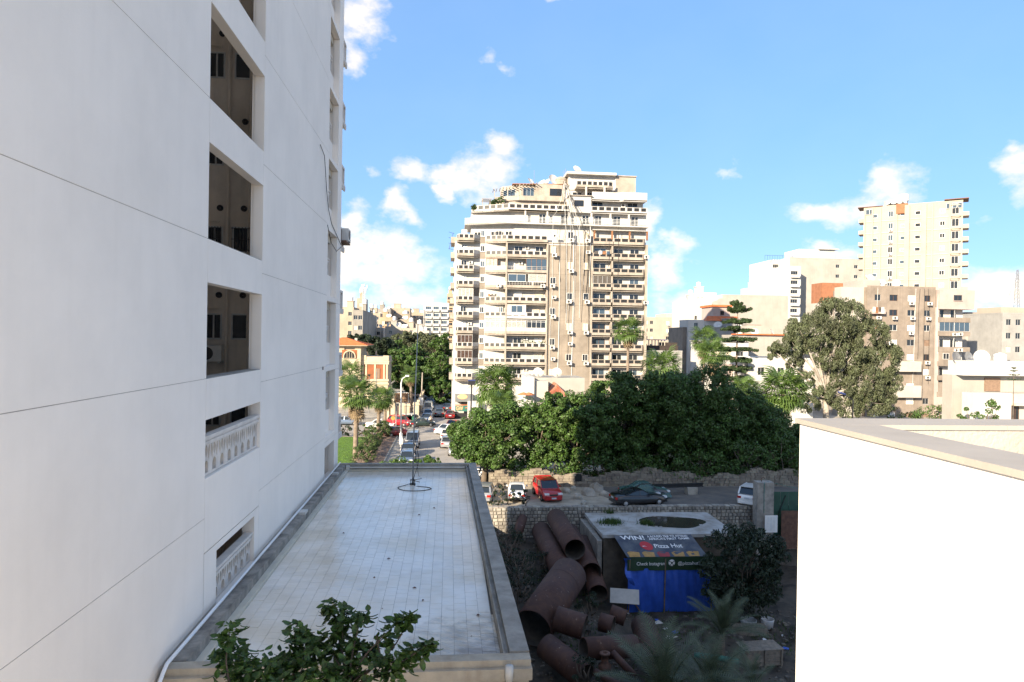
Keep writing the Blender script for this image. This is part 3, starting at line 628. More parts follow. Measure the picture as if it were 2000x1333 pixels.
for u in (uC1+.0, uD1-.05, uF0-.1, uG0-.28):
    b = MB(); fbox(b, ft, u-.13, u+.13, -1.5, .36 if u < uD1 else .16, 2, lev[9]-.2); b.build('pier', 'tower_beige', TW)
b = MB(); fbox(b, ft, uR-.33, uR+.03, -.6, .13, 0, zT); b.build('pier', 'tower_beige', TW)
rnd = random.Random(3)
for k in range(0, 10):
    z = lev[k]; zc = lev[k+1]-.3
    # --- A
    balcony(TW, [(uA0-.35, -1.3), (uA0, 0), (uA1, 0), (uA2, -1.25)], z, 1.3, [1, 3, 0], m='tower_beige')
    fA = Fr(0, 1.35, 0)
    if k in (1, 2): glazing(TW, ft, uA0, uA1, -.1, z+1.1, zc, 4, 'alu_frame', 'glazing_brown', 0)
    elif k in (5,): glazing(TW, ft, uA0, uA1, -.1, z+1.1, zc, 4, 'white_paint', 'curtain', 0)
    else:
        win(TW, fA, uA0+.5, z+.1, 1.0, 2.0, .03, 2, 'white_paint', 'glass_dark', shut='shutter_white' if k % 3 == 0 else None)
        if k in (7, 3): acunit(TW, fA, uA0+1.9, .02, z+1.5, .8)
        if k == 8:
            b = MB(); 
            for i in range(9): b.box(uA0+.2+i*.28, uA0+.42+i*.28, .18, .2, z+1.1, z+1.1+rnd.uniform(.35, .6))
            b.build('laundry', 'white_paint', TW)
    b = MB(); b.quad((uA1, 0, z+1.16), (uA2, 1.25, z+1.16), (uA2, 1.25, zc+.2), (uA1, 0, zc+.2)); 
    if k in (1, 2, 5): b.build('side_screen', 'tarp_dark', TW)
    # --- B strip
    win(TW, Fr(0, 1.35, 0), uA2+.15, z+1.0, .7, 1.05, .04, 2, 'white_paint', 'glass_blue' if k % 2 else 'glass_dark', sill='white_paint')
    b = MB(); fbox(b, Fr(0, 1.35, 0), uA2+.05, uB1-.05, .0, .06, z-.25, z+.9); b.build('spandrel_panel', 'tower_tan', TW)
    # --- C + D
    nd = 6; line = [(uB1+.05, -1.15), (uC1, .32), (uD1-.1, .32)]
    style = [4, 6]
    if k == 3: style = [0, 0]
    if k == 6: style = [0, -14]
    if k == 7: style = [0, -8]
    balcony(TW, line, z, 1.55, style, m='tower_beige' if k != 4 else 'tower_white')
    fD = Fr(0, 1.2, 0); LC = math.hypot(uC1-uB1, 1.47); fC = Fr(uB1+.05, 1.15, math.atan2(-1.47, uC1-uB1))
    if k == 3:
        glazing(TW, fC, .1, LC-.15, -.1, z+1.12, zc+.1, 4, 'white_paint', 'curtain')
        m_ = (uC1+uD1)/2
        glazing(TW, ft, uC1+.25, m_-.05, .2, z+1.12, zc+.1, 4, 'white_paint', 'curtain'); glazing(TW, ft, m_+.1, uD1-.2, .2, z+1.12, zc+.1, 4, 'white_paint', 'glass_dark')
    elif k == 6:
        m_ = (uC1+uD1)/2; glazing(TW, ft, uC1+.3, m_-.2, .2, z+1.12, zc, 2, 'white_paint', 'glass_blue', 0); glazing(TW, ft, m_+.2, uD1-.25, .2, z+1.12, zc, 2, 'white_paint', 'curtain', 0)
        win(TW, fC, .5, z+.3, .9, 1.7, -1.1, 2, 'white_paint', 'glass_dark')
        acunit(TW, ft, uD1-1.3, .75, z+.1, .95); acunit(TW, fC, LC*.6, .4, z+.05, .95)
    elif k == 7:
        glazing(TW, ft, uC1+3.5, uD1-.15, .2, z+.4, zc+.05, 4, 'rust_awning', 'glass_blue', 0); glazing(TW, fC, .1, LC*.55, -.1, z+.5, zc, 3, 'rust_awning', 'curtain', 0)
        win(TW, fD, uC1+.4, z+.1, 1.3, 1.9, .03, 2, 'white_paint', 'glass_dark', shut='shutter_white'); acunit(TW, fD, uC1+2.3, .02, z+1.6, .85)
    elif k == 4:
        b = MB(); fbox(b, ft, uC1+.2, uC1+3.6, .0, .30, z+.6, zc+.25); b.build('enclosed_bay', 'tower_white', TW)
        win(TW, ft, uC1+.9, z+1.1, 2.1, 1.25, .33, 2, 'white_paint', 'glass_blue')
        win(TW, fD, uD1-2.4, z+.1, 1.2, 2.0, .03, 2, 'shutter_beige', 'glass_dark', shut='shutter_beige')
        win(TW, fC, LC*.55, z+.2, .9, 1.9, -1.0, 2, 'white_paint', 'glass_blue')
    else:
        win(TW, fD, uC1+1.5, z+.08, 1.5, 2.05, .03, 2, 'white_paint', 'glass_dark', shut=rnd.choice([None, 'shutter_white', None]))
        win(TW, fD, uD1-2.1, z+.08, 1.5, 2.05, .03, 2, 'white_paint', 'glass_dark', shut=rnd.choice(['shutter_beige', None, 'shutter_white']))
        win(TW, fC, LC*.35, z+.1, 1.2, 2.0, -1.3, 2, 'white_paint', 'glass_dark', shut=rnd.choice([None, 'shutter_white']))
        if k in (0, 2, 8): acunit(TW, fD, uC1+3.4, .02, z+1.7, .85)
        if k == 2:
            for i in range(6):
                b = MB().lathe([(.01, 0), (.16, .02), (.2, .3)], 8)
                V = np.random.normal(0, .22, (40, 3))+np.array([0, 0, .65]); T_ = np.random.normal(0, .09, (40, 3, 3)); 
                lf = fastmesh('foliage', (V[:, None, :]+T_).reshape(-1, 3), 3)
                p = b.build('flower_pot', 'rust_awning', TW, loc=ft.p(uC1+3.2+i*.75, .0, z+.62)); put(lf, 'foliage', 'plant', p)
    if k == 5:
        for i, c in enumerate(('rust_awning', 'tarp_dark', 'dark_panel')):
            b = MB(); fbox(b, fC, .6+i*.6, .95+i*.6, -.05, -.03, z+1.1, z+1.65); b.build('laundry', c, TW)
    # --- E windows, air conditioners
    cols = ((uD1+.5, 1.0), (uD1+3.6, 1.0), (uD1+6.6, .95))
    for j, (u, w) in enumerate(cols):
        if (k+j) % 2 == 0 and j != 2 or (j == 2 and k % 2 == 1):
            win(TW, ft, u, z+.85, w, 1.2, .12, 2, 'white_paint', 'glass_dark', sill='tower_beige', shut=rnd.choice(['shutter_beige', None, 'shutter_beige', None]))
            if rnd.random() < .85: acunit(TW, ft, u-.05+rnd.uniform(-.2, .3), .6, z+.15, 1.0)
        elif rnd.random() < .3: acunit(TW, ft, u+.3, .5, z+.9, .9)
    # --- F
    balcony(TW, [(uF0+.05, .16), (uF1, .16)], z, 1.5, [3], m='tower_beige', rail='tower_beige')
    fF = Fr(0, 1.15, 0)
    if k == 6: glazing(TW, ft, uF0+.15, uF1-.1, .05, z+1.12, zc+.1, 4, 'alu_frame', 'tarp_dark', 0)
    else: win(TW, fF, uF0+.5, z+.08, 2.2, 2.05, .03, 2, 'brown_wood' if k in (2, 3) else 'white_paint', 'glass_dark' if k % 2 else 'glass_blue')
    if k == 8:
        for i, c in enumerate(('tarp_dark', 'white_paint', 'rust_awning', 'glass_blue')):
            b = MB(); fbox(b, ft, uF0+.3+i*.75, uF0+.9+i*.75, .17, .2, z+.9, z+1.5); b.build('laundry', c, TW)
    # --- G
    balcony(TW, [(uG0-.05, .16), (uG1-.35, .16), (uG1, -.15)], z, 1.5, [4, 0], m='tower_beige', rail='tower_beige')
    win(TW, fF, uG0+.3, z+.08, 1.7, 2.0, .03, 2, 'white_paint', 'glass_dark'); win(TW, fF, uG0+3.3, z+.08, 1.7, 2.0, .03, 2, 'white_paint', 'glass_dark' if k % 3 else 'glass_blue')
    if k in (8, 5): acunit(TW, ft, uR-.75, .45, z+.3, .95)
# rustic terrace at the top of the F-G stack
z = lev[9]
for i in range(4):
    u = uF0+.1+(uR-uF0-.4)*i/3; b = MB(); fbox(b, ft, u, u+.28, -.1, .2, z+.9, z+2.55); b.build('column', 'rust_awning', TW)
b = MB(); fbox(b, ft, uF0-.1, uR+.1, -1.4, .35, z+2.5, z+2.62); b.build('awning', 'tower_white', TW)
b = MB(); fbox(b, ft, uF0+.1, uR-.1, -1.42, -1.36, z+.2, z+2.5); b.build('timber_screen', 'glazing_brown', TW)
# left flank: balcony ends one above another
fs = Fr(uA0-.75, 6.5, R(-78))
for k in range(0, 10):
    z = lev[k]; b = MB().box(U(884)-.55, U(886)+.3, 2.5, 8.5, z-.15, z+.9); b.build('balcony', 'tower_beige', TW)
# ---- upper stepped storeys
def slabpoly(name, pts, z0, z1, m): return MB().prism([(u, -d) for u, d in pts][::1], z0, z1).build(name, m, TW)
def rail(line, z, h=.95, n=3, m='white_metal', posts=1.6):
    b = MB()
    for i in range(len(line)-1):
        (u0, d0), (u1, d1) = line[i], line[i+1]; L = math.hypot(u1-u0, d1-d0); fr = Fr(u0, -d0, math.atan2(-(d1-d0), u1-u0))
        for j in range(n): fbox(b, fr, 0, L, -.04, 0, z+h*(j+1)/n-.05, z+h*(j+1)/n)
        for j in range(int(L/posts)+1): fbox(b, fr, j*posts, j*posts+.05, -.045, .005, z, z+h)
    return b.build('railing', m, TW)
Z10, Z11, Z12, Z13 = Zp(437), Zp(412), Zp(386), Zp(361)
# storey 10: floor deck with railing, set-back white wall
slabpoly('deck', [(U(905), -3), (U(985), .4), (uR+.05, .4), (uR+.05, -12), (U(905), -12)], Z10-.25, Z10, 'tower_white')
slabpoly('wall', [(U(918), -4.0), (U(1005), -.9), (uR-.1, -.9), (uR-.1, -12), (U(918), -12)], zT-.3, Z11-.12, 'tower_white')
b = MB(); fr = Fr(U(905), 3, math.atan2(-3.4, U(985)-U(905))); fbox(b, fr, 0, math.hypot(U(985)-U(905), 3.4), -.15, 0, Z10-.2, Z10+1.0); b.build('parapet', 'tower_white', TW)
rail([(U(985), .36), (uR, .36)], Z10, 1.0, 4)
f10 = Fr(0, .9, 0)
for px in (1050, 1093, 1135, 1160, 1197, 1232): win(TW, f10, U(px), Z10+.05, 1.25, 1.75, .03, 2, 'white_paint', 'glass_dark')
for px in (1022, 1065, 1107, 1151, 1188, 1224): b = MB(); fbox(b, ft, U(px)-.14, U(px)+.14, -.1, .2, Z10, Z11-.2); b.build('post', 'tower_white', TW)
for px in (910, 945, 975): win(TW, Fr(U(918), 4.0, math.atan2(-3.1, U(1005)-U(918))), U(px)-U(905)+.2, zT+.3, 1.3, 1.7, .03, 2, 'alu_frame', 'glass_dark')
# storey 11: terrace parapets with openings, walls behind
slabpoly('deck', [(U(918), -3.4), (U(990), .1), (U(1108), .1), (U(1108), -11), (U(918), -11)], Z11-.28, Z11, 'tower_beige')
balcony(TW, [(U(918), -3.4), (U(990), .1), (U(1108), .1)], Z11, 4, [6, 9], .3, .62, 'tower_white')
slabpoly('wall', [(U(955), -6), (U(1005), -3.6), (U(1108), -3.6), (U(1108), -11), (U(955), -11)], Z11, Z12+.1, 'tower_beige')
for px in (1040, 1075): win(TW, Fr(0, 3.6, 0), U(px), Z11+.5, 1.7, 1.3, .03, 2, 'alu_frame', 'glass_dark')
balcony(TW, [(U(1150), .25), (U(1259), .25)], Z11, 4, [8], .3, .62, 'tower_white')
slabpoly('wall', [(U(1150), -1.5), (U(1256), -1.5), (U(1256), -11), (U(1150), -11)], Z11, Z12+.1, 'tower_white')
for px in (1156, 1225): win(TW, Fr(0, 1.5, 0), U(px), Z11+.9, 1.9, 1.2, .03, 2, 'alu_frame', 'glass_dark')
acunit(TW, Fr(0, 1.5, 0), U(1212), .05, Z11+1.3, 1.0)
slabpoly('stair_block', [(U(1108), .2), (U(1150), .2), (U(1150), -10), (U(1108), -10)], Z11-.2, Zp(382), 'tower_white'); b = MB(); fbox(b, ft, U(1106), U(1152), -3, .5, Zp(382), Zp(382)+.12); b.build('eave', 'tower_beige', TW)
win(TW, ft, U(1117), Z11+.9, 1.7, 1.1, .23, 3, 'black_metal', 'glass_dark')
# storey 12: left penthouse with pergola, right white parapet band
slabpoly('parapet', [(U(966), -5), (U(1012), -2.9), (U(1102), -2.9), (U(1102), -10), (U(966), -10)], Z12-.1, Z12+.75, 'tower_beige')
slabpoly('penthouse', [(U(980), -6.5), (U(1018), -4.2), (U(1046), -4.2), (U(1046), -3.1), (U(1104), -3.1), (U(1104), -10), (U(980), -10)], Z12+.75, Zp(353), 'tower_beige')
glazing(TW, Fr(0, 4.2, 0), U(1022), U(1044), .04, Z12+.8, Z12+2.5, 3, 'alu_frame', 'glass_blue', 0)
glazing(TW, Fr(U(980), 6.5, math.atan2(-2.3, U(1018)-U(980))), .4, 3.0, .04, Z12+.85, Z12+2.3, 3, 'alu_frame', 'glass_blue', 0)
win(TW, Fr(0, 3.1, 0), U(1074), Z12+.95, 2.2, 1.3, .04, 3, 'black_metal', 'glass_dark')
b = MB()
for i in range(14): t = i/13; u = U(962)+(U(1046)-U(962))*t; fbox(b, ft, u, u+.1, -7.5+2.2*t, -4.8+2.4*t+.6, Zp(354)-.9*(1-t), Zp(354)-.9*(1-t)+.14)
for px, d in ((964, -5), (990, -4.2), (1012, -2.9)): fbox(b, ft, U(px), U(px)+.15, d-.2, d, Z12+.7, Zp(356)-.5*(px < 1000))
b.build('pergola', 'tower_beige', TW)
b = MB()
for i in range(9): t = i/8; b.box(U(940)+1.6*t, U(940)+1.6*t+.1, 4.5, 8, Zp(382)-.1, Zp(382))
for x in (U(940), U(955)): b.box(x, x+.12, 4.6, 4.72, Z11, Zp(382))
b.build('pergola', 'tower_beige', TW)
balcony(TW, [(U(1152), .0), (U(1206), .0), (U(1212), .45), (U(1258), .45)], Z12-.1, 3.5, [0, 0, 0], .75, .55, 'tower_white', rail='tower_white')
slabpoly('wall', [(U(1104), -3.4), (U(1250), -3.4), (U(1250), -11), (U(1104), -11)], Z12-.1, Z13-.1, 'tower_white')
for px in (1120, 1145, 1172, 1200): win(TW, Fr(0, 3.4, 0), U(px), Z12+.6, 1.7, 1.2, .03, 2, 'alu_frame', 'glass_dark')
for px in (1140, 1176): b = MB(); fbox(b, ft, U(px), U(px)+.3, -.9, -.6, Z12, Z13); b.build('post', 'tower_white', TW)
# storey 13: right penthouse
slabpoly('wall', [(U(1112), -3.2), (U(1204), -3.2), (U(1204), -2.9), (U(1244), -2.9), (U(1244), -10), (U(1112), -10)], Z13-.1, Zp(333), 'tower_white')
b = MB(); fbox(b, ft, U(1205), U(1245), -2.9, -2.82, Zp(371), Zp(333)-.1); b.build('render_panel', 'tower_beige', TW)
balcony(TW, [(U(1123), -1.0), (U(1186), -1.0), (U(1196), -1.4)], Z13, 3.2, [6, 1], .42, .62, 'tower_beige')
slabpoly('roof_slab', [(U(1106), -2.0), (U(1204), -2.0), (U(1204), -10.3), (U(1106), -10.3)], Zp(333), Zp(328), 'tower_white'); slabpoly('roof_slab', [(U(1204), -2.6), (U(1246), -2.6), (U(1246), -10.3), (U(1204), -10.3)], Zp(333), Zp(331), 'tower_beige')
for px, w in ((1142, 2.0), (1180, 1.8)): glazing(TW, Fr(0, 3.2, 0), U(px), U(px)+w, .03, Z13+.3, Z13+1.75, 3, 'white_paint', 'glass_blue', 0)
# roof clutter
zr = Zp(353); slabpoly('roof_slab', [(U(1000), -4), (U(1110), -2.8), (U(1110), -10), (U(1000), -10)], zr, zr+.14, 'rust_awning')
dish(TW, (U(1037), 5, zr+.8), .75, 50, 50); dish(TW, (U(1063), 6, zr+.8), .75, -50, 50); dish(TW, (U(1083), 5, zr+1.2), 1.1, 30, 65); dish(TW, (U(1074), 7, zr+1.1), .85, -60, 55); dish(TW, (U(1092), 6.5, zr+1.0), .75, 60, 50)
dish(TW, (U(1131), 5, Zp(328)+.9), .95, 110, 40); dish(TW, (U(1256), 4, Z12+1.6), .6, -30, 60); dish(TW, (U(1182), 6, Zp(331)+.4), .4, 20, 60)
tank(TW, (U(1068), 8, zr+.1), .9, 1.5); tank(TW, (U(1100), 5.5, zr-.3), 1.2, 2.2, 'tower_beige')
b = MB()
for px, y0, y1 in ((1046, 352, 318), (1011, 356, 342), (1107, 345, 316), (1110, 340, 312), (1096, 350, 335)): b.tube([(U(px), 6, Zp(y0)), (U(px), 6, Zp(y1))], .035, 5)
for zz in (320, 326, 331): b.bar((U(1109)-.6, 6, Zp(zz)), (U(1109)+.6, 6, Zp(zz)), .03)
b.build('aerial_mast', 'grey_metal', TW)
b = MB()
for i in range(4): b.bar((U(884)-.9+.0, 4.5+i*.6, Zp(485)), (U(892)-.9, 4.5+i*.6, Zp(452)), .05)
for zz in (452, 463, 474, 485): b.bar((U(884)-1, 4.5, Zp(zz)), (U(890)-.5, 6.5, Zp(zz)), .05)
b.build('blue_frame', mat('blue_paint', (.06, .11, .30), .5, .1), TW)
# cables hanging down the stucco wall
rc = random.Random(5)
for i in range(16):
    p0 = Vector((U(1095+rc.uniform(-4, 12)), -.2, Zp(rc.uniform(352, 360)))); px1 = rc.uniform(1072, 1152)
    p1 = Vector((U(px1), -.3, Zp(rc.uniform(415, 470)))); q = Vector((p1.x+rc.uniform(-.4, .4), -.13, rc.uniform(4, 26)))
    pts = [p0+(p1-p0)*t+Vector((0, -.5*math.sin(math.pi*t), -2.0*math.sin(math.pi*t)*rc.uniform(.2, 1))) for t in (0, .2, .4, .6, .8, 1)]+[p1+(q-p1)*t+Vector((rc.uniform(-.15, .15), 0, 0)) for t in (.2, .45, .7, 1)]
    MB().tube(pts, rc.uniform(.018, .04), 4, False).build('cable', 'cable' if i % 3 else 'white_metal', TW)
for (px, y0, y1) in ((1090, 500, 740), (1117, 470, 735), (1204, 440, 560), (1186, 470, 520), (1149, 440, 560)): MB().tube([(U(px), -.14, Zp(y0)), (U(px)+.1, -.2, Zp((y0+y1)/2)), (U(px), -.14, Zp(y1))], .05, 5).build('riser_pipe', 'white_metal' if px < 1160 else 'cable', TW)
# roof plants on the terraces
for (px, py, r_) in ((963, 392, .7), (975, 388, .8), (923, 404, .55)):
    V = np.random.normal(0, 1, (160, 3)); V /= np.linalg.norm(V, axis=1)[:, None]; V *= np.random.uniform(.4, 1, 160)[:, None]*r_
    put(fastmesh('terrace_plant', (V[:, None, :]+np.random.normal(0, .14, (160, 3, 3))).reshape(-1, 3), 3), 'terrace_plant', 'plant', TW, (U(px), 3.2, Zp(py)))
# ground floor shop
mat('sign_green', (.02, .14, .11), .5, .05); mat('sign_grey', (.16, .17, .17), .6, .1); mat('letter_gold', (.75, .42, .22), .5, .05); mat('shop_orange', (.62, .2, .08), .6, .1)
b = MB(); fbox(b, ft, uA0-.2, uA1+.2, -1.3, .4, Zp(785, 905), Zp(771, 905)); b.build('shop_fascia', 'sign_grey', TW)
me = MB().lathe([(.01, .03), (.8, .03), (.9, .0)], 18).mesh('logo'); me.transform(Matrix.Rotation(R(90), 4, 'X') @ Matrix.Scale(.5, 4, (0, 1, 0))); put(me, 'shop_logo', 'letter_gold', TW, ft.p(U(905), .43, Zp(775, 905)))
SG = U(891); b = MB(); fbox(b, ft, SG, U(915), .5, .6, Zp(803, 903), Zp(792, 903)); sg = b.build('shop_sign', 'sign_green', TW)
put(text_mesh('sign_letters', 'GW', 1.0, .01, .02, 0, 1.25), 'sign_letters', 'letter_gold', sg, ft.p(SG+.15, .62, Zp(801, 903)), (R(90), 0, 0))
put(text_mesh('sign_ornament', '*', 1.0, .01, .03), 'sign_ornament', 'shop_orange', sg, ft.p(SG+1.75, .62, Zp(803, 903)), (R(90), 0, 0))
b = MB()
for i in range(14): fbox(b, ft, SG+i*.165, SG+i*.165+.1, .2, .6, Zp(792, 903), Zp(790, 903))
b.build('sign_tiles', 'shop_orange', TW)
b = MB(); fbox(b, ft, U(903), U(915), -.5, -.3, Zp(790, 903), Zp(781, 903)); b.build('shop_opening', 'dark_panel', TW)
b = MB(); fbox(b, ft, U(915), U(936), -1, .7, 0, Zp(783, 903)); b.build('shop_wall', 'tower_white', TW)
b = MB(); fbox(b, ft, U(890), U(915), -1, .3, 0, Zp(808, 903)); b.build('shop_front', 'dark_panel', TW)
# ================================================================== OTHER BUILDINGS
mat('cream', (.40, .345, .285), .88, .06, .4, .1, 12, streak=.12)
mat('cream_pale', (.46, .425, .375), .88, .06, .4, .1, 12, streak=.15)
mat('white_wall', (.54, .53, .505), .85, .05, .4, .1, 12, streak=.12)
mat('grey_render', (.33, .325, .31), .9, .10, .4, .1, 12, streak=.2)
mat('party_wall', (.38, .36, .325), .92, .08, .3, .1, 10, streak=.2)
mat('brown_render', (.275, .225, .185), .92, .14, .5, .15, 10, streak=.35)
mat('far_sand', (.42, .345, .27), .92, .14, .25, .0, 10, streak=.3)
mat('far_tan', (.45, .32, .215), .92, .12, .25, 0, 10, streak=.3)
mat('far_grey', (.30, .28, .25), .92, .14, .25, 0, 10, streak=.4)
mat('brick_red', (.34, .14, .075), .9, .12, 1, .2, 8)
mat('roof_red', (.62, .16, .06), .85, .14, 1.2, .3, 6)
mat('villa_cream', (.50, .42, .31), .88, .08, .5, .1, 12, streak=.12)
mat('villa_brick', (.30, .10, .045), .9, .12, 1, .2, 9)
mat('pinkish', (.44, .355, .325), .9, .08, .5, .1, 10, streak=.1)
mat('dark_roof', (.05, .035, .03), .8, .2, 1)
def bldg(name, label, px0, px1, ytop, Y, depth, m, floors=0, fh=3.0, cols=(), zbot=0, wm='alu_frame', glass='glass_dark', roofcl=1, side=None, seed=1, shut=.3, yaw=0, parap=.8, ac=.15, skip=.1, group=None, ztop=None, balc=(), bm=None, wd=(1.2, 1.3)):
    """a block whose front spans two photo columns at distance Y; cols = positions (0..1) of window columns"""
    rn = random.Random(seed); x0, x1 = XA(px0, Y), XA(px1, Y); cx = (x0+x1)/2; W_ = (x1-x0)/math.cos(yaw); zt = ztop or aY((px0+px1)/2, ytop, Y).z
    rt = root(name, label, 'building', (cx, Y, 0), yaw, group); fr = Fr(-W_/2, 0, 0); hol = []; jobs = []
    for k in range(floors):
        z = zt-parap-fh*(k+1)+.15
        if z < zbot: break
        for j, c in enumerate(cols):
            w, h = wd; u = c*W_-w/2
            if j in balc:
                w = 2.4; h = 2.0; u = c*W_-w/2; hol.append((u, u+w, z+.1, z+.1+h)); jobs.append((u, z, w, h, 1, j)); continue
            if rn.random() < skip: continue
            hol.append((u, u+w, z+.9, z+.9+h)); jobs.append((u, z, w, h, 0, j))
    b = MB(); wallq(b, fr, 0, W_, 0, zt, hol, .22)
    P = [fr.p(0, 0, 0), fr.p(W_, 0, 0), fr.p(W_, -depth, 0), fr.p(0, -depth, 0)]
    for i in (1, 2, 3): p, q = P[i], P[(i+1) % 4]; b.quad(p, q, (q[0], q[1], zt), (p[0], p[1], zt))
    b.quad(*[(p[0], p[1], zt-.35) for p in P]); b.build('wall', m, rt)
    if side:
        s_ = MB(); s_.quad((P[3][0]-.03, P[3][1], 0), (P[0][0]-.03, P[0][1], 0), (P[0][0]-.03, P[0][1], zt+.02), (P[3][0]-.03, P[3][1], zt+.02)); s_.build('side_wall', side, rt)
    t = .22; pp = MB().box(-W_/2-.02, W_/2+.02, -.02, t, zt-.3, zt+.02); pp.box(-W_/2-.02, W_/2+.02, depth-t, depth+.02, zt-.3, zt+.02).box(-W_/2-.025, -W_/2+t, t, depth-t, zt-.3, zt+.02).box(W_/2-t, W_/2+.025, t, depth-t, zt-.3, zt+.02); pp.build('parapet', bm or m, rt)
    for (u, z, w, h, bal, j) in jobs:
        if bal:
            win(rt, fr, u, z+.1, w, h, -.2, 3, wm, glass)
            bb = MB(); fbox(bb, fr, u-.25, u+w+.25, 0, 1.0, z-.12, z+.04); fbox(bb, fr, u-.25, u+w+.25, .88, 1.0, z+.04, z+.85); fbox(bb, fr, u-.25, u-.13, 0.0, .88, z+.04, z+.85); fbox(bb, fr, u+w+.13, u+w+.25, 0.0, .88, z+.04, z+.85); bb.build('balcony', bm or m, rt)
        else:
            win(rt, fr, u, z+.9, w, h, -.16, 2, wm, glass, shut=('shutter_beige' if rn.random() < .5 else 'shutter_white') if rn.random() < shut else None)
            if rn.random() < ac: acunit(rt, fr, u+rn.uniform(-.1, .3), .4, z+.2, .95)
    if roofcl:
        sw = min(3.4, W_*.35); sx_ = rn.uniform(-W_*.3, W_*.3-0.0)
        b = MB().box(sx_-sw/2, sx_+sw/2, depth*.35, depth*.35+3, zt-.35, zt+2.2); b.box(sx_-sw/2-.2, sx_+sw/2+.2, depth*.35-.2, depth*.35+3.2, zt+2.2, zt+2.38); b.build('stair_head', bm or m, rt)
        if roofcl > 1:
            for i in range(roofcl): dish(rt, (rn.uniform(-.42, .42)*W_, rn.uniform(.8, depth*.3), zt+.6), rn.uniform(.6, 1.0), rn.uniform(-60, 60), 60)
        tank(rt, (sx_+(sw/2+1.2)*rn.choice((-1, 1)) if W_ > 8 else sx_, depth*.35+1.2 if W_ > 8 else depth*.35+1.5, zt-.35 if W_ > 8 else zt+2.38), .8, 1.5)
    return rt, fr, W_, zt
# ---- left horizon
bldg('apartment_block', 'sandy brick apartment block at the far left edge beside the tall white wall', 655, 690, 600, 235, 14, 'far_sand', 6, 3.2, (.8,), seed=4, roofcl=1)
rt, fr, W_, zt = bldg('apartment_block', 'grey-brown apartment block with arched windows and a phone mast behind it', 688, 708, 606, 215, 25, 'far_grey', 7, 3.2, (.3, .75), seed=5)
bldg('apartment_tower', 'narrow tan tower with a flat cap left of the telecom mast', 696, 711, 583, 250, 10, 'far_sand', 3, 3.2, (.5,), seed=6)
bldg('apartment_block', 'dark concrete block just right of the telecom mast', 710, 724, 614, 240, 18, 'far_grey', 4, 3.2, (.5,), seed=7)
MT = root('telecom_mast', 'slender telecom mast with panel antennas above the left rooftops', 'mast', (XA(709, 240), 240, 0))
zt = ZA(556, 240, 709); b = MB()
for dx, dy in ((-.5, 0), (.5, 0), (0, .8)): b.tube([(dx, dy, 20), (dx*.5, dy*.5, zt)], .07, 5)
for i in range(16): z = 22+(zt-22)*i/16; b.bar((-.5, 0, z), (.5, 0, z+.9), .05); b.bar((.5, 0, z), (0, .8, z+.9), .05)
b.build('lattice', 'white_metal', MT)
for i in range(6): a = i*1.05; MB().box(-.16, .16, -.08, .08, 0, 2.2).build('panel_antenna', 'white_metal', MT, loc=(1.1*math.cos(a), 1.1*math.sin(a), zt-2.3-(i % 2)*.8), rz=a+1.57)
for i, (p0, p1, yt, Y, m, fl, cl) in enumerate(((722, 742, 612, 300, 'far_sand', 6, (.25, .7)), (736, 762, 604, 330, 'far_grey', 5, (.2, .5, .8)), (758, 800, 602, 340, 'far_sand', 7, (.12, .3, .5, .7, .9)), (742, 772, 620, 280, 'far_tan', 5, (.2, .5, .8)),
        (770, 804, 624, 290, 'far_sand', 6, (.15, .4, .65, .9)), (795, 830, 611, 360, 'far_sand', 6, (.15, .4, .65, .9)), (724, 745, 640, 262, 'cream_pale', 3, (.3, .7)), (752, 786, 638, 255, 'party_wall', 2, (.3,)), (784, 812, 641, 250, 'cream', 3, (.3, .7)), (800, 838, 646, 240, 'cream_pale', 3, (.2, .5, .8)))):
    lab = ['sand-coloured flats with shuttered windows left of the stepped skyline', 'grey stepped rooftop block on the left skyline', 'wide sandy block with the highest roofline on the left skyline', 'terracotta-tan block with balconies in the left distance', 'sandy flats right of the terracotta block', 'pale sandy block left of the white modern block', 'pale cream low house above the dark left trees', 'grey blank party-wall house with a small white window', 'cream low house left of the white modern block', 'cream house with a dark flat roof above the street trees'][i]
    bldg('apartment_block' if i < 6 else 'house', lab, p0, p1, yt, Y, 14, m, fl, 3.1, cl, seed=20+i, roofcl=2, balc=(1,) if i in (3, 4) else ())
rt, fr, W_, zt = bldg('apartment_block', 'white modern apartment block with dark frame lines left of the central tower', 826, 876, 592, 300, 14, 'white_wall', 8, 3.1, (.2, .5, .82), seed=31, balc=(0, 1, 2), roofcl=1, glass='glass_blue', skip=0)
b = MB()
for u in (.01, .36, .66): fbox(b, fr, u*W_, u*W_+.5, .0, .35, 0, zt-3)
fbox(b, fr, 0, W_, 0, .5, zt-3.4, zt-2.9); b.build('frame_line', 'grey_render', rt)
bldg('apartment_block', 'sandy tall block squeezed against the left side of the central tower', 872, 893, 574, 330, 14, 'far_tan', 10, 3.1, (.3, .7), seed=32, balc=(0,))
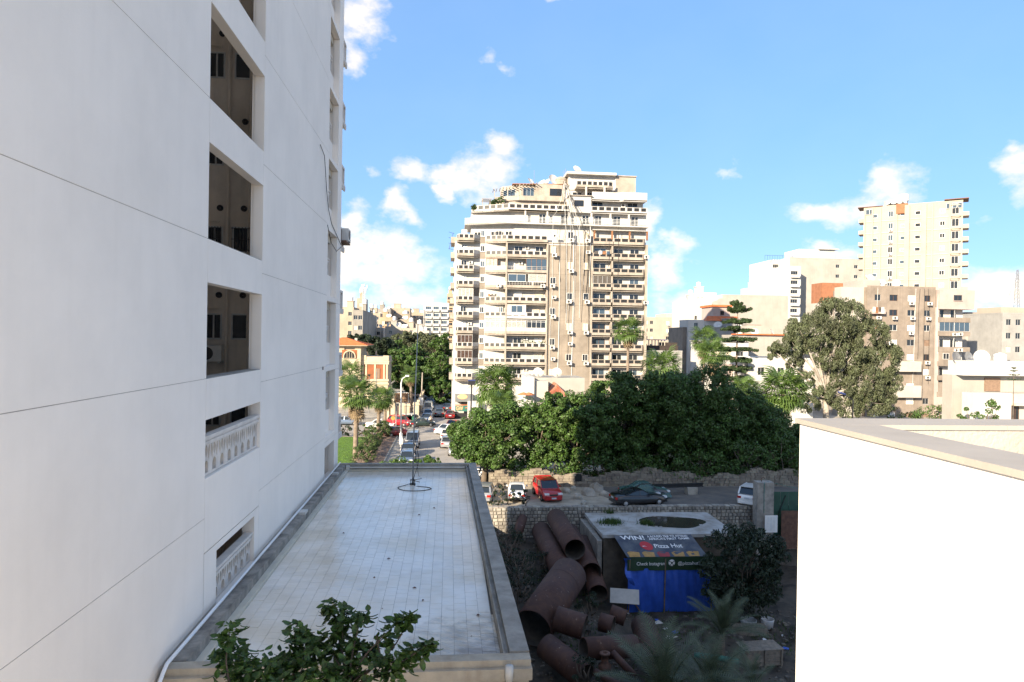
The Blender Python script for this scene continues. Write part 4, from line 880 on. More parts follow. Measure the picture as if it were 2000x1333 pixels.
# ---- red-roofed villa
VY = 140.0; vx = lambda px: XA(px, VY); vz = lambda py: aY(710, py, VY).z
VL = root('villa', 'cream and brick classical villa with red hipped tile roof behind the palms', 'house', (vx(700), VY, 0)); vo = vx(700)
u0, u1, u2 = vx(640)-vo, vx(705)-vo, vx(758)-vo; fv = Fr(0, 0, 0)
zE, zP = vz(676), vz(697)
b = MB(); cu = vx(683)-vo
wallq(b, fv, u0, u1, 0, zE, [(cu-1.05, cu+1.05, vz(700), vz(688)+.9)], .3); b.box(u0, u1, .31, 9, 0, zE); b.build('wall', 'villa_cream', VL)
b = MB(); b.box(u1+.01, u2, 1.0, 9, 0, zP-.3)
for t in (0, .13, .5, .88, 1): u = u1+.2+(u2-u1-.6)*t; b.box(u, u+.35, .82, 1.0, vz(742), vz(712))
b.box(u1, u2+.15, .75, 1.0, vz(712), vz(708)).box(u1, u2+.2, .7, 9.1, vz(708), vz(705)).box(u1, u2+.05, .8, 9, vz(705), zP).box(u2-1.0, u2+.1, .72, 1.5, vz(704), zP+.25).box(u1, u1+1.0, .72, 1.4, vz(704), zP+.25).box(u1, u2+.15, .8, 1, vz(745), vz(741)).box(u1, u2+.2, .75, 1, vz(752), vz(749)); b.build('wing_wall', 'villa_cream', VL)
b = MB(); b.box(u1+.3, u2-.3, .93, 1.0, vz(741), vz(713)); b.build('brick_panel', 'villa_brick', VL)
b = MB(); b.box(cu-1.5, cu+1.5, -.05, -.001, vz(700), vz(684)); me = b.mesh('brick_panel')
put(me, 'brick_panel', 'villa_brick', VL)
ho = arch(0, 0, 2.1, 1.35, 12); fr_ = curve_mesh('arch_window', [arch(0, -.08, 2.5, 1.65, 14), ho], .12); fr_.transform(Matrix.Rotation(R(90), 4, 'X')); aw = put(fr_, 'arch_window', 'villa_cream', VL, (cu, -.12, vz(700)))
gm = curve_mesh('pane', [ho], .01); gm.transform(Matrix.Rotation(R(90), 4, 'X')); put(gm, 'pane', 'glass_dark', aw, (0, -.0, 0))
b = MB()
for x in (-.5, -.02, .46): b.box(x, x+.07, -.1, -.03, 0, 1.2)
b.build('mullion', 'villa_cream', aw)
win(VL, Fr(0, 1.0, 0), vx(733)-vo, vz(740), .9, vz(720)-vz(740), .1, 2, 'brown_wood', 'glass_dark', shut='shutter_brown')
win(VL, Fr(0, 1.0, 0), vx(728)-vo, vz(775), 1.0, 1.5, .05, 2, 'brown_wood', 'glass_dark')
b = MB(); b.box(u0-.8, u1+1.4, -1.1, 9.8, zE-.02, zE+.12); b.build('eave', 'villa_cream', VL)
b = MB(); zr_ = vz(660); e = [(u0-.9, -1.2), (u1+1.5, -1.2), (u1+1.5, 9.9), (u0-.9, 9.9)]; A_, B_ = (vx(668)-vo-.5, 4.3, zr_), (vx(668)-vo, 4.3, zr_); ze_ = zE+.13
# tile courses: each course a thin step of the hip
nC = 12
for i in range(nC):
    t0, t1 = i/nC, (i+1)/nC
    def at_(k, t): top = (A_, B_, B_, A_)[k]; return (e[k][0]+(top[0]-e[k][0])*t, e[k][1]+(top[1]-e[k][1])*t, ze_+(zr_-ze_)*t)
    for k in range(4):
        p, q, r2, s2 = at_(k, t0), at_((k+1) % 4, t0), at_((k+1) % 4, t1), at_(k, t1)
        b.quad((p[0], p[1], p[2]+.10), (q[0], q[1], q[2]+.10), r2, s2); b.quad(p, q, (q[0], q[1], q[2]+.10), (p[0], p[1], p[2]+.10))
rf = b.build('roof', 'roof_red', VL)
MB().box(vx(688)-vo, vx(693)-vo, 3.5, 4.3, vz(668), vz(661)).build('chimney', 'cream_pale', rf); MB().tube([(vx(731)-vo, 4, zP-.3), (vx(731)-vo, 4, vz(686))], .13, 8).build('flue', 'pinkish', VL)
# ---- small house in front of the tower
HY = 96.0; hx = lambda px: XA(px, HY); hz = lambda py: aY(1070, py, HY).z; h0 = hx(1070)
HS = root('house', 'small cream house with striped orange roof below the central tower', 'house', (h0, HY, 0))
MB().box(hx(1034)-h0, hx(1072)-h0, 0, 8, 0, hz(745)).build('wall', 'cream_pale', HS); MB().box(hx(1028)-h0, hx(1044)-h0, -.5, 6, 0, hz(737)).build('stair_block', 'white_wall', HS)
MB().box(hx(1040)-h0, hx(1150)-h0, 2.5, 9, 0, hz(740)).build('wall', 'party_wall', HS); MB().box(hx(1004)-h0, hx(1044)-h0, -3.5, 2, 0, hz(806)).build('terrace', 'grey_render', HS); MB().box(hx(1002)-h0, hx(1046)-h0, -3.8, 2.2, hz(806), hz(803)).build('terrace_slab', 'party_wall', HS)
ra = [(hx(1064)-h0, -.6), (hx(1112)-h0, -.6), (hx(1112)-h0, 5), (hx(1064)-h0, 5)]; zt0, zt1 = hz(775), hz(748)
MB().box(ra[0][0]+.4, ra[1][0]-.4, -.2, 2.4, 0, zt0).build('wall', 'white_wall', HS)
b = MB(); ap = ((ra[0][0]+ra[1][0])/2, 2.3)
n = 26
for k in range(2):
    p, q = (ra[0], ra[1]) if k == 0 else (ra[3], ra[0])
    for i in range(n):
        t0, t1 = i/n, (i+.55)/n; w0 = (p[0]+(q[0]-p[0])*t0, p[1]+(q[1]-p[1])*t0, zt0); w1 = (p[0]+(q[0]-p[0])*t1, p[1]+(q[1]-p[1])*t1, zt0); f_ = .97
        def up(w): return (w[0]+(ap[0]-w[0])*f_, w[1]+(ap[1]-w[1])*f_, zt1)
        b.quad((w0[0], w0[1], zt0+.09), (w1[0], w1[1], zt0+.09), up(w1), up(w0))
rr_ = b.build('roof_tiles', 'roof_red', HS); b = MB()
for k in range(4): p, q = ra[k], ra[(k+1) % 4]; b.quad((*p, zt0), (*q, zt0), (*ap, zt1-.02))
b.build('roof', 'cream_pale', HS, label='pale roof pans between the orange ridges')
for px in (1056, 1094): dish(HS, (hx(px)-h0, 2.6, hz(741)+.75), .75, 150 if px < 1070 else 160, 70)
for px in (1019, 1034): acunit(HS, Fr(0, 0, 0), hx(px)-h0, 2.6, hz(803), .95)
b = MB()
for i in range(6): b.tube([(hx(1010+5*i)-h0, -2.5, hz(803)), (hx(1012+5*i)-h0, -2.3, hz(785))], .025, 4)
b.build('drying_rack', 'grey_metal', HS)
for px, c in ((1022, 'shop_orange'), (1032, 'shop_orange')): MB().lathe([(.9, 0), (.5, .2), (.02, .35)], 8).build('parasol', c, HS, loc=(hx(px)-h0, -1.5, hz(770)))
# ---- right of the tower
rt, fr, W_, zt = bldg('restaurant_building', 'grey flat-roofed building with a blue-awninged roof cafe right of the tower', 1255, 1333, 685, 124, 12, 'grey_render', 1, 3, (.5,), seed=40, roofcl=0)
b = MB(); fbox(b, fr, 0, W_, -2.5, -2.4, zt, zt+.9); b.build('fence', 'dark_roof', rt)
b = MB()
for i in range(9): fbox(b, fr, .8+i*.62, .95+i*.62, -3.2, -3.05, zt-.3, zt+1.9)
b.build('post', 'cream_pale', rt); b = MB(); fbox(b, fr, .5, W_*.72, -7, -2.7, zt+1.9, zt+2.05); b.build('awning', mat('awning_blue', (.05, .09, .22), .7, .1), rt); b = MB(); fbox(b, fr, W_*.7, W_, -7, -2.9, zt-.3, zt+1.5); b.build('cabin', 'dark_roof', rt)
bldg('apartment_block', 'cream low block with dark tent roofs directly right of the tower', 1255, 1312, 620, 260, 16, 'cream', 5, 3.0, (.12, .3, .85), seed=41, roofcl=0)
b_ = bldg('apartment_block', 'cream block with a row of small top windows left of the white buildings', 1300, 1346, 613, 300, 16, 'cream_pale', 4, 3, (.3, .6, .9), seed=42, roofcl=0)
bldg('apartment_block', 'white block with a large dish on its roof corner', 1340, 1372, 588, 210, 14, 'white_wall', 7, 3.1, (.6,), seed=43, roofcl=2, ac=.3)
bldg('apartment_tower', 'narrow white tower with a roof tank left of the round gable', 1363, 1398, 572, 220, 12, 'white_wall', 7, 3.1, (.25, .7), seed=44, roofcl=1)
# gabled little tower with orange tile bands
GY = 175.0; g0 = XA(1408, GY); GZ = lambda py: aY(1408, py, GY).z
GT = root('gabled_house', 'beige tower house with curved gable and orange tile band', 'house', (g0, GY, 0)); gw = XA(1425, GY)-XA(1391, GY)
MB().box(-gw/2, gw/2, 0, 8, 0, GZ(600)).build('wall', 'pinkish', GT); MB().box(-gw/2-.4, gw/2+.4, -.5, 8.4, GZ(600), GZ(596)).build('tile_band', 'roof_red', GT)
gb = curve_mesh('gable', [[(-gw/2, 0), (gw/2, 0), (gw/2, .8), (gw*.3, 1.1)]+[(gw*.22*math.cos(a), 1.2+gw*.12*math.sin(a)) for a in [math.pi*i/8 for i in range(9)]]+[(-gw*.3, 1.1), (-gw/2, .8)]], .2); gb.transform(Matrix.Rotation(R(90), 4, 'X')); put(gb, 'gable', 'pinkish', GT, (0, .2, GZ(596)))
win(GT, Fr(0, 0, 0), -.3, GZ(616), 1.0, 1.1, .05, 2, 'brown_wood', 'glass_dark')
b = MB(); b.quad((-gw*1.1, -3, GZ(628)), (gw*.9, -3, GZ(628)), (gw*.9, 0, GZ(618)), (-gw*.8, 0, GZ(618))); b.quad((-gw*1.1, -3, GZ(628)), (-gw*.8, 0, GZ(618)), (-gw*.8, 3, GZ(628))); b.build('lower_roof', 'roof_red', GT); MB().box(-gw*1.0, gw*.85, -2.6, 0, 0, GZ(628)-.02).build('wall', 'cream_pale', GT)
bldg('apartment_block', 'large blank pale party-wall building behind the pine', 1410, 1538, 577, 190, 25, 'party_wall', 0, 3, (), seed=45, roofcl=0, side='white_wall')
bldg('house', 'dark grey block with a pale blue rooftop room right of the roof cafe', 1333, 1375, 640, 150, 10, 'brown_render', 0, 3, (), seed=46, roofcl=0)
bldg('rooftop_room', 'pale blue rooftop room with one dark window', 1344, 1374, 625, 149, 6, 'white_wall', 1, 2.6, (.5,), seed=47, roofcl=0, parap=.3, wd=(.9, 1.2))
bldg('house', 'grey old house with broken roof edge behind the pine tree', 1395, 1470, 640, 165, 12, 'grey_render', 1, 3, (.6, .8), seed=48, roofcl=3)
rt, fr, W_, zt = bldg('house', 'beige old house with a thin tile roof edge left of the eucalyptus', 1455, 1535, 655, 135, 12, 'party_wall', 2, 3.4, (.25, .72, .85), seed=49, roofcl=2)
b = MB(); fbox(b, fr, -.4, W_+.4, -6, .6, zt, zt+.25); b.build('tile_edge', 'roof_red', rt)
rt, fr, W_, zt = bldg('house', 'white old house with a low gable behind the fan palms', 1385, 1462, 668, 128, 10, 'white_wall', 2, 3.4, (.2, .5, .8), seed=50, roofcl=0)
b = MB(); b.prism([(-W_/2-.3, -.4), (W_/2+.3, -.4), (W_/2+.3, 10), (-W_/2-.3, 10)], zt, zt+.15); b.build('roof', 'party_wall', rt)
bldg('house', 'bright white low house behind the fan palm left of the eucalyptus', 1462, 1590, 700, 112, 12, 'white_wall', 1, 3.2, (.2, .5, .8), seed=51, roofcl=0)
bldg('house', 'pinkish brown low house half hidden by the pine', 1425, 1466, 712, 118, 8, 'pinkish', 2, 3.2, (.3, .7), seed=52, roofcl=0)
# white building with round balconies
rt, fr, W_, zt = bldg('apartment_block', 'white block with stepped balcony column left of the cream tower', 1505, 1546, 508, 230, 18, 'white_wall', 8, 3.1, (.2, .8), seed=53, roofcl=0, balc=(0, 1), side='white_wall')
rt, fr, W_, zt = bldg('apartment_block', 'pale grey-white slab building with a blue roof railing', 1540, 1690, 505, 222, 20, 'party_wall', 7, 3.4, (.62, .86), seed=54, roofcl=1, wd=(1.3, 1.1), shut=0, side='white_wall')
b = MB(); fbox(b, fr, -6, W_*.35, -6, -5.9, zt+1.2, zt+1.3)
for i in range(16): fbox(b, fr, -6+i*.9, -5.94+i*.9, -6, -5.9, zt-.3, zt+1.25)
b.build('railing', 'blue_paint', rt); b = MB(); fbox(b, fr, W_*.15, W_*.62, -12, -2, zt-.3, zt+3.2); b.build('penthouse', 'white_wall', rt); b = MB(); fbox(b, fr, W_*.40, W_*.66, -12, -1, zt+3.2, zt+3.5); b.build('penthouse_roof', 'white_wall', rt)
b_ = bldg('apartment_block', 'white narrow block with curved balconies and dark awnings', 1530, 1562, 520, 216, 10, 'white_wall', 9, 3.1, (.6,), seed=55, roofcl=0, balc=(0,))
BR = root('roof_house', 'unfinished red brick rooftop storey between the white and brown buildings', 'building', (XA(1625, 160), 160, 0)); br_ = XA(1645, 160)-XA(1603, 160); MB().box(-br_/2, br_/2, .05, 5, 0, ZA(592, 160, 1625)).build('wall', 'cream_pale', BR); b = MB(); wallq(b, Fr(-br_/2, 0, 0), 0, br_, ZA(592, 160, 1625), ZA(553, 160, 1625), [(br_*.62, br_*.62+1.2, ZA(578, 160, 1625), ZA(565, 160, 1625))], .2); b.box(-br_/2, br_/2, .25, 5, ZA(592, 160, 1625), ZA(553, 160, 1625)); b.build('brick_wall', 'brick_red', BR); win(BR, Fr(-br_/2, 0, 0), br_*.62, ZA(578, 160, 1625), 1.2, ZA(565, 160, 1625)-ZA(578, 160, 1625), -.12, 2, 'grey_metal', 'glass_dark')
bldg('roof_house', 'tiny white rooftop room with tanks left of the white balcony block', 1466, 1502, 562, 260, 10, 'white_wall', 2, 3, (.6,), seed=57, roofcl=1)
# cream tower
CY = 165.0; rt, fr, W_, zt = bldg('apartment_tower', 'tall cream tower with vertical pilasters on the right skyline', 1714, 1838, 398, CY, 12, 'cream', 0, 3.1, (), seed=58, roofcl=0, yaw=R(-38))
for i, t in enumerate((0, .085, .17, .34, .43, .60, .70, .87)):
    b = MB(); fbox(b, fr, t*W_, t*W_+(1.1 if i in (4, 5) else .35), 0, .9 if i in (4, 5) else .45, 0, zt-.4); b.build('pilaster', 'cream', rt)
for k in range(8):
    z = zt-3.7-3.1*k
    win(rt, fr, .26*W_, z+.7, 1.1, 1.5, .04, 2, 'white_paint', 'glass_blue' if k < 3 else 'glass_dark')
    if k in (1, 2, 3, 5): acunit(rt, fr, .27*W_, .45, z-.05, .95)
    win(rt, fr, .10*W_, z+.7, 1.0, .9, .04, 1, 'alu_frame', 'glass_blue'); win(rt, fr, .385*W_, z+.8, 1.0, .9, .04, 1, 'alu_frame', 'curtain' if k % 2 else 'glass_blue'); win(rt, fr, .535*W_, z+.8, 1.2, .9, .04, 1, 'alu_frame', 'glass_dark'); win(rt, fr, .78*W_, z+.7, 1.1, 1.1, .04, 2, 'alu_frame', 'glass_dark' if k % 3 else 'curtain'); b = MB(); fbox(b, fr, .0, .87*W_, .0, .12, z-.35, z-.15); b.build('string_course', 'cream_pale', rt)
    w = win(rt, fr, .895*W_, z+.3, 1.5, 1.9, .05, 2, 'white_paint', 'glass_dark')
    b = MB(); fbox(b, fr, .875*W_, .985*W_, .02, .5, z-.35, z+.05); b.quad(fr.p(.875*W_, .3, z+2.4), fr.p(.985*W_, .3, z+2.4), fr.p(.93*W_, .3, z+3.0)); b.build('window_surround', 'cream', rt)
    for s_, u in ((-1, -1.3), (1, W_+.0)):
        b = MB(); fbox(b, fr, u, u+1.3, -4.5, -.3, z-.25, z+.75); b.build('balcony', 'cream', rt)
    win(rt, Fr(-W_/2, 0, 0), -.02, z, .01, .01, -9) if False else None
b = MB(); fbox(b, fr, -1.5, W_*.2, -5, .3, zt-.05, zt+.1); fbox(b, fr, .82*W_, W_+1.2, -5, .6, zt+.15, zt+.35); b.build('roof_edge', 'brown_wood', rt)
for t in (.02, .06, .84, .9, .95): win(rt, fr, t*W_, zt-2.0, .9, 1.3, .27, 1, 'white_paint', 'glass_blue')
b = MB(); fbox(b, fr, .34*W_, .46*W_, -.1, .55, zt-2.4, zt+.1); b.build('brick_patch', 'brick_red', rt)
b = MB(); fbox(b, fr, .2*W_, .44*W_, -9, -3, zt-.3, zt+1.8); b.build('roof_room', 'grey_render', rt); tank(rt, fr.p(.4*W_, -6, zt+1.8), 1.2, 2.0)
for i in range(4): dish(rt, fr.p((.26+.05*i)*W_, -2.5, zt+1.2), .8, 30*i-40, 60)
# brown building
BY = 128.0; bx0 = 1690
BB = root('apartment_block', 'grey-brown apartment block with many air conditioners and a pink top box, right', 'building', (XA(1790, BY), BY, 0)); bo = XA(1790, BY)
bu = lambda px: XA(px, BY)-bo; bz = lambda py: aY(1780, py, BY).z; fb = Fr(0, 0, 0); zt = bz(560)
cols = [(1744, 1.7), (1779, 1.6), (1810, 1.3), (1713, 1.3)]; hol = []; jobs = []
rows = [627, 657, 687, 717, 746, 775, 803]
rowz = [bz(y) for y in (583, 612, 641, 670, 698, 727, 755, 784, 812)]
rn = random.Random(11)
for i, z in enumerate(rowz):
    for (px, w) in cols:
        if rn.random() < .06: continue
        u = bu(px)-w/2; hol.append((u, u+w, z-.6, z+.6)); jobs.append((u, z-.6, w, 1.2))
uL, uS, uR_ = bu(1692), bu(1826), bu(1893)
b = MB(); wallq(b, fb, uL, uS, 0, zt, hol, .2); b.box(uL, uS-.01, .25, 12, 0, zt-.3); b.build('wall', 'brown_render', BB)
b = MB(); b.box(uL-4.9, uL-.02, 1.0, 3.2, 0, bz(563)); b.build('side_wing', 'cream_pale', BB)
MB().box(uL-.2, uL+3.5, 1.2, 8, zt-.31, bz(548)).build('roof_room', 'party_wall', BB)
for (u, z, w, h) in jobs:
    win(BB, fb, u, z, w, h, -.15, 2, rn.choice(('white_paint', 'alu_frame', 'brown_wood')), 'glass_dark', shut=rn.choice((None, 'shutter_white', 'shutter_brown', None)))
    if rn.random() < .6: acunit(BB, fb, u+rn.uniform(0, .4), .45, z-.75, 1.0)
b = MB(); fbox(b, fb, uS-.05, uS+.75, -.3, .12, 0, bz(600)); b.build('white_strip', 'pinkish', BB)
b = MB(); fbox(b, fb, uS+.4, bu(1898), -8, .6, bz(603), bz(565)); b.build('top_box', 'pinkish', BB); win(BB, fb, bu(1857), bz(586), 1.7, 1.1, .62, 2, 'tarp_dark', 'glass_dark', sill='pinkish')
b = MB(); fbox(b, fb, uS+.7, uR_-.4, -9, -1.4, 0, bz(603)); b.build('wall', 'white_wall', BB)
for i, (y0, m_) in enumerate(((624, 0), (651, 1), (682, 0), (710, 2), (738, 3), (770, 2), (798, 4))):
    z = bz(y0); b = MB(); fbox(b, fb, uS+.5, uR_, -1.4, .25, z-.45, z+.5); b.build('balcony', 'brown_render', BB)
    if m_ == 1: glazing(BB, fb, uS+.8, uR_-.1, .1, z+.5, z+2.3, 6, 'alu_frame', 'glass_blue', 0)
    elif m_ in (2, 4): b = MB(); fbox(b, fb, uS+.75, uS+3.9, -1.2, .2, z+.5, z+2.4); b.build('infill_wall', 'brown_render' if m_ == 2 else 'pinkish', BB); win(BB, fb, uS+1.6, z+.9, 1.3, 1.2, .23, 2, 'white_paint', 'glass_dark')
    else: win(BB, Fr(0, 1.4, 0), uS+1.2, z+.2, 1.6, 1.9, .05, 2, 'white_paint', 'glass_dark'); win(BB, Fr(0, 1.4, 0), uS+4.2, z+.2, 1.3, 1.9, .05, 2, 'white_paint', 'glass_dark', shut='shutter_white' if m_ == 3 else None)
    if i in (1, 2, 5): acunit(BB, fb, uS+2.8+i*.4, .6, z-.4, 1.0); acunit(BB, fb, uS+4.4, .6, z-.35, 1.0)
for (y0, c) in ((615, 'white_paint'), (645, 'awning_blue')):
    b = MB(); fbox(b, fb, uL+.4, uL+3.3, 0, 1.0, bz(y0), bz(y0)+.9); b.build('balcony', 'pinkish' if y0 == 615 else 'brown_render', BB)
    for i, cc in enumerate((c, 'rust_awning', 'tarp_dark', 'white_paint')): b = MB(); fbox(b, fb, uL+.6+.6*i, uL+1.1+.6*i, 1.02, 1.05, bz(y0)+.4-(i % 2)*.3, bz(y0)+1.3); b.build('laundry', cc, BB)
for (x0, x1, y0, y1) in ((1745, 1792, 706, 726), (1740, 1793, 753, 776)): b = MB(); fbox(b, fb, bu(x0), bu(x1), .1, 1.3, bz(y1), bz(y0)); b.build('enclosed_balcony', 'cream_pale', BB)
for i in range(5): dish(BB, (uL+1+i*1.6, 2+i % 2, zt+.7+(1.1 if i < 2 else 0)), .8, rn.uniform(-60, 60), 60)
for i in range(10):
    u = uL+rn.uniform(2, 20); pts = [(u+rn.uniform(-.3, .3), -.12, zt-.4-t*rn.uniform(12, 24)) for t in (0, .3, .6, 1)]; MB().tube(pts, .03, 4, False).build('cable', 'cable' if i % 2 else 'white_metal', BB)
for (px, yb, w_) in ((1858, 800, .0),):
    pass
# right edge houses
RY = 92.0; rx = lambda px: XA(px, RY); rz_ = lambda py: aY(1940, py, RY).z; r0 = rx(1950)
RH = root('modern_house', 'white modern house with wide white roof band, tank and dishes at the right edge', 'house', (r0, RY, 0))
MB().box(rx(1892)-r0, rx(2080)-r0, 1, 4, rz_(735), rz_(706)).build('roof_band', 'white_wall', RH); MB().box(rx(1886)-r0, rx(2080)-r0, 2.5, 4.5, 0, rz_(735)).build('wall', 'party_wall', RH); MB().box(rx(1878)-r0, rx(1950)-r0, -2.5, -.3, 0, rz_(766)).build('lower_wing', 'white_wall', RH); MB().box(rx(1950)-r0, rx(2080)-r0, -1.0, 2.4, 0, rz_(768)).build('lower_wing', 'cream_pale', RH)
MB().box(rx(1950)-r0, rx(1981)-r0, 2.35, 2.49, rz_(767), rz_(740)).build('timber_screen', 'shutter_brown', RH); MB().box(rx(1962)-r0, rx(2080)-r0, -2.2, -.9, rz_(790), rz_(787)).build('canopy', 'shutter_beige', RH)
win(RH, Fr(0, -1.0, 0), rx(1966)-r0, rz_(818), 1.2, 1.9, .03, 2, 'brown_wood', 'glass_dark')
tank(RH, (rx(1982)-r0, 2.6, rz_(706)), .85, 1.1)
for px in (1896, 1921): dish(RH, (rx(px)-r0, 3, rz_(706)+.3), 1.0, 20, 75, m='grey_metal')
dish(RH, (rx(1948)-r0, 3, rz_(706)+.45), 1.1, -20, 75)
bldg('house', 'pale grey blank house behind the modern house, right edge', 1886, 1962, 645, 150, 10, 'party_wall', 1, 3, (.25,), seed=60, roofcl=2)
bldg('apartment_block', 'cream low roofs between brown block and grey building', 1880, 1975, 625, 190, 10, 'cream', 2, 3, (.2, .5, .8), seed=61, roofcl=1)
rt, fr, W_, zt = bldg('apartment_block', 'dark grey concrete building under the lattice mast at the right edge', 1957, 2060, 612, 140, 12, 'grey_render', 5, 3, (.12, .3, .6), seed=62, roofcl=0, shut=.5)
b = MB(); fbox(b, fr, .5, 8, -8, -1, zt-.3, zt+1.3); b.build('roof_room', 'cream', rt)
LM = root('lattice_mast', 'guyed lattice radio mast on the roof at the right edge', 'mast', (XA(1985, 146), 146, ZA(600, 146, 1985))); H_ = ZA(527, 146, 1985)-ZA(600, 146, 1985); b = MB()
for k in range(3): a = k*2.09; b.tube([(.7*math.cos(a), .7*math.sin(a), -1), (.2*math.cos(a), .2*math.sin(a), H_)], .05, 4)
for i in range(10):
    for k in range(3): a, a2 = k*2.09, (k+1)*2.09; r1, r2_ = .7-.5*i/10, .7-.5*(i+1)/10; b.bar((r1*math.cos(a), r1*math.sin(a), H_*i/10), (r2_*math.cos(a2), r2_*math.sin(a2), H_*(i+1)/10), .04)
b.build('lattice', 'grey_metal', LM); b = MB()
for dx in (-3.5, 3.5): b.tube([(0, 0, H_*.85), (dx, 0, -1.0)], .02, 4)
for z in (.6, .75, .9): b.bar((-.7, 0, H_*z), (.7, 0, H_*z), .05)
b.build('guy_wire', 'grey_metal', LM)
# ================================================================== VEGETATION
mat('leaf_ficus', (.072, .14, .028), .55, .16, .6, island=.5, trans=.22, col2=(.036, .078, .017))
mat('leaf_dark', (.022, .042, .018), .6, .2, .6, island=.4, trans=.2)
mat('leaf_euc', (.12, .145, .072), .6, .18, .5, island=.4, trans=.3, col2=(.085, .095, .055))
mat('leaf_oleander', (.10, .16, .05), .55, .15, .8, island=.45, trans=.25)
mat('leaf_pine', (.045, .085, .028), .6, .2, 1, island=.35, trans=.15)
mat('leaf_front', (.055, .115, .02), .5, .25, 5, island=.35, trans=.25, col2=(.018, .042, .009))
mat('bark', (.17, .13, .10), .95, .2, 2, .6, 12)
mat('bark_pale', (.42, .38, .33), .9, .2, 1.2, .4, 8, col2=(.22, .18, .15))
mat('bark_palm', (.25, .19, .145), .95, .2, 3, .6, 14)
mat('frond_green', (.105, .175, .04), .5, .15, 2, trans=.25, col2=(.06, .12, .03))
mat('frond_dry', (.36, .26, .16), .85, .2, 2, trans=.15)
mat('frond_date', (.10, .13, .07), .55, .2, 2, trans=.2)
rng = np.random.default_rng(12)
def unit(n): v = rng.normal(size=(n, 3)); return v/np.linalg.norm(v, axis=1)[:, None]
def leafcloud(name, C, n_per, spread, size, aspect=.5, droop=0, up=.35, zs=.75):
    """leaves scattered round clump centres C (k,3) with radii spread (k,)"""
    k = len(C); idx = np.repeat(np.arange(k), n_per); N = len(idx)
    d = unit(N); rad = rng.uniform(.45, 1, N)**.5; P = C[idx]+d*rad[:, None]*spread[idx][:, None]*np.array([1, 1, zs])
    nrm = d*.7+unit(N)*.7+np.array([0, 0, up]); nrm /= np.linalg.norm(nrm, axis=1)[:, None]
    t = np.cross(nrm, unit(N)); t /= np.linalg.norm(t, axis=1)[:, None]+1e-9
    if droop: t = t*(1-droop)+np.array([0, 0, -1.])*droop+rng.normal(0, .15, (N, 3)); t /= np.linalg.norm(t, axis=1)[:, None]
    s = np.cross(nrm, t); s /= np.linalg.norm(s, axis=1)[:, None]+1e-9
    L = size*rng.uniform(.6, 1.3, N)[:, None]; w = L*aspect
    V = np.stack([P-t*L*.5, P+s*w*.5+nrm*L*.08, P+t*L*.5, P-s*w*.5+nrm*L*.08], 1).reshape(-1, 3)
    return fastmesh(name, V, 4)
def crown_centres(lobes, per, seed=0):
    """clump centres on and inside ellipsoid lobes (x,y,z,rx,ry,rz)"""
    out = []; sp = []
    for (x, y, z, rx, ry, rz) in lobes:
        n = max(6, int(per*(rx*ry+rx*rz+ry*rz)/3)); d = unit(n); r = rng.uniform(.62, 1.0, n)**.6
        P = np.array([x, y, z])+d*r[:, None]*np.array([rx, ry, rz]); out.append(P); sp.append(rng.uniform(.5, 1.0, n)*min(1, rx/2.2))
    return np.concatenate(out), np.concatenate(sp)
def limb(b, p, q, r0, r1, bend=.3, n=5):
    p, q = Vector(p), Vector(q); off = Vector((random.uniform(-1, 1), random.uniform(-1, 1), random.uniform(-.3, .3)))*bend
    pts = [p+(q-p)*t+off*math.sin(math.pi*t) for t in [i/n for i in range(n+1)]]
    b.tube(pts, [r0+(r1-r0)*i/n for i in range(n+1)], 7)
def tree(name, label, loc, lobes, per=10, nleaf=120, size=.29, m='leaf_ficus', trunk_r=.3, bark='bark', group=None, droop=0, fork=1.6, aspect=.5, dense=None, up=.35, cat='tree', splim=1.0):
    rt = root(name, label, cat, loc, 0, group); C, sp = crown_centres(lobes, per); b = MB(); top = max(l[2] for l in lobes)
    b.tube([(0, 0, -.2), (.05, .05, fork*.6), (.1, -.05, fork)], [trunk_r*1.35, trunk_r, trunk_r*.9], 9)
    for l in lobes: limb(b, (.08, -.03, fork-.1), (l[0]*.9, l[1]*.9, l[2]-l[5]*.05), trunk_r*.6, .05, .4)
    for i in range(0, len(C), max(1, len(C)//40)): limb(b, (C[i][0]*.45, C[i][1]*.45, fork+(C[i][2]-fork)*.55), C[i], .06, .015, .25, 3)
    b.build('trunk', bark, rt, True)
    put(leafcloud('crown', C, nleaf, sp*splim, size, aspect, droop, up), 'crown', m, rt)
    return rt
# ficus trees behind the garden wall
def fic(px, Y, ytop, hw, label, ybot=905, n=3, grp='dense ficus trees behind the garden wall', **k):
    p = aY(px, 800, Y); zt = aY(px, ytop, Y).z; zb = aY(px, ybot, Y).z; h = (zt-zb)/2; zc = (zt+zb)/2; w = hw*1.12/FPX*Y
    lobes = [(0, 0, zc, w*.72, w*.72, h*.8)]
    for i in range(11): a = i*2.4+px; e_ = random.uniform(-.75, .85); k_ = random.uniform(.55, .9)*math.sqrt(1-e_*e_*.6); q_ = random.uniform(.26, .46); lobes.append((w*k_*math.cos(a), w*k_*math.sin(a), zc+h*.78*e_, w*q_*1.1, w*q_*1.1, h*q_))
    return tree('ficus_tree', label, (p.x, Y, 0), lobes, group=grp, **k)
fic(948, 68, 792, 62, 'low ficus at the street corner beside the black lamp post', 922)
fic(1050, 69, 765, 58, 'ficus with grey-green sunlit leaves above the red car', 928)
fic(1128, 69, 742, 66, 'broad sunlit ficus left of the shaded tree mass', 935)
fic(1215, 71, 722, 72, 'tall ficus half in shade, below the tall fan palm', 945)
fic(1325, 72, 708, 84, 'tallest dark ficus in the middle of the tree mass', 945)
fic(1415, 73, 728, 66, 'shaded ficus below the two shaggy palms', 940)
fic(1485, 73, 775, 66, 'dark ficus left of the big fan palm', 935)
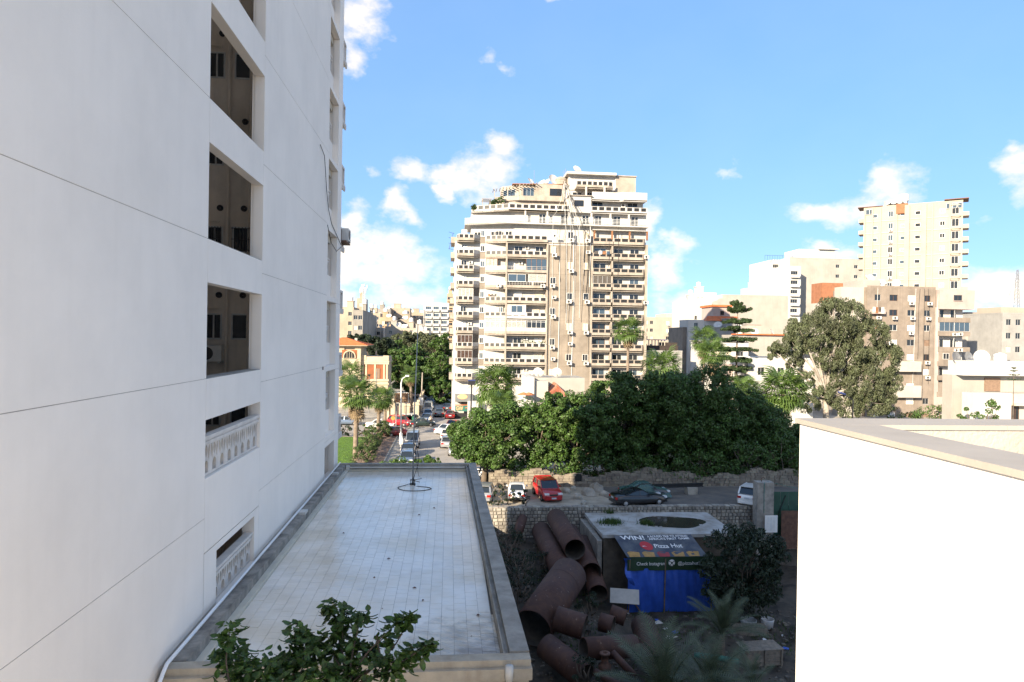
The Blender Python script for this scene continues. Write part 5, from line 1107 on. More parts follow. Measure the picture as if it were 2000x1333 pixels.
fic(1550, 75, 820, 60, 'low dark ficus beside the white parapet wall', 935)
for (px, py, Y, w, h, lab) in ((1370, 905, 67, 2.6, 1.3, 'dark shrub overhanging the garden wall under the tallest ficus'), (1450, 895, 67, 3.2, 1.6, 'dark shrub overhanging the garden wall left of the concrete post'), (1525, 890, 67, 3.0, 1.9, 'dark shrub behind the concrete post')):
    p = aY(px, py, Y); tree('shrub', lab, (p.x, Y, 0), [(0, 0, p.z, w, 1.2, h)], per=5, nleaf=90, trunk_r=.12, fork=.8, cat='shrub')
for i in range(9):
    x = 6.5+i*4.1; tree('shrub', ['low shrub under the corner ficus behind the garden wall', 'low shrub above the red car behind the wall', 'low shrub right of the wall opening', 'low shrub behind the rubble heap', 'low shrub above the black coupe', 'low shrub above the steel beam', 'low dark shrub right of the beam', 'low dark shrub left of the white car', 'low dark shrub above the concrete post'][i], (x, 67.3, 0), [(0, 0, 1.7, 2.4, .9, 1.25), (1.2, 0, 1.2, 1.2, .8, .9)], per=9, nleaf=90, size=.28, m='leaf_ficus', trunk_r=.08, fork=.5, cat='shrub', group='low shrubs behind the garden wall')
# street trees left of the tower
for (px, Y, yt, hw, m, lab, yb) in ((800, 165, 668, 42, 'leaf_ficus', 'broad street ficus left of the antenna mast line', 775), (850, 160, 690, 36, 'leaf_ficus', 'street ficus shading the road left of the tower', 790), (868, 175, 655, 26, 'leaf_ficus', 'bright street tree against the tower side', 770), (775, 190, 660, 24, 'leaf_ficus', 'rear street ficus beside the villa wing', 740),
        (735, 165, 652, 26, 'leaf_dark', 'dark casuarina behind the villa roof', 700), (700, 170, 650, 20, 'leaf_dark', 'dark round tree above the red villa roof', 690), (752, 175, 660, 24, 'leaf_dark', 'dark tree right of the casuarina', 700), (840, 200, 650, 30, 'leaf_euc', 'pale grey-green tree below the white modern block', 700), (800, 215, 648, 26, 'leaf_euc', 'thin pale tree behind the street ficus', 690), (862, 150, 735, 20, 'leaf_ficus', 'low street tree over the parked cars left of the shop sign', 800)):
    fic(px, Y, yt, hw, lab, yb, 3, 'street trees left of the tower', m=m, size=.6, per=3.6, nleaf=80)
# eucalyptus
E_ = aY(1612, 760, 92); ex = lambda px: XA(px, 92)-E_.x; ez = lambda py: aY(1620, py, 92).z
lob = [(ex(1640), 0, ez(625), 3.8, 3, 2.6), (ex(1590), 0, ez(652), 4.2, 3, 2.4), (ex(1690), .5, ez(655), 3.8, 3, 2.6), (ex(1545), 0, ez(680), 2.6, 2.4, 1.6), (ex(1720), 0, ez(700), 3.0, 2.6, 2.6), (ex(1660), -1, ez(690), 2.6, 2, 1.8), (ex(1680), -1, ez(745), 3.2, 2.4, 2.4), (ex(1735), 0, ez(745), 1.8, 1.8, 1.6), (ex(1640), -.6, ez(770), 2.6, 2, 1.9), (ex(1700), -.6, ez(785), 3, 2, 1.6), (ex(1560), .5, ez(712), 1.4, 1.2, 1.0), (ex(1590), 1, ez(790), 1.6, 1.4, 1.2), (ex(1615), -.5, ez(700), 2.2, 1.8, 1.5), (ex(1580), .5, ez(745), 1.5, 1.3, 1.2), (ex(1650), .5, ez(735), 2.2, 1.8, 1.6), (ex(1730), .3, ez(775), 1.8, 1.6, 1.3), (ex(1600), -.8, ez(775), 1.4, 1.0, 1.3), (ex(1650), -.9, ez(795), 2.0, 1.2, 1.3), (ex(1515), 0, ez(690), 1.2, 1, .9), (ex(1560), 0, ez(640), 1.6, 1.4, 1.0), (ex(1620), 0, ez(600), 1.6, 1.4, .9), (ex(1665), 0, ez(598), 1.4, 1.2, .8)]
EU = root('eucalyptus_tree', 'large grey-green eucalyptus with pale bare limbs right of centre', 'tree', (E_.x, 92, 0)); C, sp = crown_centres(lob, 8.5); b = MB()
b.tube([(0, 0, -.2), (.2, 0, 3), (.1, 0, ez(765))], [.55, .42, .36], 10)
for l in lob: limb(b, (.1, 0, ez(775)), (l[0], l[1], l[2]), .22, .05, .8, 6)
for i in range(0, len(C), 16): limb(b, (C[i][0]*.6, C[i][1]*.5, ez(775)+(C[i][2]-ez(775))*.65), C[i], .05, .012, .3, 3)
b.build('trunk', 'bark_pale', EU, True); put(leafcloud('crown', C, 110, sp*.72, .42, .26, .55, .1, 1.35), 'crown', 'leaf_euc', EU)
# shrubs on the horizon of the white parapet
for i, (px, py, Y, w, h) in enumerate(((1745, 806, 100, 1.6, 1.2), (1800, 808, 100, 2.0, 1.1), (1835, 805, 100, 2.0, 1.4), (1862, 803, 100, 1.5, 1.5), (1930, 806, 84, 1.6, 1.5), (1893, 811, 88, 1.2, 1.0))):
    p = aY(px, py, Y); tree('shrub', ['bright green shrub under the eucalyptus edge', 'small dark green shrub right of the eucalyptus', 'leafy shrub at the foot of the pink pilaster', 'taller shrub under the brown block balconies', 'rounded shrub before the modern house wall', 'small shrub left of the modern house'][i], (p.x, Y, 0), [(0, 0, p.z, w, 1.2, h)], per=5, nleaf=80, trunk_r=.1, fork=.6, size=.3, cat='shrub', group='shrubs above the white parapet')
# Norfolk pine
NP = aY(1438, 720, 112); nz = lambda py: aY(1438, py, 112).z
PN = root('norfolk_pine', 'tiered Norfolk pine with open horizontal whorls right of the tower', 'tree', (NP.x, 112, 0)); b = MB(); zt = nz(597); b.tube([(0, 0, -.2), (0, 0, 8), (.1, 0, zt)], [.3, .2, .04], 8); b.build('trunk', 'bark', PN, True)
tiers = [(600, 1.0, 6), (611, 2.0, 7), (628, 2.4, 8), (645, 2.6, 8), (665, 3.3, 8), (684, 3.2, 8), (702, 3.0, 8), (722, 3.2, 8), (742, 2.8, 8), (760, 2.8, 8)]
for ti, (py, L, nb_) in enumerate(tiers):
    for j in range(nb_):
        a = j*2*math.pi/nb_+ti*.4+random.uniform(-.15, .15); l = L*random.uniform(.6, 1.15); C = []
        dr_ = random.uniform(-.25, .12); bb = MB().tube([(0, 0, 0), (l*.5, 0, -.05+dr_*.4 if ti > 1 else .3), (l, 0, .1+dr_ if ti > 1 else .7)], [.05, .035, .015], 4)
        ts = np.linspace(.35, 1, 7); C = np.array([(l*t, s*(l*.20)*(1.15-t)*1.4, (.14+dr_*t if ti > 1 else .7*t)) for t in ts for s in (-1, -.4, .4, 1)])
        o = bb.build('branch', 'bark', PN, loc=(0, 0, nz(py)+random.uniform(-.3, .3)), rz=a); put(leafcloud('needles', C, 22, np.full(len(C), .26), .28, .4, 0, .6, 1.1), 'needles', 'leaf_pine', o)
SP_ = aY(1980, 735, 70); SN = root('pine_sapling', 'tiny young pine tip showing in front of the white roof band', 'tree', (SP_.x, 70, 0)); b = MB(); zt = aY(1980, 718, 70).z; b.tube([(0, 0, 0), (0, 0, zt)], [.1, .02], 6); b.build('trunk', 'bark', SN)
for dz, L in ((.15, .2), (.45, .35), (.9, .6), (1.4, .7)):
    C = np.array([(L*t*math.cos(a), L*t*math.sin(a), zt-dz+.12*t) for a in np.arange(0, 6.28, 1.05) for t in (.3, .6, .9)]); put(leafcloud('whorl', C, 10, np.full(len(C), .07), .14, .35, 0, .6), 'whorl', 'leaf_pine', SN)
# fan palms: every frond a part of its own
def fan_mesh(nb_=15, L=1.0, droop=.35, stalk=1.05, seed=0):
    rn = random.Random(seed); b = MB(); b.bar((0, 0, 0), (stalk, 0, 0), .035, .025)
    for i in range(nb_):
        a = R(-105)+R(210)*i/(nb_-1); ln = L*(.72+.28*math.cos(a*.8))*rn.uniform(.92, 1.06); d = Vector((math.cos(a), math.sin(a), 0)); s = Vector((-d.y, d.x, 0)); o = Vector((stalk, 0, 0)); w = L*.06
        p1 = o+d*ln*.6+Vector((0, 0, .06*math.cos(a*2))); p2 = o+d*ln+Vector((0, 0, -droop*ln*rn.uniform(.5, 1.2)))
        b.quad(o, p1-s*w, p1, p1); b.f[-1] = b.f[-1][:3]; b.quad(o, p1, p1+s*w); b.quad(p1-s*w, p2, p1); b.quad(p1, p2, p1+s*w)
    return b.mesh('frond')
FAN = [fan_mesh(seed=i, droop=dr) for i, dr in enumerate((.2, .35, .5))]; DRY = [fan_mesh(13, .9, .9, .5, 9+i) for i in range(2)]
def palm(px, ybase, ytop, Y, label, r=1.7, n=42, dry=10, trunk=.22, m='frond_green', grp='fan palms', tall_dry=0):
    p = aY(px, ybase, Y); zt = aY(px, ytop, Y).z; rt = root('fan_palm', label, 'palm tree', (p.x, Y, 0), 0, grp); b = MB(); rn = random.Random(px)
    lean = rn.uniform(-.3, .3); H = max(zt, .4); pts = []; rad = []
    for i in range(25): t = i/24; pts.append((lean*t*t, 0, -.1+(H+.1)*t)); rad.append(trunk*(1.25-.35*t)*(1.04 if i % 2 else .95))
    b.tube(pts, rad, 10); b.build('trunk', 'bark_palm', rt, True)
    for i in range(n):
        a = i*2.39996; e = R(70)-R(112)*((i+.5)/n)**.7; s = r/1.75*rn.uniform(.8, 1.12)
        o = put(FAN[rn.randrange(3)], 'frond', m, rt, (lean, 0, H+.1+.25*(1-i/n)), (rn.uniform(-.25, .25), -e, a)); o.rotation_mode = 'XYZ'; o.scale = (s, s, s)
    for i in range(dry):
        a = i*2.39996+.5; e = R(-50)-R(32)*rn.random(); s = r/1.75*rn.uniform(.8, 1.05)
        o = put(DRY[rn.randrange(2)], 'dry_frond', 'frond_dry', rt, (lean*.95, 0, H-.1-rn.random()*(.5+tall_dry)), (rn.uniform(-.3, .3), -e, a)); o.scale = (s, s, s)
    return rt
palm(694, 900, 775, 80.5, 'tall fan palm with brown skirt on the lawn, nearest left', 2.3, 48, 26, .26, tall_dry=.8)
palm(738, 860, 782, 97, 'leaning shorter fan palm right of the tall lawn palm', 2.0, 40, 12, .24)
palm(752, 835, 778, 101, 'small fan palm behind the leaning palm by the hedge', 1.7, 34, 8, .2)
palm(683, 830, 735, 118, 'dark fan palm in front of the villa wall', 2.6, 44, 6, .24)
palm(803, 800, 735, 132, 'shaggy fan palm beside the road behind the billboard', 2.0, 36, 22, .24)
palm(964, 820, 757, 84, 'dense fan palm behind the black lamp post', 2.9, 60, 14, .26)
palm(978, 830, 795, 78, 'short bright fan palm in front of the dense one', 2.0, 36, 2, .22)
palm(1226, 740, 648, 98, 'tall slim fan palm in front of the tower corner', 2.3, 46, 18, .2, tall_dry=.4)
palm(1290, 760, 722, 82, 'spreading fan palm rising behind the dark ficus', 2.6, 50, 0, .25)
palm(1372, 760, 668, 92, 'shaggy palm left of the pair beside the pine', 2.2, 44, 14, .22, tall_dry=.5)
palm(1396, 760, 694, 88, 'shaggy palm right of the pair beside the pine', 2.1, 44, 26, .22, tall_dry=1.2)
palm(1527, 830, 770, 80, 'big bushy fan palm left of the eucalyptus', 3.2, 66, 6, .28)
palm(1455, 840, 768, 84, 'half hidden fan palm behind the dark ficus', 2.2, 40, 4, .24)
palm(828, 760, 715, 190, 'distant palm among the street trees', 2.2, 30, 6, .22)
# oleander hedge
for i in range(9):
    y = 76+i*3.0; w = 1.25; h = 1.25+.12*math.sin(i*2.2)
    tree('oleander_bush', ['oleander bush nearest the tiled roof in the pavement hedge', 'second oleander bush of the pavement hedge', 'third oleander bush of the pavement hedge', 'oleander bush beside the lamp post base', 'middle oleander bush of the pavement hedge', 'oleander bush with a red flower beside the palms', 'third last oleander bush of the hedge', 'second last oleander bush of the hedge', 'farthest oleander bush of the hedge by the crossing'][i], (-9.6+.3*math.sin(i), y, 0), [(0, 0, h, w, 1.7, h*.95), (.2, .3, h*1.25, w*.7, 1, h*.6)], per=11, nleaf=70, size=.26, aspect=.22, m='leaf_oleander', trunk_r=.06, fork=.4, group='oleander hedge along the pavement', droop=0, up=.8, cat='bush', splim=.6)
for i in range(8):
    tree('hedge_bush', ['clipped hedge section nearest the villa palms at the lawn end', 'second hedge section at the lawn end', 'third hedge section at the lawn end', 'fourth hedge section at the lawn end', 'fifth hedge section at the lawn end', 'sixth hedge section at the lawn end', 'seventh hedge section at the lawn end', 'last hedge section behind the tall white building'][i], (-12.2-i*2.6, 99.8, 0), [(0, 0, .8, 1.4, .7, .85)], per=16, nleaf=60, size=.22, m='leaf_dark' if i % 2 else 'leaf_ficus', trunk_r=.06, fork=.3, group='clipped hedge at the end of the lawn', cat='hedge', splim=.5)
for i, (px, py, Y, w) in enumerate(((778, 918, 62, 1.3), (798, 912, 60, .8), (827, 905, 60, .9), (848, 906, 58, .6), (765, 906, 66, 1.4))):
    p = aY(px, py, Y); tree('shrub', ['dark shrub poking above the roof parapet left of the antenna', 'small dark shrub right beside the antenna cable', 'dark shrub above the roof edge right of the antenna', 'rightmost small dark shrub above the roof edge', 'dark leafy shrub by the pavement left of the parked cars'][i], (p.x, Y, 0), [(0, 0, p.z-.3, w, 1, .8), (w*.4, 0, p.z+.1, w*.5, .6, .45)], per=8, nleaf=70, size=.28, m='leaf_ficus', trunk_r=.07, fork=.5, cat='shrub', group='shrubs beyond the annex roof')
YU = root('yucca', 'spiky yucca with red flowers at the lawn edge', 'plant', (*aZ(715, 872, 0).xy, 0)); yb = MB().quad((0, -.05, 0), (.5, 0, .12), (1.0, 0, 0), (.5, .05, .12)).mesh('leaf')
for i in range(30): put(yb, 'leaf', 'frond_date', YU, (0, 0, .3), (0, -R(10+70*(i/30)), i*2.4))
b = MB(); [b.lathe([(.01, -.08), (.09, 0), (.01, .08)], 6, (random.uniform(.1, .5), random.uniform(-.2, .2), random.uniform(.3, .6))) for _ in range(6)]; b.build('flower', mat('flower_red', (.5, .05, .05), .7), YU)
# ---- foreground tree in front of the annex: branches and single leaves
FT = root('foreground_tree', 'leafy green tree top rising in front of the tiled roof', 'tree', (-1.6, 7.6, 0))
ft0 = Vector((-1.6, 7.6, 0)); rn = random.Random(21)
def fp(px, py, Y): return aY(px, py, Y)-ft0
cl = [(448,1235,7.4,.13,20),(460,1300,7.5,.26,46),(505,1310,7.3,.24,38),(440,1272,7.6,.14,18),(652,1190,7.8,.15,26),(672,1215,7.7,.18,30),(705,1208,7.6,.12,16),(582,1235,7.7,.15,26),(595,1265,7.5,.20,34),(640,1262,7.6,.22,40),(690,1265,7.5,.2,36),(570,1310,7.3,.25,38),(625,1320,7.2,.28,44),(680,1320,7.2,.22,30),(728,1268,7.5,.13,16),(752,1245,7.5,.09,12),(775,1218,7.4,.10,16),(798,1206,7.4,.08,13),(745,1300,7.2,.16,18),(782,1290,7.2,.14,18),(812,1272,7.3,.11,16),(836,1258,7.3,.08,13),(770,1320,7.1,.16,16),(540,1325,7.1,.22,26),(480,1345,7.2,.25,20),(700,1350,7.0,.2,14),(560,1290,7.4,.16,18),(600,1345,7.0,.25,20)]
b = MB(); hub = fp(640, 1480, 7.2); b.tube([(0, 0, -.2), (.05, 0, 5), hub], [.16, .11, .07], 9)
forks = [fp(560, 1360, 7.2), fp(680, 1345, 7.2), fp(470, 1380, 7.2)]
for f_ in forks: limb(b, hub, f_, .035, .018, .1, 4)
ends = []
for (px, py, Y, r_, n) in cl:
    c = fp(px, py, Y); f_ = min(forks, key=lambda q: (q-c).length); limb(b, f_, c, .012, .005, .12, 5); ends.append((c, r_, n))
limb(b, forks[1], fp(745, 1290, 7.3), .018, .012, .05); limb(b, fp(745, 1290, 7.3), fp(735, 1240, 7.4), .012, .005, .03)
b.build('trunk', mat('twig', (.09, .065, .05), .9, .2, 6), FT, True)
lf = MB()
prof = [(0, .0), (.018, .022), (.03, .05), (.024, .08), (0, .105)]
for i in range(4):
    w0, z0 = prof[i]; w1, z1 = prof[i+1]; k0, k1 = .012*math.sin(i/4*3.14), .012*math.sin((i+1)/4*3.14)
    for s in (-1, 1): lf.quad((0, z0, -k0), (s*w0, z0, .006-k0), (s*w1, z1, .006-k1), (0, z1, -k1))
lfm = lf.mesh('leaf', True); bulk = MB(); cnt = 0
allv = []
for (c, r_, n) in ends:
    for i in range(int(n*2.5)):
        d = Vector((rn.gauss(0, 1), rn.gauss(0, 1), rn.gauss(0, 1))).normalized(); pos = c+d*r_*rn.uniform(.3, 1)*Vector((1, 1, .85)).length/1.65
        a = rn.uniform(0, 6.28); tilt = rn.uniform(-1.1, .5); s = rn.uniform(.8, 1.35); eul = (tilt, rn.uniform(-.5, .5), a)
        if cnt < 300: o = put(lfm, 'leaf', 'leaf_front', FT, pos, eul); o.scale = (s, s, s); cnt += 1
        else:
            from mathutils import Euler
            M_ = Matrix.Translation(pos) @ Euler(eul).to_matrix().to_4x4() @ Matrix.Scale(s, 4); k = len(bulk.v); bulk.v += [tuple(M_ @ Vector(v)) for v in lf.v]; bulk.f += [tuple(k+q for q in f_) for f_ in lf.f]
    if rn.random() < 2: ends_ = None
bulk.build('leaves', 'leaf_front', FT, True, kind='stuff')
# ================================================================== THE PIT
mat('pit_stone', (.36, .33, .285), .92, .2, 1.4, .5, 14, island=.25)
mat('mortar', (.15, .13, .11), .95, .2, 2)
mat('slab', (.40, .40, .39), .9, .15, .8, .4, 14, col2=(.22, .2, .17))
mat('bunker_wall', (.14, .115, .09), .95, .25, 1, .4, 10)
mat('puddle', (.05, .045, .035), .12, .1, 1, spec=.6)
mat('rust_pipe', (.082, .034, .023), .72, .2, 1.3, .5, 9, col2=(.055, .02, .015), streak=.35, stain=(.17, .075, .035), spots=((.34, .29, .26), 3.5, .625))
mat('pipe_inside', (.10, .085, .07), .9, .2, 2)
mat('tarp_blue', (.008, .10, .50), .45, .1, 2)
mat('banner_navy', (.03, .038, .06), .5, .4, 1.2, col2=(.10, .11, .12))
mat('banner_green', (.02, .06, .025), .5, .2, 1)
mat('print_white', (.75, .75, .74), .5, .02); mat('print_red', (.5, .02, .025), .5, .03); mat('seat_orange', (.46, .24, .06), .5, .15, 4); mat('seat_red', (.36, .03, .03), .5, .1); mat('print_black', (.01, .01, .01), .5)
mat('wood_grey', (.27, .225, .18), .85, .2, 4, .3, 30); mat('board_white', (.45, .42, .38), .7, .1); mat('carpet_teal', (.05, .26, .22), .9, .3, 6); mat('litter', (.6, .6, .6), .7)
# retaining wall with rows of squared stones
SW = root('stone_wall', 'retaining wall of small squared grey stones along the pit edge', 'wall', (1.5, 57.6, 0)); MB().box(0, 58, .0, .5, PF-.5, .06).build('core', 'mortar', SW)
rn = random.Random(2); st = MB()
for r_ in range(13):
    z = .1-.30*(r_+1); x = -.2*rn.random()
    while x < 34:
        w = rn.uniform(.24, .46); dx, dz = rn.uniform(-.012, .012), rn.uniform(-.015, .015); d = rn.uniform(.06, .12); e = .04
        x0, x1, z0, z1 = x+.02, x+w-.02, z+.02+dz, z+.28+dz; k = len(st.v)
        st.v += [(x0, -.0, z0), (x1, 0, z0), (x1, 0, z1), (x0, 0, z1), (x0+e, -d, z0+e), (x1-e, -d, z0+e), (x1-e, -d, z1-e), (x0+e, -d, z1-e)]
        st.f += [tuple(k+i for i in q) for q in ((4, 5, 6, 7), (0, 1, 5, 4), (1, 2, 6, 5), (2, 3, 7, 6), (3, 0, 4, 7))]; x += w
x = 0
while x < 34: w = rn.uniform(.3, .5); st.box(x+.02, x+w-.02, -.08, .5, .065, .12+rn.uniform(0, .06)); x += w
st.build('stones', 'pit_stone', SW, kind='stuff')
# bunker
BK = root('concrete_bunker', 'low concrete bunker with a puddle on its flat roof, below the street', 'building', (11.8, 50.8, 0)); ZS = -.32
rim = [(0, 6.3), (-.1, 3), (.05, 0), (5, -.12), (10.4, .05), (10.6, 6.3)]
MB().prism([(0.12, .25), (10.3, .25), (10.3, 6.5), (0.12, 6.5)], PF-.3, ZS-.25).build('wall', 'bunker_wall', BK); MB().prism([(x, y) for x, y in rim][::1] if False else [(.0, .0), (5, -.1), (10.5, .05), (10.6, 6.55), (-.1, 6.55), (-.12, 3)], ZS-.25+.001, ZS).build('roof_slab', 'slab', BK)
MB().prism([(-.5, 6.5), (-.35, 0.2), (.0, .25), (.1, 6.5)], PF, ZS-.5).build('side_wall', 'concrete', BK)
b = MB(); cx, cy = XA(1315, 54.5)-11.8, 54.2-50.8; pts = [(cx+2.75*math.cos(a)*(1+.07*math.sin(3*a+1)), cy+1.75*math.sin(a)*(1+.1*math.sin(4*a)), ) for a in [2*math.pi*i/40 for i in range(40)]]; b.prism(pts, ZS+.002, ZS+.008); b.build('puddle', 'puddle', BK)
b = MB()
for i in range(40): a = 2*math.pi*i/40; x, y = pts[i]; b.box(x*1.0-.1, x+.12, y-.1, y+.12, ZS+.001, ZS+.012+.02*rn.random()) if rn.random() < .25 else None
b.build('rubble', 'slab', BK)
mat('weed', (.06, .12, .025), .8, .2, 2, island=.3, trans=.3)
for i, (px, py, r_, n, lab) in enumerate(((1192, 1022, .9, 500, 'grass tuft on the left edge of the bunker roof'), (1262, 1024, .55, 260, 'small grass tuft in front of the puddle'), (1190, 1003, .35, 90, 'tiny weed at the back left of the bunker roof'))):
    p = aZ(px, py, ZS); P = np.column_stack([rng.normal(0, r_*.5, n), rng.normal(0, r_*.35, n), np.zeros(n)]); w = np.column_stack([rng.normal(0, .02, n), rng.normal(0, .02, n), np.zeros(n)]); T_ = P+np.column_stack([rng.normal(0, .12, n), rng.normal(0, .12, n), rng.uniform(.15, .5, n)])
    o = put(fastmesh('grass_tuft', np.stack([P-w, P+w, T_], 1).reshape(-1, 3), 3), 'grass_tuft', 'weed', None, p); tag(o, lab, 'grass')
# ---- banner awning and tarp shelter
x0, x1 = XA(1211, 50.7), XA(1362, 50.7); top = Vector((x0, 50.66, ZS-.02)); bw = x1-x0; botY, botZ = 48.5, aY(1300, 1088, 48.5).z; slope = math.hypot(50.66-botY, ZS-botZ); tilt = math.atan2(ZS-botZ, 50.66-botY)
BN = root('banner_awning', 'dark printed advertising banner stretched as an awning over the blue tarp', 'banner', (x0+.25, botY, botZ)); BN.rotation_euler = (tilt, 0, 0)
def sagz(x, y): return -.10*math.sin(math.pi*x/bw)*math.sin(math.pi*y/slope)+.02*math.sin(x*5)*math.sin(y*2)
def surf(b, xa, xb, ya, yb, dz, nx=14, ny=6, skew=.0):
    k = len(b.v)
    for j in range(ny+1):
        for i in range(nx+1): x = xa+(xb-xa)*i/nx; y = ya+(yb-ya)*j/ny; b.v.append((x-.22*y, y, sagz(x, y)+dz))
    for j in range(ny):
        for i in range(nx): b.f.append((k+j*(nx+1)+i, k+j*(nx+1)+i+1, k+(j+1)*(nx+1)+i+1, k+(j+1)*(nx+1)+i))
b = MB(); surf(b, 0, bw, 0, slope, 0); surf(b, 0, bw, 0, slope, -.012); b.build('sheet', 'banner_navy', BN, True)
def on_banner(me, x, y, dz=.012):
    for v in me.vertices: X, Y = v.co.x+x, v.co.y+y; v.co = (X-.22*Y, Y, sagz(X, Y)+dz+v.co.z)
    return me
H = slope
put(on_banner(text_mesh('lettering', 'WIN!', H*.24, .002, .012, 0, bw*.30), bw*.07, H*.80), 'lettering', 'print_white', BN)
put(on_banner(text_mesh('lettering', 'A ROUND TRIP TO ATTEND', H*.115, .002, .005, 0, bw*.52), bw*.42, H*.895), 'lettering', 'print_white', BN)
put(on_banner(text_mesh('lettering', "AFRICA'S FIRST GAME", H*.115, .002, .005, 0, bw*.52), bw*.42, H*.79), 'lettering', 'print_white', BN)
put(on_banner(text_mesh('lettering', 'Pizza Hut', H*.25, .002, .006, .15, bw*.36), bw*.43, H*.44), 'lettering', 'print_white', BN)
put(on_banner(curve_mesh('logo_disc', [[(.62*math.cos(a)*bw/8, .62*math.sin(a)*bw/8) for a in [2*math.pi*i/24 for i in range(24)]]], .002), bw*.335, H*.53, .012), 'logo_disc', 'print_red', BN)
put(on_banner(curve_mesh('logo_roof', [[(-.34, -.05), (-.1, .02), (-.07, .1), (.07, .1), (.1, .02), (.34, -.05), (.3, -.09), (0, -.05), (-.3, -.09)]], .002), bw*.335, H*.53, .02), 'logo_roof', 'print_white', BN)
for i in range(5):
    xs_ = .02+bw*(.03+.185*i); c = 'seat_red' if i == 2 else 'seat_orange'
    put(on_banner(curve_mesh('printed_seat', [[(0, 0), (bw*.13, 0), (bw*.155, H*.22), (bw*.04, H*.25), (-.0, H*.2)]], .002), xs_, H*.01, .012), 'printed_seat', c, BN)
hang = root('x', '', ''); bpy.data.objects.remove(hang)
hz_ = aY(1300, 1088, botY).z-aY(1300, 1114, botY).z
mat('pole_wood', (.22, .16, .11), .9, .2, 4)
BH = root('banner_hem', 'green printed banner strip with white lettering hanging below the awning', 'banner', (x0+.25, botY-.02, botZ)); b = MB(); n = 30
for i in range(n): xa, xb = bw*1.25*i/n, bw*1.25*(i+1)/n; ya, yb = -.05*math.sin(xa*3), -.05*math.sin(xb*3); b.quad((xa, ya, -hz_), (xb, yb, -hz_), (xb, 0, 0), (xa, 0, 0)); b.quad((xa, ya+.012, -hz_), (xa, .012, 0), (xb, .012, 0), (xb, yb+.012, -hz_))
b.build('sheet', 'banner_green', BH)
put(text_mesh('lettering', 'Check Instagram', hz_*.36, .002, .004, 0, bw*.36), 'lettering', 'print_white', BH, (bw*.11, -.09, -hz_*.58), (R(90), 0, 0)); put(text_mesh('lettering', '@pizzahutkuwait', hz_*.36, .002, .004, 0, bw*.42), 'lettering', 'print_white', BH, (bw*.62, -.09, -hz_*.58), (R(90), 0, 0))
bl = MB().lathe([(.01, .02), (.15, .015), (.24, 0)], 18).mesh('printed_ball'); bl.transform(Matrix.Rotation(R(90), 4, 'X')); bb_ = put(bl, 'printed_ball', 'print_white', BH, (bw*.545, -.075, -hz_*.42))
for (dx, dz, s) in ((0, 0, .09), (-.15, .1, .05), (.15, .1, .05), (-.1, -.15, .05), (.1, -.15, .05)): m5 = curve_mesh('ball_patch', [[(s*math.cos(a), s*math.sin(a)) for a in [2*math.pi*i/5+1.57 for i in range(5)]]], .002); m5.transform(Matrix.Rotation(R(90), 4, 'X')); put(m5, 'ball_patch', 'print_black', bb_, (dx, -.025, dz))
TS = root('tarp_shelter', 'blue plastic tarp shelter wall with wooden poles under the banner', 'shelter', (x0+.3, botY, 0)); zb_ = pz(x0+3, botY)-.05; zt_ = botZ-hz_+.15; b = MB(); nx = 60
for j in range(8):
    for i in range(nx):
        def tp(i, j): x = 6.6*i/nx; t = j/8; return (x, .05+.05*math.sin(x*4+j*.8)+.03*math.sin(x*11+2*t)-.15*math.sin(math.pi*t), zb_+(zt_-zb_)*t)
        b.quad(tp(i, j), tp(i+1, j), tp(i+1, j+1), tp(i, j+1))
b.build('tarp', 'tarp_blue', TS, True)
b = MB()
for j in range(10): 
    t0, t1 = j/10, (j+1)/10; f_ = lambda t: (-.35+.5*t+.12*math.sin(t*9), .25*math.sin(t*7), botZ-.05-(botZ-zb_)*.55*t); p, q = f_(t0), f_(t1); w_ = .5-.25*t0; w2 = .5-.25*t1; b.quad((p[0], p[1], p[2]), (q[0], q[1], q[2]), (q[0]+w2, q[1]-.12, q[2]), (p[0]+w_, p[1]-.12, p[2]))
b.build('folded_flap', 'tarp_blue', TS, True)
for (x, y) in ((2.75, -.16), (.15, .0), (6.3, -.1)): MB().tube([(x-.05, y, zb_-.2), (x, y, botZ-.1)], .05, 7).build('pole', 'pole_wood', TS)
MB().bar((.15, -.05, zb_+1.3), (.95, -.12, zb_+.1), .09).build('brace', 'pole_wood', TS)
BO = root('board', 'pale board leaning beside the blue tarp', 'board', aY(1222, 1168, 47.6)); MB().box(-1.1, .95, -.02, .02, -.5, .75).build('panel', 'board_white', BO).rotation_euler = (R(-58), 0, R(-14))
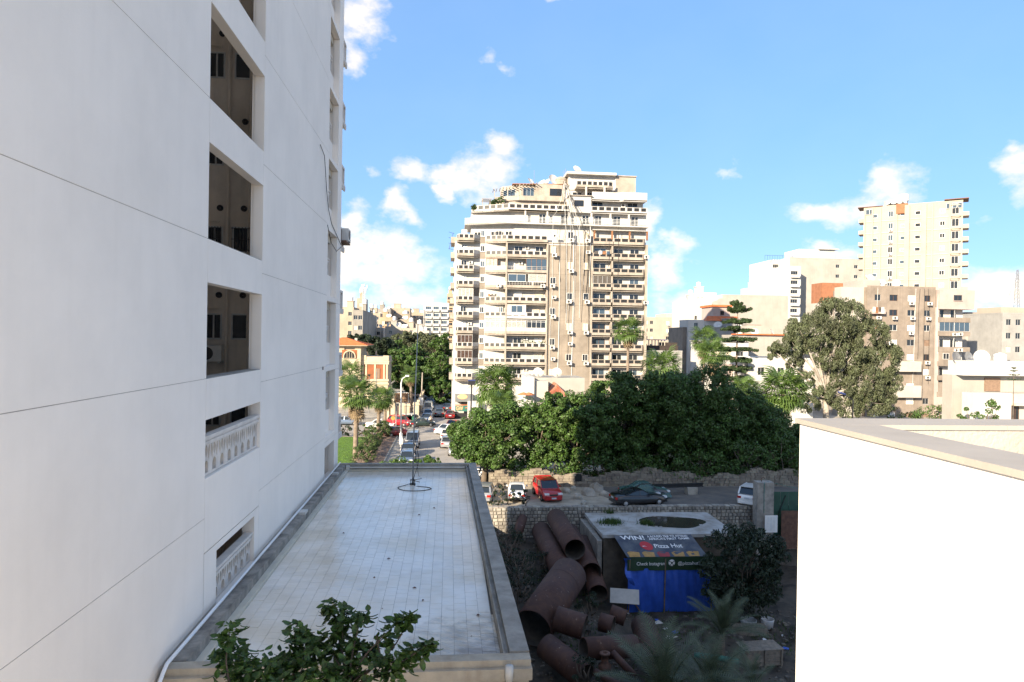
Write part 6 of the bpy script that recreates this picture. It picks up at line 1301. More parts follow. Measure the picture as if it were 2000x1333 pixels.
# ---- rusty pipes
def pipe(label, a, b_, r_, wall=.035, seam=True, cut=None):
    a, b_ = Vector(a), Vector(b_); rt = root('steel_pipe', label, 'pipe', a, 0, 'rusty steel pipes heaped in the pit'); d = b_-a; L = d.length
    rings = [0, .02]; n = 28; m_ = MB(); q = d.to_track_quat('Z', 'Y').to_matrix()
    def ring(r2, z): return [tuple(q @ Vector((r2*math.cos(2*math.pi*k/n), r2*math.sin(2*math.pi*k/n), z))) for k in range(n)]
    m_.v = ring(r_, 0)+ring(r_, L)+ring(r_-wall, L)+ring(r_-wall, 0)
    for s in range(4):
        for k in range(n): m_.f.append((s*n+k, s*n+(k+1) % n, ((s+1) % 4)*n+(k+1) % n, ((s+1) % 4)*n+k)) if s != 2 else None
    me = m_.mesh('shell', True); put(me, 'shell', 'rust_pipe', rt)
    i_ = MB(); i_.v = ring(r_-wall-.001, 0)+ring(r_-wall-.001, L); i_.f = [(k, n+k, n+(k+1) % n, (k+1) % n) for k in range(n)]; i_.build('lining', 'pipe_inside', rt, True)
    if seam:
        for z in np.arange(2.4, L-.5, 2.4): t = MB(); t.v = ring(r_+.012, z-.02)+ring(r_+.012, z+.02); t.f = [(k, (k+1) % n, n+(k+1) % n, n+k) for k in range(n)]; t.build('weld_seam', 'rust_pipe', rt, True)
    return rt
pipe('top pipe of the heap with its open mouth facing us below the stone wall', aY(1123, 1074, 48.6), aY(1086, 1012, 56.0), .78)
pipe('pipe lying left under the top pipe', aY(1098, 1118, 47.6), aY(1057, 1038, 56.2), .8)
pipe('open pipe right of and below the top pipe', aY(1155, 1119, 48.2), aY(1112, 1040, 55.5), .76)
pipe('dark pipe in the shadow behind the open pipe', aY(1168, 1160, 47.3), aY(1138, 1060, 54.5), .7)
pipe('thin pipe leaning on the stone wall at the far left', aY(1008, 1050, 55.0), aY(1021, 1012, 57.2), .4, seam=False)
pipe('thickest pipe crossing the heap diagonally', aY(1040, 1228, 40.2), aY(1112, 1122, 45.6), 1.2)
pipe('short wide pipe stub with mouth to the right below the thickest pipe', aY(1142, 1226, 39.3), aY(1086, 1208, 40.0), .72, seam=False)
pipe('horizontal pipe with torn left mouth near the front', aY(1140, 1268, 37.6), aY(1240, 1262, 38.3), .62)
pipe('dark pipe sloping to the lower right at the front', aY(1066, 1262, 38.6), aY(1142, 1322, 36.2), .72)
pipe('long pipe running to the bottom edge right of the heap', aY(1300, 1345, 36.6), aY(1256, 1222, 42.6), .78)
pipe('short pipe with black mouth behind the stub', aY(1192, 1196, 42.6), aY(1222, 1208, 42.2), .5, seam=False)
pipe('cut half pipe ring between stub and black mouth', aY(1172, 1215, 41.6), aY(1198, 1222, 41.2), .55, seam=False)
pipe('narrow pipe sloping down at the front right', aY(1196, 1275, 37.2), aY(1240, 1322, 36.0), .2, seam=False)
pipe('narrow pipe at the bottom edge', aY(1160, 1312, 36.2), aY(1215, 1345, 35.4), .22, seam=False)
VV = root('pipe_valve', 'small rusty flanged valve standing between the pipes', 'valve', aY(1181, 1300, 36.9)); MB().lathe([(.01, .62), (.12, .62), (.12, .7), (.3, .7), (.3, .62), (.2, .6), (.2, .1), (.35, .05), (.35, -.3), (.01, -.3)], 16).build('body', 'rust_metal', VV, True)
# ---- plants in the pit
p = aY(1445, 1110, 46.0); SB = tree('broadleaf_tree', 'dark leafy tree growing in front of the blue tarp', (p.x, 46, pz(p.x, 46)), [(0, 0, 4.3, 2.7, 2.2, 2.6), (-1.6, -.2, 3.4, 1.3, 1.2, 1.6), (1.6, 0, 4.8, 1.6, 1.4, 1.8), (.2, -.5, 2.6, 2.2, 1.6, 1.5), (1.8, .2, 3.0, 1.4, 1.2, 1.5), (-.3, 0, 6.0, 1.5, 1.3, 1.2)], per=9, nleaf=100, size=.3, m='leaf_dark', trunk_r=.16, fork=1.0, aspect=.35, splim=.8)
for i, (px, py, Y, w, h) in enumerate(((1000, 1075, 52, 1.5, 1.3), (1015, 1110, 49, 1.6, 1.4), (985, 1050, 55, 1.2, 1.2), (1060, 1100, 50, 1.0, .8), (1150, 1190, 43, .9, 1.1), (1010, 1150, 46, 1.5, 1.0), (1140, 1310, 35.5, .9, .7))):
    p = aY(px, py, Y); zg = pz(p.x, Y); tree('pit_shrub', ['scrubby bush below the stone wall by the annex', 'scrubby bush left of the pipe heap', 'scrubby bush against the stone wall at the left', 'small bush wedged between two upper pipes', 'thin bush growing between pipe stub and tarp', 'low bramble beside the annex wall', 'small bush at the bottom edge in front of the pipes'][i], (p.x, Y, zg), [(0, 0, max(p.z-zg, .6), w, w*.8, h)], per=9, nleaf=55, size=.2, m='leaf_dark', trunk_r=.05, fork=.3, aspect=.3, cat='shrub', splim=.7)
for i, (px, py, Y, w) in enumerate(((990, 975, 59.6, .7), (972, 975, 59.2, 1.2), (1025, 968, 58.6, .7))):
    p = aY(px, py, Y); tree('sapling', ['thin sapling in front of the white old sedan', 'dark sapling beside the annex corner', 'small sapling right of the white old sedan'][i], (p.x, Y-.6, 0), [(0, 0, max(p.z, .9), w, .6, .8)], per=6, nleaf=40, size=.2, m='leaf_dark', trunk_r=.05, fork=.5, cat='sapling', splim=.6)
def date_mesh(L=2.6, n=26, seed=1):
    rn = random.Random(seed); b = MB(); pts = [Vector((L*t, 0, .55*L*t-.42*L*t**2.2)) for t in [i/10 for i in range(11)]]; b.tube(pts, [.03-.025*i/10 for i in range(11)], 5)
    for i in range(n):
        t = .15+.85*i/n; k = min(int(t*10), 9); c = pts[k].lerp(pts[k+1], t*10-k); d = (pts[k+1]-pts[k]).normalized(); l = .5*math.sin(math.pi*min(t*.95+.06, 1))**.6+.06
        for s in (-1, 1): v = (Vector((0, s, .25))+d*.75).normalized(); tip = c+v*l+Vector((0, 0, -.06)); b.quad(c-d*.03, c+d*.03, tip)
    return b.mesh('frond')
DT = [date_mesh(seed=i) for i in range(3)]
def date_palm(label, loc, H, n, s0, lo=15, hi=95):
    rt = root('date_palm', label, 'palm tree', loc, 0, 'young date palms in the pit'); MB().tube([(0, 0, -.2), (0, 0, H*.5), (0, 0, H)], [.24, .2, .16], 9).build('trunk', 'bark_palm', rt); rn = random.Random(n)
    for i in range(n): s = s0*rn.uniform(.8, 1.1); o = put(DT[i % 3], 'frond', 'frond_date', rt, (0, 0, H), (rn.uniform(-.3, .3), -R(lo+(hi-lo)*((n-i)/n)**1.1-25), i*2.4)); o.scale = (s, s, s)
for (px, py, Y, H, n, s, lab) in ((1300, 1375, 32, .9, 26, 1.5, 'nearest young date palm at the bottom edge'), (1385, 1370, 33, .8, 24, 1.35, 'young date palm right of the nearest one'), (1410, 1262, 41, 1.3, 24, 1.15, 'young date palm in front of the blue tarp'), (1470, 1345, 35.5, .5, 16, .8, 'small date palm by the wooden crate')):
    p = aY(px, py, Y); zg = pz(p.x, Y); date_palm(lab, (p.x, Y, zg), max(p.z-zg, H), n, s)
# ---- crate, pots, clutter
cp = aZ(1483, 1293, PF+.05); CR = root('wooden_crate', 'weathered wooden crate with a plank lid on the pit floor', 'crate', (cp.x, cp.y, pz(cp.x, cp.y)+.02), R(4))
for i in range(4):
    for y in (-.55, .55): MB().box(-1.2, 1.2, y-.03, y+.03, .05+.24*i, .27+.24*i).build('plank', 'wood_grey', CR)
    for x in (-1.17, 1.17): MB().box(x-.03, x+.03, -.52, .52, .05+.24*i, .27+.24*i).build('plank', 'wood_grey', CR)
for i in range(2): MB().box(-1.27+1.27*i, -.01+1.27*i, -.66, .66, 1.02, 1.07).build('lid', 'wood_grey', CR)
for x in (-1.14, 0, 1.08): MB().box(x, x+.1, -.66, -.585, .0, 1.0).build('batten', 'wood_grey', CR)
for i, (px, py, Y, r_, lab) in enumerate(((1499, 1200, 45.0, .45, 'white round tub standing right of the dark tree'), (1462, 1205, 45.4, .55, 'wide pale pot under the dark tree'))):
    p = aY(px, py, Y); MB().lathe([(.01, 0), (r_*.8, 0), (r_, .55), (r_, .62), (r_*.9, .62), (r_*.85, .4), (.01, .38)], 18).build('plant_pot', 'litter', None, True, (p.x, Y, pz(p.x, Y)))
    tag(bpy.context.scene.objects[-1] if False else COL.objects[-1], lab, 'pot')
pk = aZ(1462, 1232, PF+.2); PK = root('plank_stack', 'stack of old planks behind the wooden crate', 'planks', (pk.x, pk.y, pz(pk.x, pk.y)), R(-3))
for i in range(4): MB().box(-1.3+.05*i, 1.35-.06*i, -.3+.03*i, .3+.02*i, .02+.16*i, .16+.16*i).build('plank', 'wood_grey', PK)
cpt = aZ(1402, 1298, PF+.1); o = MB().tube([(-1.3, .5, .2), (-.6, .2, .22), (0, 0, .2), (1.1, -.5, .2)], .17, 12).build('carpet_roll', 'carpet_teal', None, True, (cpt.x, cpt.y, pz(cpt.x, cpt.y))); tag(o, 'rolled teal and red carpet lying by the date palms', 'carpet')
lit = [(1282, 1203, 'tarp_blue', .25, 'small blue plastic scrap below the tarp'), (1318, 1226, 'tarp_blue', .32, 'crumpled blue bag right of the long pipe'), (1298, 1217, 'litter', .25, 'white crumpled paper near the blue bag'), (1226, 1192, 'litter', .2, 'white litter scrap below the pale board'), (1248, 1182, 'litter', .3, 'white bag at the tarp corner'), (1490, 1250, 'litter', .3, 'white bag behind the crate lid'), (1535, 1262, 'tarp_blue', .3, 'blue bag by the white parapet edge'), (1310, 1288, 'board_white', .45, 'white broken panel lying on the long pipe'), (1285, 1258, 'board_white', .5, 'pale sheet scrap on the pipe left of the palm fronds'), (1400, 1318, 'litter', .2, 'white scrap below the carpet roll'), (1528, 1238, 'litter', .12, 'tiny white scrap near the parapet edge'), (1220, 1196, 'litter', .15, 'tiny white scrap beside the black pipe mouth')]
for (px, py, m_, s, lab) in lit:
    p = aZ(px, py, PF+.2); z = pz(p.x, p.y); rn = random.Random(px); b = MB(); P = [Vector((s*math.cos(a)*rn.uniform(.6, 1), s*.7*math.sin(a)*rn.uniform(.6, 1), rn.uniform(0, .15))) for a in [i*1.05 for i in range(6)]]; c = Vector((0, 0, s*.5))
    for i in range(6): b.quad(P[i], P[(i+1) % 6], c)
    o = b.build('litter', m_, None, False, (p.x, p.y, z+.02 if px not in (1310, 1285) else p.z+1.3)); tag(o, lab, 'litter')
N = 9000; P = np.column_stack([rng.uniform(3, 26, N), rng.uniform(36, 56, N), np.zeros(N)]); keep = (np.sin(P[:, 0]*.9)+np.sin(P[:, 1]*.7+P[:, 0]*.4) > .1); P = P[keep]; N = len(P); P[:, 2] = [pz(x, y) for x, y, _ in P]
w = np.column_stack([rng.normal(0, .02, N), rng.normal(0, .02, N), np.zeros(N)]); T_ = P+np.column_stack([rng.normal(0, .1, N), rng.normal(0, .1, N), rng.uniform(.1, .35, N)])
o = put(fastmesh('weeds', np.stack([P-w, P+w, T_], 1).reshape(-1, 3), 3), 'weeds', 'weed', None, kind='stuff'); tag(o, 'patchy weeds over the dark pit floor', 'weeds')
N = 1300; deb = MB(); rn = random.Random(77)
for i in range(N):
    x, y = rn.uniform(2.5, 27), rn.uniform(36, 56.5)
    if x > 11.5 and y > 48.2: continue
    s = rn.uniform(.04, .16); z = pz(x, y); k = len(deb.v); deb.box(x-s, x+s, y-s*rn.uniform(.4, 1.5), y+s, z-.05, z+s*rn.uniform(.3, 1.1))
    ox, oy = rn.uniform(-.06, .06), rn.uniform(-.06, .06)
    for q in range(k+4, k+8): X, Y, Z = deb.v[q]; deb.v[q] = (X*.8+x*.2+ox, Y*.8+y*.2+oy, Z+rn.uniform(-.03, .03))
o = deb.build('debris', mat('debris', (.13, .11, .09), .95, .2, 3, island=.5), None, kind='stuff'); tag(o, 'scattered stones and debris over the pit floor', 'debris')
# ---- concrete post, doors, fence by the parapet
PY = 56.2; q = lambda px: XA(px, PY); PS = root('concrete_post', 'tall bare concrete post with rope and rusty hook beside the pit', 'post', (q(1500), PY, 0)); MB().box(q(1485)-q(1500), q(1517)-q(1500), 0, .9, PF, aY(1500, 943, PY).z).build('shaft', 'concrete', PS)
zt = aY(1500, 943, PY).z; MB().tube([(-.15, .4, zt-.1), (-.2, .4, zt+.25), (.0, .4, zt+.4), (.12, .4, zt+.25)], .035, 6).build('hook', 'rust_metal', PS); MB().tube([(-.1, -.02, zt+.02), (-.12, -.03, zt-1), (-.1, -.03, zt-2.6)], .025, 5).build('rope', 'carpet_teal', PS); MB().tube([(.3, .3, zt+.03), (3.0, .5, zt-.6), (6, .6, zt-.8)], .015, 4).build('rope', 'carpet_teal', PS)
DR = root('old_door', 'white panelled door leaning by the concrete post', 'door', (q(1507), PY-.5, aY(1507, 1037, PY).z), 0); b = MB().box(-.55, .55, -.03, .03, 0, 1.45); b.build('leaf', 'white_paint', DR); [MB().box(-.4+.27*i, -.2+.27*i, -.05, -.031, .15, 1.3).build('panel', 'shutter_white', DR) for i in range(3)]
GF = root('green_fence', 'green sheet fence between concrete post and white parapet', 'fence', (q(1520), PY+.6, 0)); [MB().box(.02+.75*i, .74+.75*i, 0, .03, -2.2, aY(1530, 964, PY).z).build('sheet', mat('green_sheet', (.02, .09, .06), .6, .15), GF) for i in range(6)]; MB().bar((.1, -.05, -1.5), (1.2, -.05, 1.2), .05).build('brace', 'black_metal', GF)
RG = root('rusty_gate', 'rusty brown metal sheet below the green fence', 'gate', (q(1530), PY-.2, 0)); MB().box(0, 4, 0, .04, -3.2, aY(1530, 997, PY).z).build('sheet', 'rust_metal', RG)
# ---- garden wall, rubble, beams behind the lot
GW_ = root('garden_wall', 'rough rubble garden wall behind the parked cars', 'wall', (4, 66, 0)); mat('rubble', (.28, .235, .185), .95, .2, 1.2, .5, 8, island=.2)
def gtop(x): return 1.35+.3*math.sin(x*.5)+.2*math.sin(x*1.7)
b = MB(); n = 80
for i in range(n): xa, xb = 46*i/n, 46*(i+1)/n; b.box(xa, xb+.001*0, .05, .5, 0, gtop(xa)) if not (7.9 < xa < 9.2) else b.box(xa, xb, .3, .5, 0, gtop(xa))
b.build('core', 'rubble', GW_); rs = MB(); rn = random.Random(8)
for r_ in range(8):
    x = rn.random()*.3
    while x < 45:
        w = rn.uniform(.3, .7); z = .26*r_
        if z+.2 < gtop(x) and not (7.9 < x < 9.2 and z > .4): rs.box(x+.02, x+w-.02, -rn.uniform(.0, .1), .049, z+.02, z+.25)
        x += w
rs.build('stones', 'rubble', GW_, kind='stuff'); MB().box(7.95, 9.1, .1, .29, .4, 1.2).build('opening', 'print_black', GW_)
mat('slab_pale', (.42, .38, .32), .95, .2, 1, .4, 8)
rub = [(1150, 968, 1.2, .8, .7), (1128, 975, .8, .6, .5), (1140, 985, .7, .5, .3), (1165, 958, 1.6, .9, .8), (1105, 962, 1.0, .7, .45), (1120, 957, .6, .5, .35), (1180, 968, 1.0, .7, .4)]
for i, (px, py, w, d, h) in enumerate(rub):
    p = aZ(px, py, 0); bm = bmesh.new(); bmesh.ops.create_icosphere(bm, subdivisions=2, radius=1); rn = random.Random(i)
    for v in bm.verts: k = 1+rn.uniform(-.22, .15); v.co = (v.co.x*w*.6*k, v.co.y*d*.6*k, max(v.co.z*h*k, -.05)+.04)
    me = bpy.data.meshes.new('rubble_block'); bm.to_mesh(me); bm.free(); o = put(me, 'rubble_block', 'slab_pale', None, (p.x, p.y, 0), rn.uniform(0, 3)); tag(o, ['large broken concrete lump right of the red car', 'broken block beside the red car bonnet', 'low broken slab in front of the rubble', 'biggest pale boulder at the garden wall', 'rubble lump below the dark wall opening', 'small stone by the wall opening', 'flat stone behind the black coupe'][i], 'rubble')
bmx = aZ(1330, 968, .0); BE = root('steel_beam', 'long dark steel beam propped on blocks in the shaded lot', 'beam', (bmx.x, bmx.y+.5, 0), R(6)); MB().box(-3.2, 2.4, -.12, .12, .95, 1.0).box(-3.2, 2.4, -.03, .03, .72, .949).box(-3.2, 2.4, -.12, .12, .66, .719).build('girder', 'black_metal', BE); [MB().prism([(x-.5, -.4), (x+.5, -.4), (x+.5, .4), (x-.5, .4)], 0, .65).build('block', 'slab_pale', BE) for x in (-1.9, 1.2)]
# ================================================================== VEHICLES
mat('tyre', (.015, .015, .016), .8, .1); mat('rim', (.42, .42, .43), .35, .05, metal=.7); mat('car_glass', (.02, .026, .03), .05, .02, spec=.8); mat('lamp_clear', (.7, .72, .74), .1, .02); mat('lamp_red', (.4, .015, .01), .2, .02); mat('plate', (.55, .6, .65), .5); mat('bumper_black', (.03, .03, .03), .6)
def paint(name, c, metal=.0):
    m = mat('paint_'+name, c, .28, .02, 1, metal=metal); p = m.node_tree.nodes['Principled BSDF']; p.inputs['Coat Weight'].default_value = .7; p.inputs['Coat Roughness'].default_value = .06; return 'paint_'+name
for n_, c, me_ in (('red', (.42, .015, .02), 0), ('white', (.72, .72, .70), 0), ('black', (.008, .009, .012), 0), ('navy', (.015, .025, .06), .2), ('silver', (.42, .43, .44), .5), ('grey', (.13, .135, .14), .4), ('greydark', (.05, .055, .06), .3), ('darkred', (.16, .012, .015), .2), ('bluegrey', (.16, .22, .30), .4), ('green', (.03, .05, .045), .2)): paint(n_, c, me_)
_cars = {}
SPEC = {  # L, W, H, hood x, windscreen base/top, rear top/base, belt z, hood z, tail z
 'sedan': (4.45, 1.74, 1.45, -.92, -.28, .62, 1.28, .92, .86, .98, .58), 'hatch': (3.9, 1.7, 1.5, -.98, -.38, 1.30, 1.72, .95, .92, .97, .6), 'suv': (4.4, 1.84, 1.70, -1.0, -.38, 1.55, 2.0, 1.08, 1.04, 1.08, .68), 'van': (4.7, 1.75, 2.0, -1.85, -1.15, 2.1, 2.3, 1.12, 1.05, 1.12, .62), 'old': (4.3, 1.64, 1.40, -.75, -.3, .75, 1.2, .90, .84, .92, .55), 'coupe': (4.85, 1.84, 1.42, -.95, -.15, .45, 1.75, .93, .88, 1.02, .62)}
def car_meshes(kind):
    if kind in _cars: return _cars[kind]
    L, W, H, wb, wt, rt_, rb, belt, hood, tail, bump_ = SPEC[kind]; h = W/2; x0, x1 = -L/2, L/2
    # lower body stations: x, bottom z, top z, half width
    S = [(x0, .34, bump_, h*.72), (x0+.06, .26, bump_+.08, h*.88), (x0+.35, .22, hood-.10, h*.965), (wb-.35, .2, hood, h*.99), (wb, .2, belt-.02, h), (wt, .2, belt, h), (rt_, .2, belt+.02, h), (rb, .2, tail, h*.99), (x1-.3, .24, tail-.02, h*.96), (x1-.06, .28, tail-.12, h*.9), (x1, .36, tail-.22, h*.78)]
    b = MB(); n = 10
    for (x, zb, zt, w) in S: b.v += [(x, -w*.86, zb), (x, -w, zb+.12), (x, -w*1.0, zb+(zt-zb)*.55), (x, -w*.96, zt-.07), (x, -w*.86, zt), (x, w*.86, zt), (x, w*.96, zt-.07), (x, w, zb+(zt-zb)*.55), (x, w, zb+.12), (x, w*.86, zb)]
    for i in range(len(S)-1):
        for k in range(n): b.f.append((i*n+k, (i+1)*n+k, (i+1)*n+(k+1) % n, i*n+(k+1) % n))
    b.f.append(tuple(range(n))); b.f.append(tuple(reversed(range((len(S)-1)*n, len(S)*n)))); body = b.mesh('body', True)
    rw = h*.70 if kind not in ('van', 'suv') else h*.80; zr = H; bz = belt-.03; hw = h*.87
    A = [(wb, hw, bz), (wt, rw, zr-.05), (rt_, rw*.98, zr-.06), (rb, hw*.96, bz+.03)]
    g = MB(); mid = [(wb, bz), (wt, zr-.02), (rt_, zr-.03), (rb, bz+.03)]
    P = [[(x, -y, z) for x, y, z in A], [(x, y, z) for x, y, z in A]]
    g.quad(*P[0]); g.quad(*P[1][::-1])
    for i in (0, 2): g.quad(P[0][i+1] if i == 0 else P[0][2], P[1][1] if i == 0 else P[1][2], P[1][0] if i == 0 else P[1][3], P[0][0] if i == 0 else P[0][3])
    glass = g.mesh('glass')
    r_ = MB(); xs = np.linspace(wt-.05, rt_+.06, 7); ys = np.linspace(-1, 1, 7); zc = lambda x, y: zr-.045+.05*(1-((x-(wt+rt_)/2)/((rt_-wt)/2+.01))**2*.8)-.035*y*y
    for x in xs: r_.v += [(x, y*(rw+.02), zc(x, y)) for y in ys]
    for i in range(6):
        for j in range(6): r_.f.append((i*7+j, (i+1)*7+j, (i+1)*7+j+1, i*7+j+1))
    for s in (-1, 1):
        r_.bar((wb-.03, s*hw*1.0, bz), (wt, s*(rw+.01), zr-.05), .07, .05); r_.bar((rb+.03, s*hw*.97, bz+.03), (rt_, s*(rw+.01), zr-.06), .12, .06); r_.bar((wt, s*(rw+.01), zr-.05), (rt_, s*(rw+.01), zr-.06), .06, .06)
        xm = (wt+rt_)/2; r_.bar((xm+.05, s*(hw+.01), bz), (xm, s*(rw+.012), zr-.06), .08, .04)
    if kind in ('suv', 'van', 'hatch') : r_.bar((rt_+.1, -rw, zr-.03), (rt_+.1, rw, zr-.03), .14, .05)
    roof = r_.mesh('roof', False)
    if kind == 'van':
        v = MB()
        for s in (-1, 1): v.quad(*[(x, s*(y+.012), z) for x, y, z in ((.0, hw, bz), (.0, rw+.02, zr-.1), (2.0, rw, zr-.1), (2.15, hw*.96, bz))][::s])
        side = v.mesh('side_panel')
    else: side = None
    w_ = MB().lathe([(.20, -.1), (.31, -.1), (.325, -.07), (.325, .07), (.31, .1), (.20, .1), (.2, -.1)], 18); wheel = w_.mesh('wheel', True); wheel.transform(Matrix.Rotation(R(90), 4, 'X'))
    rm = MB().lathe([(.2, 0), (.18, .02), (.06, .03), (.01, .045)], 10).mesh('rim'); rm.transform(Matrix.Rotation(R(90), 4, 'X'))
    hl = MB().box(x0+.015, x0+.3, -.2, .2, bump_+.02, bump_+.17).mesh('headlight'); tl = MB().box(x1-.14, x1+.015, -.16, .16, tail-.36, tail-.17).mesh('tail_light')
    bp = MB().box(x0-.045, x0+.1, -h*.8, h*.8, .27, .42).mesh('front_bumper'); bp2 = MB().box(x1-.1, x1+.05, -h*.82, h*.82, .30, .48).mesh('rear_bumper')
    pl = MB().box(-.02, .02, -.22, .22, 0, .13).mesh('number_plate'); gr = MB().box(x0-.01, x0+.05, -h*.4, h*.4, bump_-.06, bump_+.08).mesh('grille'); mi = MB().box(-.09, .09, -.08, .1, 0, .13).mesh('mirror')
    _cars[kind] = (body, glass, roof, wheel, rm, hl, tl, bp, bp2, pl, gr, mi, side); return _cars[kind]
def car(kind, color, label, px, py, head, grp='cars parked along the street', loc=None, z=0):
    """head: direction of the bonnet, degrees from +Y clockwise towards +X"""
    L, W, H, wb, wt, rt_, rb, belt, hood, tail, bump_ = SPEC[kind]; M_ = car_meshes(kind); p = loc or aZ(px, py, 0); col = 'paint_'+color
    rt = root('parked_car' if kind not in ('van', 'suv') else ('parked_van' if kind == 'van' else 'parked_suv'), label, 'van' if kind == 'van' else 'car', (p[0], p[1], z+.004), R(-90-head), grp); h = W/2   # local -x is the bonnet
    put(M_[0], 'body', col, rt); put(M_[1], 'glass', 'car_glass', rt); put(M_[2], 'roof', col, rt)
    if M_[12]: put(M_[12], 'side_panel', col, rt)
    ax = L/2-.82
    for x in (-ax, ax*.98):
        for s in (-1, 1): w = put(M_[3], 'wheel', 'tyre', rt, (x, s*(h-.075), .325)); o = put(M_[4], 'rim', 'rim', w, (0, s*.06, 0)); o.rotation_euler = (0, 0, 0 if s < 0 else R(180))
    for s in (-1, 1): put(M_[5], 'headlight', 'lamp_clear', rt, (0, s*h*.66, 0)); put(M_[6], 'tail_light', 'lamp_red', rt, (0, s*h*.72, 0)); put(M_[11], 'mirror', col, rt, (wb+.3, s*(h+.08), belt+.02))
    bc = 'bumper_black' if kind in ('old', 'van') else col; put(M_[7], 'bumper', bc, rt); put(M_[8], 'bumper', bc, rt)
    put(M_[9], 'number_plate', 'plate', rt, (-L/2-.06, 0, .36)); put(M_[9], 'number_plate', 'plate', rt, (L/2+.035, 0, tail-.36)); put(M_[10], 'grille', 'bumper_black', rt)
    return rt
car('hatch', 'bluegrey', 'blue-grey hatchback nearest the roof parapet, left kerb', 795, 906, 180); car('hatch', 'navy', 'dark blue hatchback behind the blue-grey one', 797, 890, 180)
car('van', 'silver', 'silver-white delivery van facing us on the left kerb', 806, 872, 180); car('sedan', 'darkred', 'dark red sedan half hidden behind the oleander hedge', 776, 852, 60)
car('suv', 'red', 'bright red car parked at the villa gate across the junction', 782, 832, 125); car('suv', 'white', 'white estate car behind the motorcycle', 806, 828, 60); car('old', 'green', 'dark green old sedan parked side-on at the junction', 824, 833, 80)
car('sedan', 'bluegrey', 'blue car facing us beyond the junction, left kerb', 833, 824, 180); car('sedan', 'silver', 'silver-blue car beyond the blue one, left kerb', 836, 815, 180); car('van', 'white', 'small white minivan parked beyond the junction', 836, 806, 180); car('sedan', 'navy', 'navy car behind the white minivan', 839, 798, 180); car('sedan', 'bluegrey', 'farthest blue car on the left kerb', 840, 792, 180)
car('sedan', 'grey', 'dark grey sedan driving away down the street', 858, 813, 0, 'cars on the street'); car('sedan', 'darkred', 'dark red car at the right kerb by the shop sign', 879, 817, 0); car('sedan', 'greydark', 'black car in the tree shade on the right side', 873, 802, 0)
car('sedan', 'white', 'white car parked at an angle at the right corner', 874, 847, 40); car('sedan', 'red', 'red car mostly hidden behind the white corner car', 886, 838, 20); car('hatch', 'white', 'white hatchback at the right kerb behind the silver ones', 872, 857, 0); car('hatch', 'silver', 'silver hatchback seen from behind, right kerb', 873, 873, 0); car('sedan', 'silver', 'silver sedan facing us, nearest on the right kerb', 889, 887, 180)
car('sedan', 'bluegrey', 'blue car behind the lawn hedge beside the tall building', 676, 830, 90, 'cars behind the lawn'); car('sedan', 'white', 'white car behind the leaning palm trunk', 742, 837, 90, 'cars behind the lawn')
LOT = 'cars in the parking lot behind the pit'
car('sedan', 'black', 'black sedan parked under the corner ficus', 978, 940, 285, LOT); car('old', 'white', 'white old saloon seen from behind in the lot', 1009, 972, 5, LOT); car('suv', 'red', 'shiny red car facing us in the lot', 1068, 972, 172, LOT)
car('coupe', 'black', 'black four-door coupe parked behind the pit wall', 1246, 985, 80, LOT); car('suv', 'white', 'white car seen from behind left of the concrete post', 1472, 982, 40, LOT); car('hatch', 'silver', 'silver car mostly hidden behind the annex corner', 946, 975, 10, LOT); car('sedan', 'greydark', 'dark car under the trees behind the black sedan', 962, 928, 285, LOT)
# car under a transparent sheet
CV = car('sedan', 'greydark', 'car wrapped in translucent green plastic sheeting behind the black coupe', 1258, 972, 85, LOT); CV.name = 'covered_car'
m = bpy.data.materials.new('plastic_sheet'); m.use_nodes = True; MATS['plastic_sheet'] = m; n, l = m.node_tree.nodes, m.node_tree.links; p = n['Principled BSDF']; p.inputs['Base Color'].default_value = (.10, .22, .2, 1); p.inputs['Roughness'].default_value = .25
t = n.new('ShaderNodeBsdfTransparent'); t.inputs[0].default_value = (.55, .75, .7, 1); ms = n.new('ShaderNodeMixShader'); ms.inputs[0].default_value = .5; l.new(p.outputs[0], ms.inputs[1]); l.new(t.outputs[0], ms.inputs[2]); l.new(ms.outputs[0], n['Material Output'].inputs[0])
b = MB(); nx, ny = 30, 14; rn = random.Random(4)
for i in range(nx+1):
    x = -2.35+4.7*i/nx; prof_z = np.interp(x, [-2.35, -2.25, -1.0, -.25, .65, 1.3, 2.25, 2.35], [.35, .75, .98, 1.5, 1.5, 1.12, 1.0, .35])
    for j in range(ny+1): v = -1+2*j/ny; y = v*1.02; z = prof_z*(1-abs(v)**4*.75)+.03*rn.uniform(-1, 1); b.v.append((x, y, max(z, .2)))
for i in range(nx):
    for j in range(ny): b.f.append((i*(ny+1)+j, (i+1)*(ny+1)+j, (i+1)*(ny+1)+j+1, i*(ny+1)+j+1))
b.build('plastic_sheet', 'plastic_sheet', CV, True); b = MB().box(1.2, 2.4, -1.04, -.2, .9, 1.2); b = MB(); b.quad((1.6, -1.05, .5), (2.4, -1.05, .5), (2.38, .6, 1.0), (1.5, .2, 1.18)); b.build('green_tape', mat('green_bright', (.08, .5, .12), .5), CV)
